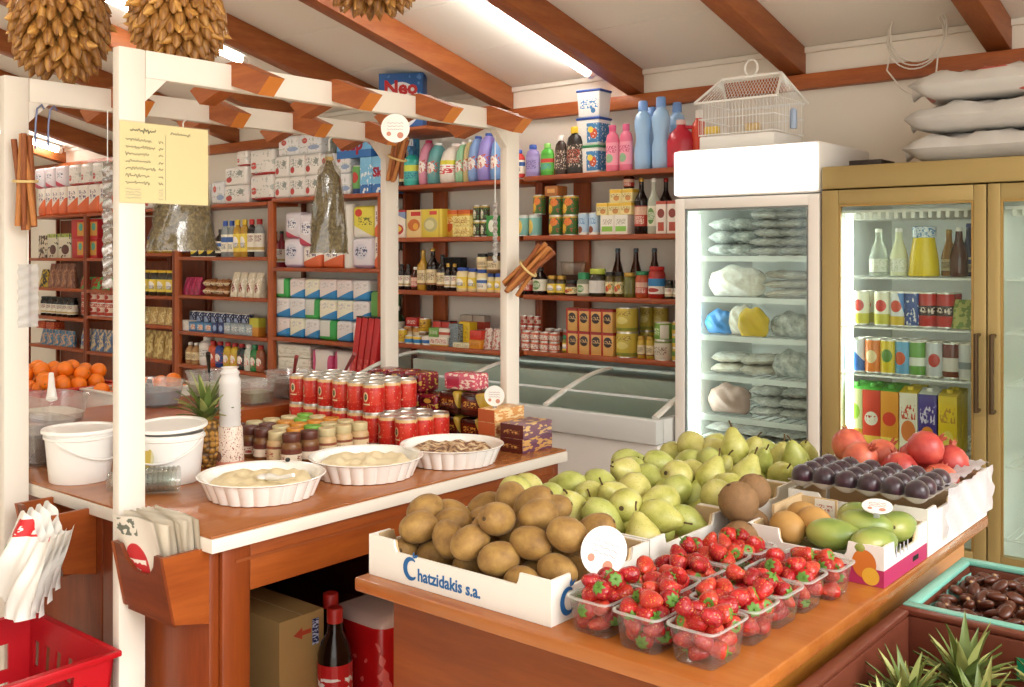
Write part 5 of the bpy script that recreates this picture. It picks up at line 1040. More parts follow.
for i in range(4):
    def g(u, v, i=i):
        fold = .014*math.sin(u*14+1)+.008*math.sin(u*31+v*4); dr = v
        return (.17*(u-.5)*(1+.15*dr)+.02*math.sin(v*5)+.006*i, -.008-.024*i-.05*math.sin(min(1, v*1.6)*PI*.5)+fold*(.3+dr), .015-.18*v*(1+.12*math.sin(u*5+i*1.3)) + .03*(1-v)*math.sin(u*6))
    put([('carrier_bag', MB().grid(g, 26, 14).mesh('carrier_bag', cbm if i == 3 else mat('carrier white', '#e6e3dc', .45), 80))], 'white plastic carrier bag with red and green print drooping over the holder' if i == 3 else 'white plastic carrier bag drooping out of the holder beside the basket', 'carrier bag', (-2.45+.012*i, 1.205-.004*i, .905), group=None if i == 3 else 'plain carrier bags')
def basket(seed):
    b = MB(); w, d, h, k = .40, .30, .27, .86; t = .006
    def wall(ax, sgn):
        L = w if ax == 0 else d; D = d if ax == 0 else w; nu, nv = (14 if ax == 0 else 10), 9
        for i in range(nu):
            for j in range(nv):
                slot = 0 < i < nu-1 and i % 2 == 1 and j in (2, 3, 5, 6) and not (ax == 1 and 3 <= i <= 6)
                hand = ax == 1 and 3 <= i <= 6 and j == 7
                if slot or hand: continue
                vs = []
                for off in (0, -t):
                    for (ii, jj) in ((i, j), (i+1, j), (i+1, j+1), (i, j+1)):
                        v = jj/nv; kk = k+(1-k)*v; a = (ii/nu-.5)*L*kk; c = sgn*(D/2*kk+off); z = h*v
                        vs.append((a, c, z) if ax == 0 else (c, a, z))
                b.add(vs, [(0,1,2,3), (4,7,6,5), (0,4,5,1), (1,5,6,2), (2,6,7,3), (3,7,4,0)])
    for ax in (0, 1):
        for s in (-1, 1): wall(ax, s)
    b.box((0, 0, .003), (w*k, d*k, .006))
    rim = MB()
    for s in (-1, 1): rim.box((0, s*(d/2+.006), h-.006), (w+.024, .014, .014)).box((s*(w/2+.006), 0, h-.006), (.014, d+.010, .014))
    return [('shopping_basket', b.mesh('shopping_basket', mat('red plastic', '#b2101c', .35), 30)), ('rim', rim.mesh('rim', mat('red plastic', '#b2101c', .35), 30, .004))]
bp = basket(1)
put([('basket_stand', MB().box((0, 0, .37), (.36, .26, .02)).box((-.15, -.1, .18), (.03, .03, .36)).box((.15, -.1, .18), (.03, .03, .36)).box((-.15, .1, .18), (.03, .03, .36)).box((.15, .1, .18), (.03, .03, .36)).mesh('basket_stand', w_sh, 30, .003))], 'small wooden stand under the red shopping basket', 'stand', (-2.345, 1.03, .015))
put(bp, 'red plastic shopping basket with slotted sides at the counter end', 'basket', (-2.345, 1.03, .397))
# ------------------------------------------------ under the counter
SH = .2805
kb = put([('cardboard_box', MB().box((0, 0, .155), (.34, .15, .31)).mesh('cardboard_box', mat('kraft board', '#b08a54', .8, var=.05, vs=6), 30, .002))], 'brown cardboard box with blue label on the shelf under the counter', 'box', (-2.34, 1.73, SH))
link('label', MB().box((.1705, .045, .255), (.0008, .022, .07)).mesh('label', pr('navy label', '#22285e', ('words', 0, 1, 0, 1, 9, '#c9cce0')), None), kb)
ar = MB().add([(.1706, -.03, .262), (.1706, .0, .278), (.1706, .0, .268), (.1706, .03, .268), (.1706, .03, .256), (.1706, .0, .256), (.1706, .0, .246)], [(0, 6, 5, 4, 3, 2, 1)])
link('printed_arrow', ar.mesh('printed_arrow', mat('arrow red', '#b8442c', .6), None, fix=False), kb)
link('flap_seam', MB().box((0, 0, .3105), (.335, .003, .001)).mesh('flap_seam', mat('tape tan', '#c9a878', .6), None), kb)
colb = mat('cola', '#1c0d08', .15); coll = pr('cola label', '#c01a1e', ('words', .0, 1, .25, .75, 5, '#efe4e0'))
for i, (x, y) in enumerate(((-2.118, 1.80), (-2.217, 1.868))):
    put(bottle(.047, .325, colb, coll, m_capr, 'sauce'), 'cola bottle with red cap and red label under the counter', 'bottle', (x, y, SH), rnd.uniform(0, 3), 'cola bottles under the counter')
put([('film_pack', pack(.24, .24, .27, pr('red pack', '#b01216', ('spots', 5, .66, '#d8605a'), ('band', .9, 1, '#c8a8a0'), rough=.2), 4)[0][1])], 'red film wrapped drinks pack under the counter beyond the cola', 'drinks pack', (-2.165, 2.025, SH))
put([('film_pack', pack(.2, .16, .24, pr('red pack b', '#a8141a', ('band', .4, .5, '#1c1010'), rough=.25), 6)[0][1])], 'red drinks pack near the far leg under the counter', 'drinks pack', (-2.13, 2.41, SH))
# ------------------------------------------------ oranges on their own stand
OS = .85
put([('orange_stand', MB().span((-5.35, 2.0, OS-.03), (-4.15, 3.0, OS)).span((-5.30, 2.05, 0), (-5.25, 2.95, OS-.0305)).span((-4.25, 2.05, 0), (-4.2, 2.95, OS-.0305)).mesh('orange_stand', w_sh, 30, .003))], 'low wooden stand under the crates of oranges', 'stand', (0, 0, 0))
def plastic_crate(x0, x1, y0, y1, z, h, m, label, mi=None):
    t = .012; b = MB().span((x0, y0, z), (x1, y0+t, z+h)).span((x0, y1-t, z), (x1, y1, z+h)).span((x0, y0+t+.0004, z), (x0+t, y1-t-.0004, z+h)).span((x1-t, y0+t+.0004, z), (x1, y1-t-.0004, z+h)).span((x0+t+.0004, y0+t+.0004, z), (x1-t-.0004, y1-t-.0004, z+.01))
    rim = MB().span((x0-.012, y0-.012, z+h+.0004), (x1+.012, y0+t, z+h+.012)).span((x0-.012, y1-t, z+h+.0004), (x1+.012, y1+.012, z+h+.012)).span((x0-.012, y0+t+.0004, z+h+.0004), (x0+t, y1-t-.0004, z+h+.012)).span((x1-t, y0+t+.0004, z+h+.0004), (x1+.012, y1-t-.0004, z+h+.012))
    c = Vector(((x0+x1)/2, (y0+y1)/2, z)); M = Matrix.Translation(-c)
    me, mr = b.mesh('crate', m, 30, .004), rim.mesh('rim', mi or m, 30, .004); me.transform(M); mr.transform(M)
    return put([('crate', me), ('rim', mr)], label, 'crate', c)
mred = mat('red crate plastic', '#b8301c', .4)
plastic_crate(-5.05, -4.50, 2.12, 2.52, OS+.0005, .09, mred, 'red plastic crate heaped with oranges')
plastic_crate(-4.46, -4.18, 2.3, 2.75, OS+.0005, .09, mat('pale crate', '#d6d0c6', .5), 'crate of oranges seen just past the near white post')
omesh = MB().lathe([(0, -.0365)] + [(.038*math.sin(PI*i/10), -.037*math.cos(PI*i/10)) for i in range(1, 10)] + [(0, .0362)], 18).mesh('orange', mat('orange peel', '#ea7a12', .4, var=.08, vs=20, bump=.25, bs=220), 60)
onub = MB().lathe([(0, .0355), (.0035, .036), (.003, .0385), (0, .039)], 8).mesh('stem_end', mat('orange stem', '#6a6a2a', .7))
for (x0, x1, y0, y1, n, lb, g) in ((-5.035, -4.515, 2.135, 2.505, 64, 'ripe orange heaped in the red crate', 'oranges in the red crate'), (-4.445, -4.195, 2.315, 2.735, 24, 'ripe orange in the crate past the near white post', 'oranges past the near white post')):
    for v in pile(x0, x1, y0, y1, OS+.0115, .036, n, .5, tries=150):
        o = put([('orange', omesh), ('stem_end', onub)], lb, 'orange', v, group=g, rot=(rnd.uniform(-2.5, 2.5), rnd.uniform(-2.5, 2.5), 0))
# ================================================================== FRUIT TABLE
m_cb = mat('white card', '#e6e2da', .6, var=.02, vs=6); m_kr = mat('kraft inside', '#c9ad84', .8)
def card_crate(x0, x1, y0, y1, z, h, label, m=m_cb, low=.022, front=True, mi=None):
    """cardboard fruit tray: walls dip between raised corner tabs, kraft lining inside"""
    t = .005; c = Vector(((x0+x1)/2, (y0+y1)/2, z)); w, d = x1-x0, y1-y0
    def wall(L, tab):
        r = .008
        return [(-L/2, 0), (L/2, 0), (L/2, h), (L/2-tab, h), (L/2-tab-r*.4, h-low+r), (L/2-tab-r, h-low), (-L/2+tab+r, h-low), (-L/2+tab+r*.4, h-low+r), (-L/2+tab, h), (-L/2, h)]
    b = MB(); Mx = Matrix(((1, 0, 0, 0), (0, 0, -1, 0), (0, 1, 0, 0), (0, 0, 0, 1))); My = Matrix(((0, 0, 1, 0), (1, 0, 0, 0), (0, 1, 0, 0), (0, 0, 0, 1)))
    lin_ = MB()
    for s in (-1, 1):
        b.prism(wall(w, .07), -t/2, t/2, Matrix.Translation((0, s*(d/2-t/2), 0)) @ Mx)
        lin_.prism([(x*.985, max(.006, y-.0015)) for x, y in wall(w-.02, .06)], -t*.3, t*.3, Matrix.Translation((0, s*(d/2-t*1.35), 0)) @ Mx)
        b.prism(wall(d-2*t-.0006, .05), -t/2, t/2, Matrix.Translation((s*(w/2-t/2), 0, 0)) @ My)
        lin_.prism([(x*.985, max(.006, y-.0015)) for x, y in wall(d-2*t-.03, .04)], -t*.3, t*.3, Matrix.Translation((s*(w/2-t*1.35), 0, 0)) @ My)
    lin_.box((0, 0, .0035), (w-2*t-.001, d-2*t-.001, .004))
    return put([('fruit_crate', b.mesh('fruit_crate', m, 30)), ('lining', lin_.mesh('lining', mi or m_kr, 30))], label, 'crate', c)
KX0, KX1, KY0, KY1 = -1.515, -1.055, 1.376, 1.690
kc = card_crate(KX0, KX1, KY0, KY1, TT+.0005, .080, 'white cardboard fruit crate with blue lettering holding the kiwis')
mblue = mat('print blue', '#1f5f9a', .6)
cxk, cyk = (KX0+KX1)/2, (KY0+KY1)/2
link('lettering', text_mesh('hatzidakis s.a.', .033, mblue, .0005, 'LEFT', .90, .0007), kc, (-1.378-cxk, KY0-cyk-.0004, .0245), FACE_NEG_Y)
def emblem():
    b = MB(); pts = [(.017*math.cos(a), .019*math.sin(a)) for a in [PI*.30+2*PI*.72*i/20 for i in range(21)]]
    for i in range(20):
        w0, w1 = .0015+.0042*math.sin(PI*i/20), .0015+.0042*math.sin(PI*(i+1)/20)
        (x0, z0), (x1, z1) = pts[i], pts[i+1]
        def off(x, z, k): n = math.hypot(x, z); return (x*(1+k/n), -.0005, z*(1+k/n))
        b.add([off(x0, z0, -w0), off(x0, z0, w0), off(x1, z1, w1), off(x1, z1, -w1)], [(0, 1, 2, 3)])
    for a, l in ((.5, .018), (1.3, .014)):
        p0 = Vector((.004, -.0005, .021)); dr = Vector((math.cos(a), 0, math.sin(a))); nn = Vector((-math.sin(a), 0, math.cos(a)))
        b.add([p0, p0+dr*l*.5-nn*.003, p0+dr*l, p0+dr*l*.5+nn*.003], [(0, 1, 2, 3)])
    return b.mesh('emblem', mblue, None, fix=False)
link('emblem', emblem(), kc, (-1.394-cxk, KY0-cyk-.0004, .034))
o = link('emblem', emblem(), kc, (KX1-cxk+.0008, 1.425-cyk, .034), (0, 0, PI/2)); o.scale = (1.1, 1, 1.1)
pc1 = card_crate(KX0, KX1, 1.694, 2.010, TT+.0005, .082, 'white cardboard crate of pears next to the kiwi crate')
o = link('printed_logo', text_mesh('C', .045, mblue, .0005, bold=.001), pc1, ((KX1-KX0)/2+.0008, -.02, .035), FACE_POS_X)
card_crate(KX0, KX1, 2.014, 2.330, TT+.0005, .082, 'white cardboard crate of pears behind the brown round fruits')
card_crate(KX0, KX1-.002, 2.334, 2.650, TT+.0005, .082, 'white cardboard crate of pears at the fridge end of the table')
# kiwis
mk = NT('kiwi skin'); mk.l.new(mk.ramp(mk.noise(mk.coord('Object'), 40, 5, .6), [(.3, '#7d5a2c'), (.55, '#98743a'), (.8, '#ad8a4a')]), mk.b.inputs['Base Color']); mk.b.inputs['Roughness'].default_value = .62
mk.bump(mk.noise(mk.coord('Object'), 500, 2), .35, .003); mk.b.inputs['Sheen Weight'].default_value = .08; mk.b.inputs['Sheen Roughness'].default_value = .4; mk = mk.m
kme = []
for k, (rx, rl) in enumerate(((.0325, .0425), (.032, .0445), (.0335, .040))):
    kme.append((MB().lathe([(rx*(math.sin(PI*i/14))**.92, -rl*math.cos(PI*i/14)) for i in range(15)], 20, sy=.95).mesh('kiwi', mk, 60),
                MB().lathe([(.0045, rl*.985), (.0035, rl*1.02), (0, rl*1.025)], 8).mesh('stem_end', mat('kiwi nub', '#4f3a1c', .8), 60)))
for i, v in enumerate(pile(KX0+.012, KX1-.012, KY0+.012, KY1-.012, TT+.008, .0335, 44, .75)):
    m = kme[i % 3]; put([('kiwi', m[0]), ('stem_end', m[1])], 'brown kiwi heaped in the white crate with blue lettering', 'kiwi', v, group='kiwis heaped in the white crate', rot=(PI/2+rnd.gauss(0, .35), rnd.uniform(-.3, .3), rnd.uniform(0, 6.28)))
# pears
mp = []
for k, (c1, c2, c3) in enumerate((('#98983f', '#b9b765', '#cbc786'), ('#a5a24e', '#c0ba6c', '#cfc68a'), ('#8f9642', '#aeb360', '#bfc07a'))):
    t = NT('pear skin %d' % k); f = t.noise(t.coord('Object'), 22, 4, .6); g = t.noise(t.coord('Object'), 420, 1)
    base = t.ramp(f, [(.3, c1), (.55, c2), (.8, c3)]); t.l.new(t.mix(t.math('GREATER_THAN', g, .70), base, lin('#7d7a3a')), t.b.inputs['Base Color'])
    t.b.inputs['Roughness'].default_value = .42; mp.append(t.m)
pprof = [(0, -.034), (.007, -.0365), (.016, -.0355), (.026, -.029), (.034, -.015), (.037, .001), (.035, .015), (.0285, .029), (.0215, .040), (.0165, .049), (.0125, .056), (.007, .0605), (0, .0612)]
pst = MB().tube([(0, 0, .060), (.002, 0, .069), (.006, .001, .078)], [.0022, .0018, .0024], 6).mesh('stem', mat('pear stem', '#5a4424', .8), 60)
pcal = MB().lathe([(.0055, -.0362), (.0045, -.0385), (0, -.0375)], 8).mesh('calyx', mat('pear calyx', '#4a3a22', .8), 60)
pme = [MB().lathe([(r*s, z*l) for r, z in pprof], 20).mesh('pear', mp[k % 3], 60) for k, (s, l) in enumerate(((1, 1), (1.04, .94), (.95, 1.02)))]
PP = []
for n, (y0, y1, cnt, lb, g) in enumerate(((1.70, 2.0, 28, 'green pear in the crate right behind the kiwis', 'pears behind the kiwis'), (2.02, 2.325, 29, 'green pear in the middle crate of pears', 'pears in the middle crate'), (2.34, 2.645, 31, 'green pear heaped in the crate next to the plum tray', 'pears in the last crate'))):
    for i, v in enumerate(pile(KX0+.020, KX1-.020, y0+.012, y1-.012, TT+.006, .0355, cnt, .45)):
        k = i % 3; up = rnd.random() < .25
        rot = (rnd.gauss(0, .35), rnd.gauss(0, .35), rnd.uniform(0, 6.28)) if up else (PI/2+rnd.gauss(.12, .25), rnd.uniform(-.4, .4), rnd.uniform(0, 6.28))
        sh = Euler(rot).to_matrix() @ Vector((0, 0, .010))
        put([('pear', pme[k]), ('stem', pst), ('calyx', pcal)], lb, 'pear', v - sh*(.0 if up else 1), group=g, rot=rot)
price_disc(.045, 'round white price card leaning on the side wall of the kiwi crate', (-1.046, 1.492, TT+.060), 1.02, -.10, .004).rotation_euler = (-.10, .42, .95)
# brown round fruits between the pear crate and the mango box
mbr = mat('russet skin', '#83623f', .75, var=.22, vs=60, bump=.4, bs=260)
for (x, y, z, r, lb) in ((-.985, 1.935, TT+.0412, .040, 'brown round fruit lowest of the pile beside the strawberries'), (-1.005, 2.025, TT+.0442, .043, 'brown round fruit hidden under two others by the mango box'), (-1.008, 1.975, TT+.1105, .043, 'largest brown round fruit on top of the pile between pears and mangoes'), (-1.015, 2.055, TT+.118, .038, 'brown round fruit behind the largest one near the plums')):
    put([('brown_fruit', MB().lathe([(r*math.sin(PI*i/14)*(1-.05*math.cos(PI*i/14)), -r*1.03*math.cos(PI*i/14)) for i in range(15)], 22).mesh('brown_fruit', mbr, 60)), ('stem_end', MB().lathe([(.005, r*1.02), (.004, r*1.05), (0, r*1.055)], 8).mesh('stem_end', mat('stem brown', '#4a3018', .8), 60))], lb, 'fruit', (x, y, z), rot=(rnd.uniform(-1, 1), rnd.uniform(-1, 1), 0))
# strawberry punnets
m_pun = clear('punnet plastic', '#fcfefd', .35, .05, .05); m_rim = clear('punnet rim', '#f6faf8', .6, .38, .1)
def punnet(w, d, h):
    b = MB(); n = 32
    def rp(k, z, p=.28): return [(w/2*k*math.copysign(abs(math.cos(a))**p, math.cos(a)), d/2*k*math.copysign(abs(math.sin(a))**p, math.sin(a)), z) for a in [2*PI*(i+.5)/n for i in range(n)]]
    rs = [rp(.78, 0), rp(.82, .003), rp(.97, h)]
    b.add([p for r in rs for p in r], [(j*n+i, j*n+(i+1) % n, (j+1)*n+(i+1) % n, (j+1)*n+i) for j in range(2) for i in range(n)] + [tuple(range(n))[::-1]])
    r = MB(); rr = [rp(.97, h-.003), rp(1.04, h-.002), rp(1.04, h+.0015), rp(.96, h+.001)]
    r.add([p for q_ in rr for p in q_], [(j*n+i, j*n+(i+1) % n, (j+1)*n+(i+1) % n, (j+1)*n+i) for j in range(3) for i in range(n)])
    return [('punnet', b.mesh('punnet', m_pun, 50)), ('rim', r.mesh('rim', m_rim, 50))]
ms = []
for k, (c1, c2) in enumerate((('#8f1018', '#ad1c24'), ('#a3171c', '#bf2a28'), ('#ad261e', '#c84432'))):
    t = NT('strawberry %d' % k); v = t.node('ShaderNodeTexVoronoi'); v.inputs['Scale'].default_value = 210; t.l.new(t.coord('Object'), v.inputs['Vector'])
    f = t.noise(t.coord('Object'), 45, 2); base = t.ramp(f, [(.35, c1), (.7, c2)])
    t.l.new(t.mix(t.math('LESS_THAN', v.outputs['Distance'], .20), base, lin('#d9a24a')), t.b.inputs['Base Color'])
    t.bump(v.outputs['Distance'], .45, .003); t.b.inputs['Roughness'].default_value = .28; t.b.inputs['Subsurface Weight'].default_value = .12; t.b.inputs['Subsurface Radius'].default_value = (.006, .001, .001); ms.append(t.m)
sme = []
for k in range(3):
    rr, ll = ((.0165, .036), (.0178, .034), (.0158, .040))[k]
    sme.append(MB().lathe([(0, -ll*.5), (rr*.30, -ll*.48), (rr*.62, -ll*.30), (rr*.88, -ll*.02), (rr, ll*.22), (rr*.92, ll*.38), (rr*.6, ll*.46), (0, ll*.46)], 14, sx=1.05, sy=.92).mesh('strawberry', ms[k], 70))
cb = MB()
for i in range(7):
    a = 2*PI*i/7; ca, sa = math.cos(a), math.sin(a); s = Vector((-sa, ca, 0)); l = .013
    p = [Vector((ca*l*t, sa*l*t, .0165+.004*math.sin(t*2.6)-.004*t*t)) for t in (.1, .45, .75, 1)]; w = (.003, .0042, .003, .0003)
    vs = [];
    for pp, ww in zip(p, w): vs += [pp-s*ww, pp+s*ww]
    cb.add(vs, [(0, 1, 3, 2), (2, 3, 5, 4), (4, 5, 7, 6)])
cb.tube([(0, 0, .016), (.001, 0, .026)], .0012, 5)
cal = cb.mesh('calyx', mat('strawberry leaf', '#5f8a34', .55, var=.3, vs=90), 80, fix=False)
lay = [(-.985, 1.438, 0, 'strawberry punnet touching the corner of the kiwi crate', 0), (-.886, 1.430, 0, 'strawberry punnet at the table edge between two others', 1), (-.786, 1.434, 0, 'strawberry punnet at the near corner of the table', 1),
       (-.800, 1.551, 1, 'strawberry punnet second along the open table side', 2), (-.800, 1.649, 1, 'strawberry punnet third along the open table side', 2), (-.797, 1.747, 1, 'strawberry punnet fourth along the open table side', 2), (-.785, 1.846, 1, 'strawberry punnet in front of the mango box', 2),
       (-.951, 1.556, 1, 'strawberry punnet against the crate side, first behind the edge row', 0), (-.951, 1.654, 1, 'strawberry punnet in the middle of the row along the crates', 0), (-.951, 1.752, 1, 'strawberry punnet before the raised one along the crates', 0), (-.945, 1.850, 1, 'strawberry punnet next to the brown round fruits', 0)]
PW, PD, PH = .088, .118, .060
for n, (x, y, turned, lb, c) in enumerate(lay):
    w, d = (.128, .090) if turned else (PW, PD)
    put(punnet(w, d, PH), lb, 'punnet', (x, y, TT+.0006), rnd.uniform(-.03, .03))
    fr = pile(x-w*.42, x+w*.42, y-d*.42, y+d*.42, TT+.0035, .0134, 24, .06)
    for i, v in enumerate(fr):
        k = rnd.randrange(3)
        put([('strawberry', sme[k]), ('calyx', cal)], 'ripe red strawberry in the ' + lb.replace('strawberry ', ''), 'strawberry', v, group='strawberries: ' + lb, rot=(PI/2+rnd.gauss(0, .5), rnd.uniform(-.5, .5), rnd.uniform(0, 6.28)))
# mango box
MX0, MX1, MY0, MY1 = -.975, -.688, 1.945, 2.20
mcr = NT('mango box print'); g_ = mcr.coord('Generated'); sp_ = mcr.node('ShaderNodeSeparateXYZ'); mcr.l.new(g_, sp_.inputs[0])
mcr.l.new(mcr.mix(mcr.math('LESS_THAN', sp_.outputs[2], .42), lin('#ece6e0'), lin('#b02c5c')), mcr.b.inputs['Base Color']); mcr.b.inputs['Roughness'].default_value = .55; mcr = mcr.m
mb_ = card_crate(MX0, MX1, MY0, MY1, TT+.0005, .078, 'white and magenta cardboard box of mangoes with printed orange fruit', mcr, .028)
b = MB().lathe([(0, 0), (.024, 0)], 24, Matrix.Translation((.105, -.1280, .040)) @ Matrix.Rotation(PI/2, 4, 'X') @ Matrix.Diagonal((1, 1.15, 1, 1))); link('printed_fruit', b.mesh('printed_fruit', mat('print orange', '#d0742c', .55), None, fix=False), mb_)
b = MB().lathe([(0, 0), (.017, 0)], 24, Matrix.Translation((.118, -.1283, .018)) @ Matrix.Rotation(PI/2, 4, 'X')); link('printed_fruit', b.mesh('printed_fruit', mat('print yellow', '#e0ae3a', .55), None, fix=False), mb_)
b = MB()
for k in range(4): b.box((.144, -.06+k*.022, .055), (.0006, .006, .022))
link('print_marks', b.mesh('print_marks', mat('print grey', '#a9a6b0', .6), None), mb_)
link('hand_hole', MB().box((.1438, .055, .018), (.0006, .034, .010)).mesh('hand_hole', m_black, None), mb_)
dv = put([('card_divider', MB().span((MX0+.012, 2.04, TT+.008), (MX0+.018, 2.185, TT+.100)).span((MX0+.0185, 2.18, TT+.008), (MX0+.10, 2.185, TT+.096)).mesh('card_divider', m_kr, 30)), ('price_label', MB().span((MX0+.05, 2.1785, TT+.055), (MX0+.095, 2.1797, TT+.094)).mesh('price_label', pr('small tag', '#e9e4dc', ('words', .1, .9, .3, .7, 8, '#b0706a')), None))], 'tan card divider with small white price label in the mango box', 'divider', (0, 0, 0))
put([('padding', MB().span((MX0+.02, MY0+.008, TT+.006), (MX1-.008, MY1-.025, TT+.03)).mesh('padding', mat('green tissue', '#b9c49a', .8, bump=.6, bs=40), 30, .006))], 'green tissue padding under the mangoes', 'padding', (0, 0, 0))
mgm = []
for k, cs in enumerate((('#66803a', '#8c9a4a', '#aaa657'), ('#6f863c', '#93a050', '#a3a458'))):
    t = NT('mango skin %d' % k); t.l.new(t.ramp(t.noise(t.coord('Object'), 14, 3), [(.3, cs[0]), (.55, cs[1]), (.8, cs[2])]), t.b.inputs['Base Color']); t.b.inputs['Roughness'].default_value = .3; mgm.append(t.m)
mng = MB().lathe([(.036*math.sin(PI*i/14)*(1+.10*math.cos(PI*i/14)), -.056*math.cos(PI*i/14)) for i in range(15)], 20, sy=.86)
mst = MB().lathe([(.004, .055), (.003, .059), (0, .0595)], 8).mesh('stem_end', mat('mango stem', '#5a4a28', .8), 60)
mng = [mng.mesh('mango', m, 60) for m in mgm]
for (x, y, z, rz, lb, st_) in ((-.805, 1.992, .040, .25, 'green mango at the front wall of the mango box', 0), (-.770, 2.065, .050, .35, 'green mango with small round sticker in the mango box', 1), (-.725, 1.997, .036, 1.2, 'green mango tucked in the corner of the mango box', 0), (-.800, 2.135, .046, -.1, 'green mango at the back of the mango box', 0), (-.728, 2.135, .040, 1.4, 'yellowish green mango under the plum tray edge', 0)):
    o = put([('mango', mng[int(st_)]), ('stem_end', mst)], lb, 'mango', (x, y, TT+z+.034), rot=(PI/2, 0, PI/2+rz))
    if st_: link('sticker', MB().lathe([(0, .0), (.009, 0)], 20, Matrix.Translation((0, .0345, 0)) @ Matrix.Rotation(-PI/2, 4, 'X')).mesh('sticker', pr('sticker red', '#f1efe9', ('disc', .5, .5, .3, .3, '#c8402c')), None, fix=False), o, (0, -.002, .008))
mtn = mat('tan melon', '#b58a4c', .55, var=.15, vs=40)
for (x, y, z, lb) in ((-.905, 1.992, .040, 'tan oval fruit in the near corner of the mango box'), (-.905, 2.075, .044, 'tan oval fruit beside the card divider'), (-.865, 2.035, .048, 'tan oval fruit next to the stickered mango')):
    put([('tan_fruit', MB().ell((0, 0, 0), (.034, .034, .042), 20, 12).mesh('tan_fruit', mtn, 60)), ('stem_end', mst)], lb, 'fruit', (x, y, TT+z+.030), rot=(PI/2+.2, .1, 1.0+rnd.uniform(-.3, .3)))
price_disc(.030, 'round pale price card lying tilted over the mangoes', (-.735, 2.035, TT+.118), .3, -1.3, .002)
# plum tray on a white crate, pomegranates in a netted crate
card_crate(-1.00, -.688, 2.205, 2.425, TT+.0005, .100, 'white cardboard crate under the plum tray', low=.012)
netm = clear('netting film', '#f1edf2', .4, .55, .2)
card_crate(-1.05, -.688, 2.43, 2.655, TT+.0005, .115, 'white crate of pomegranates at the fridge end of the table', low=.01)
def crumple(u, v): return .006*math.sin(u*23+v*9)+.005*math.sin(u*41-v*17)
nb_ = MB().grid(lambda u, v: (-.684+.004+crumple(u, v)*.5+.004, 2.30+.365*u, TT+.02+.105*v), 24, 8).grid(lambda u, v: (-.684-.05*v, 2.30+.365*u, TT+.125+.006+crumple(u, v)*.6), 24, 5)
put([('plastic_film', nb_.mesh('plastic_film', netm, 80))], 'crumpled clear film folded over the side of the plum and pomegranate crates', 'film', (0, 0, 0))
TY, TZ = 2.30, TT+.1015
tr = MB(); nx, ny = 6, 4; px_, py_ = .0515, .0505
tr.grid(lambda u, v: ((u-.5)*nx*px_*1.0, (v-.5)*ny*py_, .022-.018*(abs(math.sin(u*nx*PI))*abs(math.sin(v*ny*PI)))**.7), 48, 32)
put([('plum_tray', tr.mesh('plum_tray', mat('tray moulded', '#cfc6bd', .5), 60))], 'pale moulded tray holding rows of dark plums', 'tray', (-.845, TY, TZ))
mpl = NT('plum skin'); lw_ = mpl.node('ShaderNodeLayerWeight'); mpl.l.new(mpl.ramp(mpl.noise(mpl.coord('Object'), 30, 3), [(.3, '#1c0f1a'), (.6, '#341624'), (.8, '#5a2430')]), mpl.b.inputs['Base Color']); mpl.b.inputs['Roughness'].default_value = .3; mpl.b.inputs['Sheen Weight'].default_value = .3; mpl = mpl.m
plm = MB().lathe([(0, -.0245)] + [(.0255*math.sin(PI*i/12), -.0250*math.cos(PI*i/12)) for i in range(1, 12)] + [(0, .0238)], 20).mesh('plum', mpl, 60)
plst = MB().tube([(0, 0, .0235), (.001, 0, .029)], .0011, 5).mesh('stem', mat('plum stem', '#4a3a20', .8), 60)
for j in range(ny):
    for i in range(nx):
        put([('plum', plm), ('stem', plst)], 'dark purple plum seated in the moulded tray', 'plum', (-.845+(i+.5-nx/2)*px_, TY+(j+.5-ny/2)*py_, TZ+.0305), group='plums in the moulded tray', rot=(rnd.gauss(.2, .4), rnd.gauss(0, .4), rnd.uniform(0, 6)))
mpo = []
for k, c in enumerate((('#9a2a2c', '#b8443c', '#c4604c'), ('#b04438', '#cf6a50', '#d98a64'))):
    t = NT('pomegranate %d' % k); t.l.new(t.ramp(t.noise(t.coord('Object'), 25, 4), [(.3, c[0]), (.55, c[1]), (.8, c[2])]), t.b.inputs['Base Color']); t.b.inputs['Roughness'].default_value = .38; mpo.append(t.m)
pr_ = .043
pbody = [MB().lathe([(0, -pr_)] + [(pr_*math.sin(PI*i/14)*(1+.03*math.sin(3*i)), -pr_*math.cos(PI*i/14)) for i in range(1, 14)] + [(.008, pr_*.99), (0, pr_*.98)], 22).mesh('pomegranate', m, 60) for m in mpo]
cr = MB()
for i in range(6):
    a = 2*PI*i/6; ca, sa = math.cos(a), math.sin(a); s = Vector((-sa, ca, 0))*.004
    p0, p1, p2 = Vector((ca*.007, sa*.007, pr_*.96)), Vector((ca*.008, sa*.008, pr_+.008)), Vector((ca*.012, sa*.012, pr_+.016))
    cr.add([p0-s, p0+s, p1+s, p1-s, p2], [(0, 1, 2, 3), (3, 2, 4)])
pcr = cr.mesh('crown', mat('pomegranate crown', '#a8503a', .6), 80, fix=False)
for i, v in enumerate(pile(-1.035, -.705, 2.442, 2.64, TT+.035, .041, 11, .05)):
    v.z = v.z
    put([('pomegranate', pbody[i % 2]), ('crown', pcr)], 'red pomegranate heaped behind the dark plums', 'pomegranate', v, group='pomegranates behind the plums', rot=(rnd.gauss(0, .7), rnd.gauss(0, .7), rnd.uniform(0, 6)))
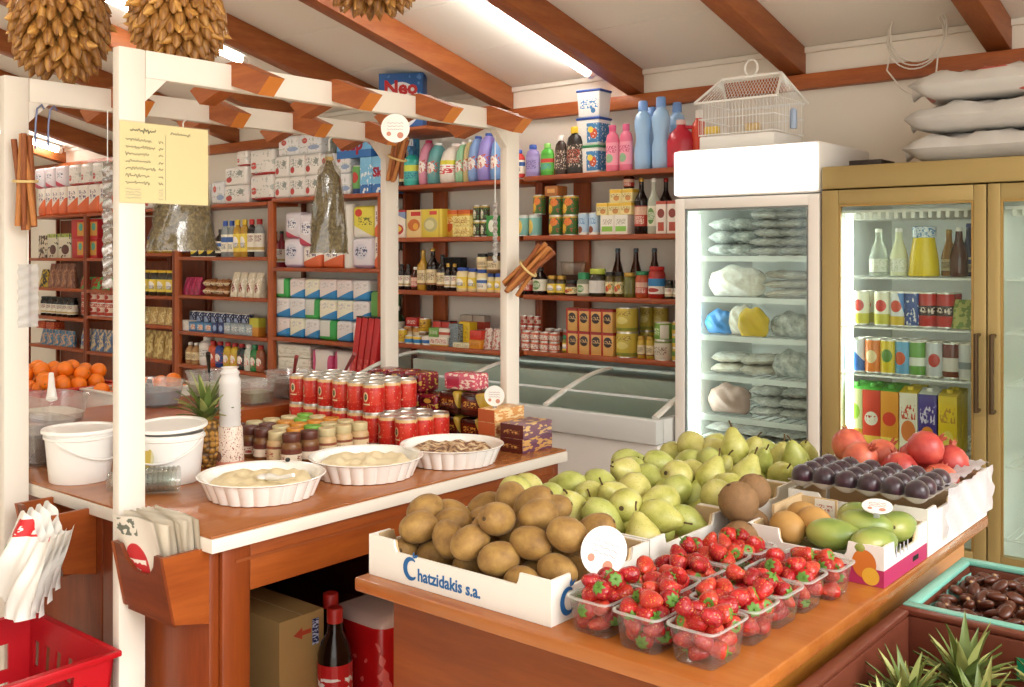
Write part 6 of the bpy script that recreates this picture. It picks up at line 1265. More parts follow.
# ------------------------------------------------ crates beside the table
put([('crate_bench', MB().span((-.684, 1.46, .595), (-.15, 2.50, .62)).span((-.68, 1.52, 0), (-.65, 1.55, .5945)).span((-.19, 1.52, 0), (-.16, 1.55, .5945)).span((-.68, 2.45, 0), (-.65, 2.48, .5945)).span((-.19, 2.45, 0), (-.16, 2.48, .5945)).mesh('crate_bench', w_sh, 30, .003))], 'low bench beside the fruit table carrying two plastic crates', 'bench', (0, 0, 0))
mturq = mat('turquoise plastic', '#7fc0b0', .35); mbrn = mat('brown crate plastic', '#6a3626', .35, var=.1, vs=8)
nc = plastic_crate(-.665, -.20, 2.025, 2.40, .6205, .245, mbrn, 'brown crate with turquoise liner full of dark brown nuts', mturq)
lm = MB().grid(lambda u, v: (.4*(u-.5), 0, .14*(v-.5)+.004*math.sin(u*17)), 10, 4)
for p_, rz in (((-.2185, 0, .185), PI/2),): link('liner', MB().grid(lambda u, v: ((.42 if rz == 0 else .33)*(u-.5), .003*math.sin(u*19+v*5), .10*(v-.5)), 14, 4).mesh('liner', mat('liner film', '#8fcdbd', .3, var=.2, vs=14), 80), nc, p_, (0, 0, rz))
put([('crate_false_floor', MB().box((0, 0, .095), (.43, .34, .19)).mesh('crate_false_floor', mbrn, None))], 'padding board under the nuts in the turquoise lined crate', 'board', (-.4325, 2.2125, .6315))
nme = MB().lathe([(.0125*(math.sin(PI*i/10))**.8, -.019*math.cos(PI*i/10)) for i in range(11)], 12, sy=.72).mesh('nut', NT('tmp').m, 60)
mn_ = mat('chestnut shell', '#4f2616', .3, var=.3, vs=50); nme.materials.clear(); nme.materials.append(mn_); bpy.data.materials.remove(bpy.data.materials['tmp'])
nend = MB().lathe([(0, .0185), (.004, .0182), (.003, .0198), (0, .0205)], 8).mesh('tip', mat('shell tip', '#a88560', .7), 60)
for v in pile(-.645, -.22, 2.045, 2.38, .8225, .0135, 260, .25, tries=24):
    put([('chestnut', nme), ('tip', nend)], 'dark brown nut in the turquoise lined crate', 'nut', v, group='nuts in the turquoise lined crate', rot=(PI/2+rnd.gauss(0, .5), rnd.gauss(0, .5), rnd.uniform(0, 6.28)))
pcx = plastic_crate(-.665, -.20, 1.50, 1.995, .6205, .245, mbrn, 'brown plastic crate of pineapples with a green lined handle hole')
link('handle_hole', MB().box((.05, .2345, .195), (.16, .003, .038)).mesh('handle_hole', mat('green handle', '#1f8a5f', .35), 30), pcx)
for i, (x, y, tl, s, lb) in enumerate(((-.575, 1.74, .3, 1.0, 'pineapple with spiky crown nearest the table in the brown crate'), (-.515, 1.85, .2, 1.1, 'pineapple with the tallest crown in the brown crate'), (-.46, 1.74, .3, 1.0, 'pineapple in the middle of the brown crate'), (-.375, 1.87, .2, 1.05, 'pineapple under the green handle in the brown crate'), (-.565, 1.62, .2, .95, 'pineapple at the near end of the brown crate'))):
    put(pine_parts(.050, .155, .135, 40, 10+i), lb, 'pineapple', (x, y, .6325), scale=(s, s, s), rot=(0, 0, i))
# ================================================================== HANGING FROM THE PERGOLA AND ON TOP OF THINGS
mpap = mat('yellow card', '#f8ecc8', .55); ink = mat('handwriting ink', '#4a5240', .7); inkb = mat('handwriting blue ink', '#7d8aa8', .7)
PX = XF+.0158; py0, py1, pz0, pz1 = 1.206, 1.438, 1.682, 1.868
ps = put([('price_sheet', MB().box((0, 0, 0), (.0012, py1-py0, pz1-pz0)).mesh('price_sheet', mpap, None))], 'yellow handwritten price sheet pinned to the near white post', 'price sheet', (PX, (py0+py1)/2, (pz0+pz1)/2))
def scribble(y0, y1, z, h, seed, n=None):
    r = random.Random(seed); pts = []; y = y0; n = int((y1-y0)/.0022)
    for i in range(n):
        pts.append((.0009, y0+(y1-y0)*i/n, z+h*1.5*(.5*math.sin(i*1.9+seed)+.5*r.uniform(-1, 1))*(0 if r.random() < .08 else 1)))
    return pts
hw = MB(); hb = MB(); L = -(py1-py0)/2
for i in range(7):
    z = .052-.0165*i; z -= 0
    hw.tube(scribble(L+.014, L+.082+.010*math.sin(i*2), z, .0035, i), .0009, 4); hw.tube(scribble(L+.098, L+.112, z, .003, i+40), .0009, 4)
hw.tube(scribble(L+.026, L+.092, .074, .005, 90), .0013, 4); hw.tube(scribble(L+.128, L+.185, .074, .0035, 91), .0009, 4)
for i in range(4): hb.tube(scribble(L+.014, L+.055, -.062-.0068*i, .0022, i+70), .00045, 4); hb.tube(scribble(L+.098, L+.112, -.062-.0068*i, .0022, i+80), .00045, 4)
hw.tube([(.0009, L+.116, .070), (.0009, L+.116, -.085)], .0004, 4)
link('handwriting', hw.mesh('handwriting', ink, None), ps); link('handwriting', hb.mesh('handwriting', inkb, None), ps)
link('plastic_sleeve', MB().box((.0022, 0, 0), (.0006, py1-py0+.006, pz1-pz0+.006)).mesh('plastic_sleeve', clear('sleeve', '#fffdf4', .3, .04), None), ps)
# shallot bunches
shm = []
for k, c in enumerate((('#9a6526', '#c99448', '#e0b468'), ('#ad7230', '#d6a458', '#e6c07a'), ('#7a4c20', '#a8763a', '#c49a58'))):
    t = NT('shallot %d' % k); mpg = t.node('ShaderNodeMapping'); t.l.new(t.coord('Object'), mpg.inputs[0]); mpg.inputs['Scale'].default_value = (1, 1, .12)
    t.l.new(t.ramp(t.noise(mpg.outputs[0], 130, 3), [(.3, c[0]), (.55, c[1]), (.8, c[2])]), t.b.inputs['Base Color']); t.b.inputs['Roughness'].default_value = .35; shm.append(t.m)
sh_me = [MB().lathe([(0, -.031), (.002, -.029), (.006, -.024), (.0125, -.012), (.0138, 0), (.011, .012), (.006, .022), (.003, .032), (.0012, .040), (0, .041)], 12).mesh('bulb', m, 70) for m in shm]
def bunch(c, rx, rz, n, label, ztop, seed):
    r = random.Random(seed); root = put([('shallot_bunch', MB().tube([(0, 0, -rz*.5), (0, 0, rz*.6), (0, 0, ztop-c[2])], [.02, .014, .004], 8).ell((0, 0, -rz*.03), (rx*.80, rx*.80, rz*.84), 14, 10).mesh('shallot_bunch', mat('straw cord', '#9a7238', .8, var=.4, vs=50), 60))], label, 'bunch of shallots', c)
    ib = MB()
    for i in range(150):
        zf = 1-2*(i+.5)/150; a = i*2.39996+1; k = math.sqrt(max(0, 1-zf*zf))**.7*.93; p = Vector((rx*k*math.cos(a), rx*k*math.sin(a), rz*zf*.92)); d = Vector((p.x, p.y, p.z*.25-rx*1.3)).normalized()
        ib.lathe([(0, -.031), (.006, -.024), (.0125, -.012), (.0138, 0), (.011, .012), (.004, .026), (0, .041)], 8, Matrix.Translation(p) @ (-d).to_track_quat('Z', 'Y').to_matrix().to_4x4() @ Matrix.Diagonal((1.1, 1.1, 1.4, 1)))
    io = link('inner_bulbs', ib.mesh('inner_bulbs', shm[2], 70), root); io['kind'] = 'stuff'
    for i in range(n):
        zf = 1-2*(i+.5)/n; a = i*2.39996; k = math.sqrt(max(0, 1-zf*zf))**.7
        p = Vector((rx*k*math.cos(a), rx*k*math.sin(a), rz*zf*.92)); d = Vector((p.x, p.y, p.z*.25-rx*.95)).normalized()
        o = link('bulb', sh_me[r.randrange(3)], root, p*.93); q_ = (-d).to_track_quat('Z', 'Y') ; e = (q_ @ Euler((r.gauss(0, .35), r.gauss(0, .35), 0)).to_quaternion()).to_euler()
        o.rotation_euler = e; s = r.uniform(1.0, 1.25); o.scale = (s*.92, s*.92, s*1.3)
p = atx(60, 35, XB-.02); bunch(Vector((p.x, p.y, 2.215)), .118, .150, 98, 'large bunch of tan shallots hanging over the near end of the far rail', CZ(p.y)-.13, 1)
p = atx(178, 30, -2.42); bunch(Vector((p.x, p.y, 2.205)), .112, .120, 84, 'bunch of tan shallots hanging behind the near rail above the price sheet', CZ(p.y)-.13, 2)
p = atx(372, 10, -2.40); bunch(Vector((p.x, p.y, 2.435)), .13, .085, 60, 'bunch of shallots hanging high above the rail in front of the washing powder', CZ(p.y)-.02, 3)
# herb bags
hrb = NT('dried herbs'); hrb.l.new(hrb.ramp(hrb.noise(hrb.coord('Object'), 95, 4, .7), [(.3, '#4f4222'), (.5, '#7d6a3c'), (.62, '#a08a58'), (.8, '#8a9060')]), hrb.b.inputs['Base Color']); hrb.bump(hrb.noise(hrb.coord('Object'), 120, 3), 1.0, .02); hrb.b.inputs['Roughness'].default_value = .8; hrb = hrb.m
def herb_bag(w, h, y, z0, label, seed):
    def g(u, v):
        a = 2*PI*u; k = (.42+.58*(1-v)**.8) if v < .82 else .42*(1-(v-.82)/.18*.75)
        n = 1+.07*math.sin(4*a+seed+9*v)+.05*math.sin(9*a+17*v)
        return (w*.32*math.sin(a)*k*n, w/2*math.cos(a)*k*n, h*v)
    b = MB().grid(g, 28, 16); b2 = MB().grid(lambda u, v: tuple(c*1.06 if i < 2 else c*1.10-.004 for i, c in enumerate(g(u, v))), 28, 16)
    me = b.mesh('herb_bag', hrb, 80)
    root = put([('herb_bag', me), ('clear_wrap', b2.mesh('clear_wrap', clear('wrap film', '#fbfbf6', .5, .03, .12), 80)), ('hook', MB().tube([(0, 0, h*1.08), (0, 0, 1.965-z0), (.012, 0, 1.972-z0)], .0025, 6).mesh('hook', m_wire, 60)), ('tie', MB().lathe([(w*.09, h*.98), (w*.10, h), (w*.09, h*1.02)], 12).mesh('tie', mat('twine', '#c9a868', .8), 60))], label, 'herb bag', (XB+.017, y, z0))
herb_bag(.215, .30, atx(180, 200, XB).y, 1.575, 'clear bag of dried herbs hanging below the yellow price sheet', 1.0)
herb_bag(.150, .33, atx(326, 200, XB).y, 1.567, 'tall clear bag of dried herbs hanging before the toilet paper shelves', 2.2)
# cinnamon bundles
cin = mat('cinnamon bark', '#8f4f26', .6, var=.25, vs=40)
def cinnamon(label, loc, rot, n=9, l=.2, r=.0075, spread=.028):
    rr = random.Random(n); root = link('cinnamon_bundle', MB().tube([(spread*1.25*math.cos(a), spread*.95*math.sin(a), 0) for a in [2*PI*i/18 for i in range(18)]], .004, 6, closed=True).mesh('cinnamon_bundle', mat('raffia', '#d9bb7c', .7), 60), None, loc, rot); tag(root, label, 'cinnamon bundle')
    for i in range(n):
        a = 2*PI*i/max(1, n-1) if i else 0; k = spread*.72 if i else 0; dx, dy = rr.uniform(-.018, .018), rr.uniform(-.010, .010); e = rr.uniform(-.012, .012)
        b = MB().tube([(k*math.cos(a)-dx, k*math.sin(a)*.75-dy, -l/2+e), (k*math.cos(a), k*math.sin(a)*.75, 0), (k*math.cos(a)+dx, k*math.sin(a)*.75+dy, l/2+e)], r, 8)
        link('stick', b.mesh('stick', cin if i % 2 else mat('cinnamon pale', '#b5743a', .6, var=.2, vs=40), 60), root)
cinnamon('bundle of cinnamon sticks tied across the far pergola post', (XF+.095, 2.60, 1.515), (.25, .75, .65), 9, .20)
cinnamon('bundle of cinnamon sticks tied with gold twine to the post behind the round card', (XB+.088, 2.575, 1.915), (.2, .35, .5), 8, .16)
cinnamon('long bundle of cinnamon sticks tied below the steel hooks on the far rail post', (XB+.072, 1.235, 1.755), (.05, .06, 0), 9, .24)
price_disc(.042, 'round white price card hanging under the near rail in front of the cinnamon', (XF+.030, 2.06, 1.890), .70, 0, .0)
put([('foil_strip', MB().grid(lambda u, v: (.004*math.sin(v*70+u*3), .030*(u-.5), -.36*v+.004*math.sin(v*50)), 4, 60).mesh('foil_strip', mat('silver foil', '#d3d3d6', .22, .85), 30)), ('cord', MB().tube([(0, 0, 0), (0, 0, .15)], .0015, 5).mesh('cord', m_wire, 60))], 'crinkled silver foil strip hanging beside the near white post', 'foil strip', (XB+.02, atx(104, 200, XB).y, 1.825))
put([('foil_strip', MB().grid(lambda u, v: (.003*math.sin(v*60), .022*(u-.5), -.20*v), 3, 30).mesh('foil_strip', mat('silver foil', '#d3d3d6', .22, .85), 30)), ('cord', MB().tube([(0, 0, 0), (0, 0, .23)], .0015, 5).mesh('cord', m_wire, 60))], 'short silver foil strip hanging by the far post before the dark green tins', 'foil strip', (XF-.005, 2.55, 1.735))
put([('clear_strip', MB().grid(lambda u, v: (.003*math.sin(v*40+u*5), .055*(u-.5), -.17*v), 5, 24).mesh('clear_strip', clear('strip film', '#f2f3f4', .6, .45, .1), 60)), ('cord', MB().tube([(0, .0, 0), (0, 0, .16)], .0015, 5).mesh('cord', m_wire, 60))], 'strip of clear plastic sleeves hanging below the long cinnamon bundle', 'plastic strip', (XB+.022, 1.265, 1.535))
for i in range(2):
    put([('wire_hook', MB().tube([(0, 0, 0), (.012, .006, .03), (.010, .012, .045), (-.002, .010, .04)] if False else [(0, 0, -.11), (.002, 0, -.04), (.006, .003, .0), (.004, .016, .012), (0, .024, .002)], .0028, 7).mesh('wire_hook', mat('hook steel blue', '#7d86a8', .35, .5), 60))], 'steel hook over the far rail, ' + ('the one nearer the post' if i == 0 else 'the one farther along the rail'), 'hook', (XB+.02, 1.285+i*.035, 1.958))
# wire loop on the wall
lp = MB()
for k in range(3): lp.tube([(.112*math.cos(a)+.01*k, -.012*k, .125*math.sin(a)+.012*k) for a in [2*PI*i/32 for i in range(32)]], .0035, 6, closed=True)
lp.tube([(0, .0, .118), (0, .0985, .122)], .003, 6)
p = aty(915, 38, 4.20); put([('wire_loop', lp.mesh('wire_loop', mat('white cable', '#e9e2d6', .5), 60)), ('tail', MB().tube([(-.10, 0, -.05), (-.11, -.01, -.12), (-.05, -.015, -.20), (.0, -.01, -.235)], .0035, 6).tube([(.09, 0, -.08), (.085, -.01, -.16), (.07, -.012, -.21)], .0035, 6).mesh('tail', mat('white cable', '#e9e2d6', .5), 60))], 'coil of white cable hung on the wall above the sacks', 'cable coil', p)
# sacks on the drinks fridge
def sack(w, d, h, m, seed):
    r = random.Random(seed); b = MB()
    def g(sg):
        def f(u, v):
            e = (max(0, 1-abs(2*u-1)**9)**.5)*(max(0, 1-abs(2*v-1)**6)**.5); x, y = w*(u-.5), d*(v-.5)
            n = .010*math.sin(u*21+seed)*math.sin(v*13+seed*2)+.006*math.sin(u*37+v*23+seed)+.004*math.sin(u*60-v*31)
            return (x + .02*math.sin(v*9+seed)*abs(2*u-1)**6, y, h/2 + sg*(h/2*e) + (n*e if sg > 0 else 0))
        return f
    b.grid(g(-1), 30, 16).grid(g(1), 30, 16); return b.mesh('sack', m, 80)
msk = pr('sack print', '#dcd8d3', ('spots', 4, .62, '#c9c4bd')); msk2 = pr('sack print red', '#cfccc8', ('spots', 3.2, .66, '#c2574a'))
for i, (dz, lb) in enumerate(((0, 'white woven sack at the bottom of the stack on the drinks fridge'), (.110, 'white woven sack in the middle of the stack on the drinks fridge'), (.220, 'white woven sack with red print on top of the stack on the drinks fridge'))):
    o = put([('sack', sack(.78, .46, .100, msk2 if i == 2 else mat('woven sack', '#cdcac6', .6, var=.10, vs=14, bump=.25, bs=60), i*3)), ('knot', MB().lathe([(.030, .06), (.012, .035), (.010, .02), (.028, 0)], 10, Matrix.Translation((-.378, .0, .054)) @ Matrix.Rotation(-PI/2, 4, 'Y')).mesh('knot', mat('woven sack plain', '#cfcbc6', .6), 60))], lb, 'sack', (-.835+.012*i, 3.86, 1.8825+dz), (.02, -.03, .03)[i])
put([('flat_box', MB().box((0, 0, .012), (.12, .14, .024)).mesh('flat_box', mat('dark box', '#2c221c', .5), 30, .003))], 'flat dark box on the drinks fridge beside the white sign', 'box', (-1.36, 3.72, 1.8825))
# bird cage
cg = put([('bird_cage', None)], 'white wire bird cage with a house shaped roof on the white freezer sign', 'bird cage', (-1.885, 3.80, 1.9825))
cw, cd, ch = .33, .27, .20; WR = .0010
link('tray', MB().box((0, 0, .03), (cw, cd, .06)).mesh('tray', mat('cage plastic', '#efeeea', .35), 30, .008), cg)
wb = MB()
for i in range(23):
    x = -cw/2+cw*i/22
    for s in (-1, 1): wb.tube([(x, s*cd/2, .06), (x, s*cd/2, ch)], WR, 4); wb.tube([(x, s*cd/2, ch), (x*.82, 0, ch+.105)], WR, 4)
for i in range(17):
    y = -cd/2+cd*i/16
    for s in (-1, 1): wb.tube([(s*cw/2, y, .06), (s*cw/2, y, ch)], WR, 4); wb.tube([(s*cw/2, y, ch), (s*cw/2*.82, 0, ch+.105)], WR, 4)
for z in (.065, .13, ch): wb.tube([(-cw/2, -cd/2, z), (cw/2, -cd/2, z), (cw/2, cd/2, z), (-cw/2, cd/2, z)], .002, 5, closed=True)
link('wire_bars', wb.mesh('wire_bars', m_wire, None), cg)
rf = MB()
for s in (-1, 1): rf.tube([(-cw/2-.015, s*(cd/2+.012), ch-.004), (-cw/2*.8, 0, ch+.108)], .005, 6).tube([(cw/2+.015, s*(cd/2+.012), ch-.004), (cw/2*.8, 0, ch+.108)], .005, 6).tube([(-cw/2-.015, s*(cd/2+.012), ch-.004), (cw/2+.015, s*(cd/2+.012), ch-.004)], .005, 6)
rf.tube([(-cw/2*.8, 0, ch+.108), (cw/2*.8, 0, ch+.108)], .006, 6); link('roof_frame', rf.mesh('roof_frame', m_wh, 60), cg)
link('carry_loop', MB().tube([(.028*math.cos(a), 0, ch+.142+.034*math.sin(a)) for a in [2*PI*i/20 for i in range(20)]], .0045, 6, closed=True).mesh('carry_loop', m_wh, 60), cg)
for x, m, nm in ((-cw/2+.05, mat('feeder yellow', '#d9b84a', .4), 'feeder'), (cw/2-.10, mat('feeder beige', '#c9ad78', .4), 'feeder')):
    f_ = link(nm, MB().box((x, -cd/2+.02, .085), (.06, .03, .03)).mesh(nm, m, 30, .004), cg); f_['label'] = 'yellow feeder cup' if x < 0 else 'beige feeder cup'
link('water_bottle', MB().lathe([(0, 0), (.012, 0), (.014, .006), (.014, .07), (.008, .08), (0, .08)], 12, Matrix.Translation((cw/2+.018, 0, .08))).mesh('water_bottle', mat('pale blue water', '#a9bcd8', .2), 50), cg)['label'] = 'pale blue water bottle on the cage side'
# ================================================================== GOODS IN THE FRIDGES
frz = [NT('frozen fish'), NT('frozen pale'), NT('frozen grey')]
for t, cs in zip(frz, (('#a9aaa5', '#cfcfca', '#eeeeea'), ('#c2b8a8', '#dcd5c8', '#eceae2'), ('#8b918f', '#bcc1bd', '#e6e9e6'))):
    t.l.new(t.ramp(t.noise(t.coord('Object'), 28, 4, .65), [(.32, cs[0]), (.5, cs[1]), (.68, cs[2])]), t.b.inputs['Base Color']); t.b.inputs['Roughness'].default_value = .22; t.bump(t.noise(t.coord('Object'), 45, 3), .5, .01)
frz = [t.m for t in frz]
mbl2 = mat('blue bag', '#3f86c8', .25, var=.2, vs=20); myl2 = mat('yellow bag', '#e2bd2c', .25, var=.15, vs=20)
def bagrow(z, specs, y=3.74):
    """specs: (x0, x1, height, depth, material, lying, label)"""
    for i, (a, b_, h, d, m, lie, lb, g) in enumerate(specs):
        w = b_-a; X = WX0+.05+a*.475
        n, W_ = 1, w*.475
        parts = pillow(q(W_*.98), q(d), q(h), m, i, lie)
        o = put(parts, lb, 'frozen bag', (WX0+.05+(a+b_)/2*.475, y, z+.001), 0, g)
        if lie: o.scale = (1, 1, 1)
def stackfish(z, x0, x1, n, layers, m, lb, g, w=.12, h=.034, d=.2, y=3.78):
    for s in range(layers):
        for i in range(n):
            X = WX0+.05+(x0+(x1-x0)*(i+.5)/n)*.475
            o = put([('frozen_fish', pillow(w, h, d, m, i+s, True)[0][1])], lb, 'frozen fish', (X+rnd.uniform(-.005, .005), y+rnd.uniform(-.01, .01), z+.002+s*(h+.001)), group=g, rot=(0, rnd.gauss(0, .05), rnd.gauss(0, .2)))
z = WSH
stackfish(z[0], .08, .45, 2, 3, frz[2], 'cloudy bag of frozen fish on the upper shelf beside the lamp', 'cloudy fish bags on the upper shelf', .085, .05, .2)
stackfish(z[0], .48, .92, 2, 5, frz[0], 'frozen fish in film stacked on the upper shelf of the white freezer', 'fish stacked on the upper shelf', .115, .035, .22)
bagrow(z[1], [(.02, .56, .125, .09, frz[1], False, 'pale pastry bag on the second freezer shelf', None)])
stackfish(z[1], .58, .94, 1, 3, frz[1], 'white tray of frozen fish on the second shelf of the white freezer', 'fish trays on the second shelf', .19, .034, .22)
bagrow(z[2], [(.0, .26, .10, .09, mbl2, False, 'blue bag on the third freezer shelf', None), (.22, .46, .12, .07, frz[1], False, 'pale frozen bag behind the blue and yellow ones', None), (.60, .96, .10, .09, frz[2], False, 'grey frozen bag beside the yellow one', None)])
o = put([('frozen_bag', pillow(.13, .07, .115, myl2, 3)[0][1])], 'yellow bag on the third freezer shelf', 'frozen bag', (WX0+.05+.5*.475, 3.685, z[2]+.001))
stackfish(z[3], .07, .62, 2, 2, frz[1], 'flat pale fillets lying on the fourth freezer shelf', 'fillets on the fourth shelf', .15, .04, .2)
bagrow(z[3], [(.62, .96, .11, .09, frz[2], False, 'clear bag of frozen fish leaning on the fourth freezer shelf', None)])
bagrow(z[4], [(.02, .42, .12, .09, mat('frozen pink', '#b89a90', .25, var=.2, vs=24, bump=.4, bs=40), False, 'pinkish bag on the fifth freezer shelf', None)])
stackfish(z[4], .46, .92, 2, 3, frz[0], 'rolled frozen bag stacked on the fifth shelf of the white freezer', 'rolled bags on the fifth shelf', .12, .04, .16)
stackfish(z[5], .06, .92, 3, 4, frz[0], 'pale frozen fish stacked on the low shelf behind the pears', 'fish on the low shelf', .14, .032, .24)
stackfish(z[6], .06, .92, 3, 2, frz[1], 'frozen packet on the lowest visible freezer shelf', 'packets on the lowest freezer shelf', .14, .034, .24)
# drinks
GY = 3.68
def gx(px, y=GY): return aty(px, 255, y).x
juice = mat('pineapple juice', '#e3c61e', .25); lemon = mat('cloudy lemonade', '#d9dcb8', .25)
S1 = 1.4845
for px, m, lb, r in ((879, clear('empty glass', '#f0f4ec', .2, .30), 'clear milk bottle on the top drinks shelf', .033), (899, lemon, 'cloudy lemonade bottle next to the clear one', .032)):
    put(bottle(r, .17, m, pr('carafe cap label', '#e2e4d8', ('spots', 8, .58, '#b8c2a8')), m_capw, 'cone'), lb, 'bottle', (gx(px), GY, S1+.001))
cp = MB().lathe([(0, 0), (.050, 0), (.052, .005), (.048, .06), (.040, .11), (.036, .135)], 24).mesh('carafe', juice, 60)
put([('carafe', cp), ('lid', MB().lathe([(.036, .135), (.039, .137), (.041, .172), (.034, .176), (0, .176)], 22).mesh('lid', pr('carafe foil', '#d9dfe4', ('spots', 9, .55, '#4a86b8')), 50))], 'wide yellow juice carafe with printed lid on the top drinks shelf', 'carafe', (gx(924), GY, S1+.001))
put(bottle(.026, .165, mat('amber drink', '#a8742c', .2), lab_cream, m_capg, 'cone'), 'amber bottle behind the yellow carafes', 'bottle', (gx(949, 3.76), 3.76, S1+.001))
put(bottle(.030, .17, mat('cola brown glass', '#4a1f12', .15), mat('cola brown glass', '#4a1f12'), m_capw, 'cone'), 'brown glass bottle on the top drinks shelf', 'bottle', (gx(959), GY, S1+.001))
put(bottle(.024, .185, mat('navy bottle', '#27406a', .2), lab_blue, m_capb, 'cone'), 'navy blue bottle near the door handle', 'bottle', (gx(969, 3.74), 3.74, S1+.001))
def soda(name, base, *sh): return pr('soda ' + name, base, *sh, rough=.25)
def cans_at(z, lst, h=.118, rows_=2):
    for px, m, lb in lst:
        for k in range(rows_):
            y = GY+.073*k
            put([('drink_can', can(.0315, h, m)[0][1]), can(.0315, h, m)[1]], lb + (' at the front' if k == 0 else ' in the second row'), 'can', (gx(px)-.0, y, z+.001), rnd.uniform(-.2, .2))
wy = soda('white yellow', '#e6e2c8', ('disc', .5, .6, .3, .18, '#c8342c'), ('band', 0, .35, '#c9c24a')); wb_ = soda('white blue', '#dfe2e4', ('disc', .5, .6, .3, .18, '#c8442c'), ('band', 0, .3, '#d8b83a'), ('tri', 1, .5, 1.1, '#4a7fc0'))
rd = soda('red', '#b8201f', ('band', .35, .65, '#2a1414'), ('words', .1, .9, .4, .6, 7, '#e2cfc4')); nv = soda('navy', '#2a4a8f', ('spots', 7, .6, '#c8ccd8'))
cans_at(1.305, [(861, wy, 'yellow and white can, first from the fridge lamp'), (883, wy, 'yellow and white can, second from the fridge lamp'), (899, wb_, 'white and blue can beside the yellow and white ones'), (913, nv, 'navy can half hidden before the red cans'), (928, rd, 'red can with black band next to the navy one'), (946, rd, 'red can with black band next to the green bag')], .122)
put(pouch(.09, .06, .10, pr('salad bag', '#b5b86a', ('spots', 5, .52, '#6f8a3a')), 2), 'green and yellow bag beside the red cans in the fridge', 'bag', (gx(966), GY, 1.306))
cans_at(1.132, [(858, soda('blue cap', '#3f6fb8', ('tri', .6, 1, .9, '#dfe4ea')), 'blue and white can on the third drinks shelf'), (874, soda('orange', '#d9782c', ('disc', .5, .5, .3, .2, '#e8d2a0')), 'orange can on the third drinks shelf'), (889, soda('yellow', '#d9bf2c', ('disc', .5, .55, .3, .2, '#5a8a3a')), 'yellow can on the third drinks shelf'), (904, soda('sky', '#5a9fc8', ('disc', .5, .5, .3, .2, '#c8542c')), 'sky blue can on the third drinks shelf'), (918, soda('green', '#5f9a3f', ('band', .3, .55, '#e0e4d8')), 'green can on the third drinks shelf'), (935, soda('silver', '#c9ccd0', ('disc', .5, .5, .3, .2, '#b8322c')), 'silver can with red spot on the third drinks shelf'), (952, soda('maroon', '#6a2420', ('band', .2, .6, '#d8d2cc')), 'maroon and silver can on the third drinks shelf'), (968, soda('pale', '#d2d4d6', ('band', .3, .5, '#8f9aa8')), 'pale silver can next to the door handle')], .122)
def jcart(px, m, lid, lb, h=.225, w=.062):
    for k in range(2):
        b = MB().box((0, 0, h*.46), (w, .062, h*.92)).mesh('juice_carton', m, 30, .002)
        tp_ = MB().add([(-w/2, -.031, h*.92), (w/2, -.031, h*.92), (w/2, .031, h*.92), (-w/2, .031, h*.92), (-w/2, .031, h), (w/2, .031, h)], [(0, 1, 5, 4), (1, 2, 5), (0, 4, 3), (2, 3, 4, 5)]).lathe([(.011, 0), (.011, .014), (0, .014)], 12, Matrix.Translation((0, -.002, h*.955))).mesh('top', lid, 40)
        put([('juice_carton', b), ('top', tp_)], lb + (' at the front of the drinks fridge' if k == 0 else ' in the second row of the drinks fridge'), 'juice carton', (gx(px), GY+.07*k, .864), rnd.uniform(-.03, .03))
def jm(n, c, *s): return pr('juice ' + n, c, *s)
jcart(857, jm('lime', '#d9dca0', ('disc', .5, .6, .35, .14, '#8fb83a'), ('band', 0, .3, '#e2a83a')), mat('green top', '#4fa03a', .5), 'pale green juice carton')
jcart(874, jm('red', '#d8442c', ('disc', .5, .5, .38, .12, '#efe6d8'), ('words', .2, .8, .45, .55, 6, '#c02a20'), ('band', 0, .2, '#e8b84a')), mat('green top', '#4fa03a', .5), 'red juice carton with white oval')
jcart(892, jm('orange', '#e2962c', ('disc', .5, .52, .38, .12, '#d8402c'), ('band', 0, .2, '#e8c85a')), mat('green top', '#4fa03a', .5), 'orange juice carton with red oval')
jcart(911, jm('white', '#e6dcc8', ('disc', .5, .35, .4, .18, '#d87a3a'), ('words', .1, .9, .55, .8, 6, '#c84a2c')), mat('yellow top', '#e2c22c', .5), 'white and orange juice carton')
jcart(930, jm('purple', '#3f2f86', ('disc', .5, .32, .35, .14, '#e08a2c'), ('words', .1, .9, .5, .8, 6, '#d8cfe6')), mat('white top', '#e6e2da', .5), 'purple juice carton')
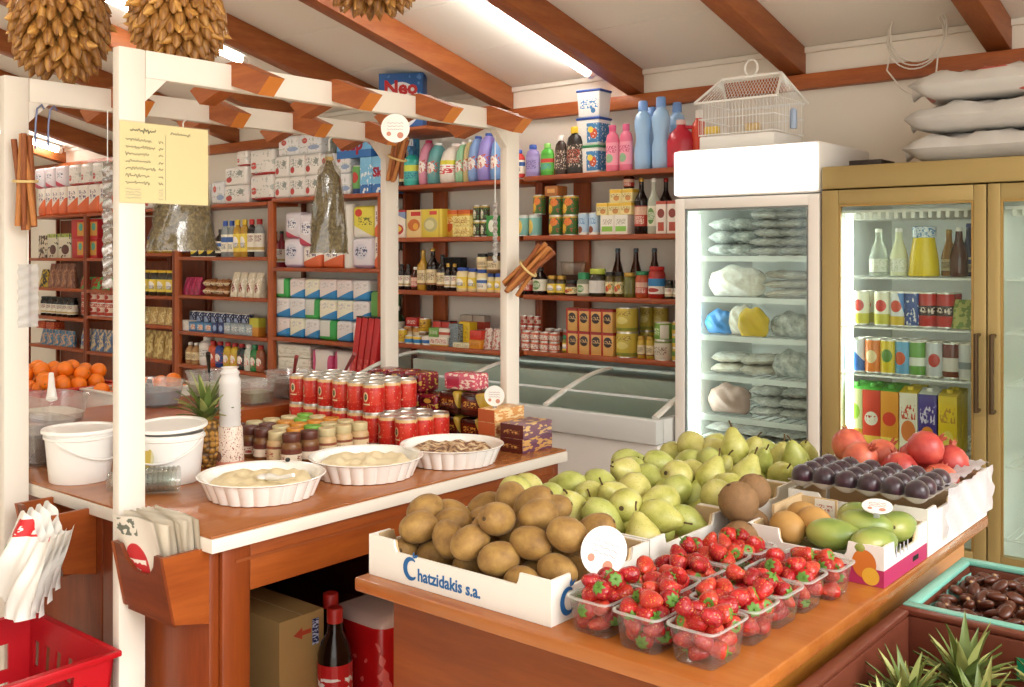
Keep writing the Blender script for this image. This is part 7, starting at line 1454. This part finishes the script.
jcart(950, jm('yellow', '#e6c41e', ('words', .1, .9, .55, .8, 6, '#b8862a'), ('disc', .5, .3, .3, .12, '#f0dc6a')), mat('yellow top', '#e2c22c', .5), 'bright yellow juice carton')
for sh, zz in (('lower', .621), ('lowest', .301)):
    for i, c in enumerate(('#c8b43a', '#b8402c', '#5f8a4a', '#d9c9a8', '#7a4a8a')):
        put([('juice_carton', carton(.07, .07, .20, mat('low carton %s' % c, c, .5))[0][1])], ('yellow', 'red', 'green', 'cream', 'purple')[i] + ' carton on the %s shelf of the drinks fridge' % sh, 'juice carton', (GX0+.13+.082*i, GY+.02, zz))
# second door: a few yellow bottles
for zz, sh in ((.864, 'fourth'), (1.306, 'second'), (1.133, 'third')):
    for i in range(5):
        put(bottle(.032, .15, (juice, mat('amber drink', '#a8742c', .2), lemon)[i % 3], lab_white, m_capw, 'cone'), 'bottle on the %s shelf behind the far fridge door' % sh, 'bottle', (GXM+.12+.085*i, GY+.02, zz), 0, 'bottles on the %s shelf behind the far door' % sh)
# bags in the chest freezer
cm = [pr('peas bag', '#5f9a4a', ('words', .1, .9, .4, .7, 6, '#e8e8d8')), pr('mixed veg', '#b86a4a', ('spots', 5, .55, '#dcd2b8')), pr('fries bag', '#d2c08a', ('band', .4, .7, '#b8402c')), mat('frosted film', '#c2cac6', .4, var=.1, vs=20)]
put([('freezer_divider', MB().span((CX0+.05, 3.52, .5305), (CX1-.05, 3.97, .76)).mesh('freezer_divider', mat('inner basket', '#c9cec9', .5), 30, .004))], 'pale inner basket at the bottom of the chest freezer', 'basket', (0, 0, 0))  # solid block added so the frozen bags sit up where light reaches
for i in range(18):
    x = CX0+.17+(CX1-CX0-.34)*(i % 9)/8; y = 3.62+.2*(i//9)
    k = (i*7+i//4) % 4
    put([('frozen_bag', pillow(.17, .07, .17, cm[k], i % 5, True)[0][1])], ('green pea', 'mixed vegetable', 'tan chips', 'frosted')[k] + ' bag lying in the chest freezer', 'frozen bag', (x, y, .7615), 0, ('green pea', 'mixed vegetable', 'tan chips', 'frosted')[k] + ' bags in the chest freezer')
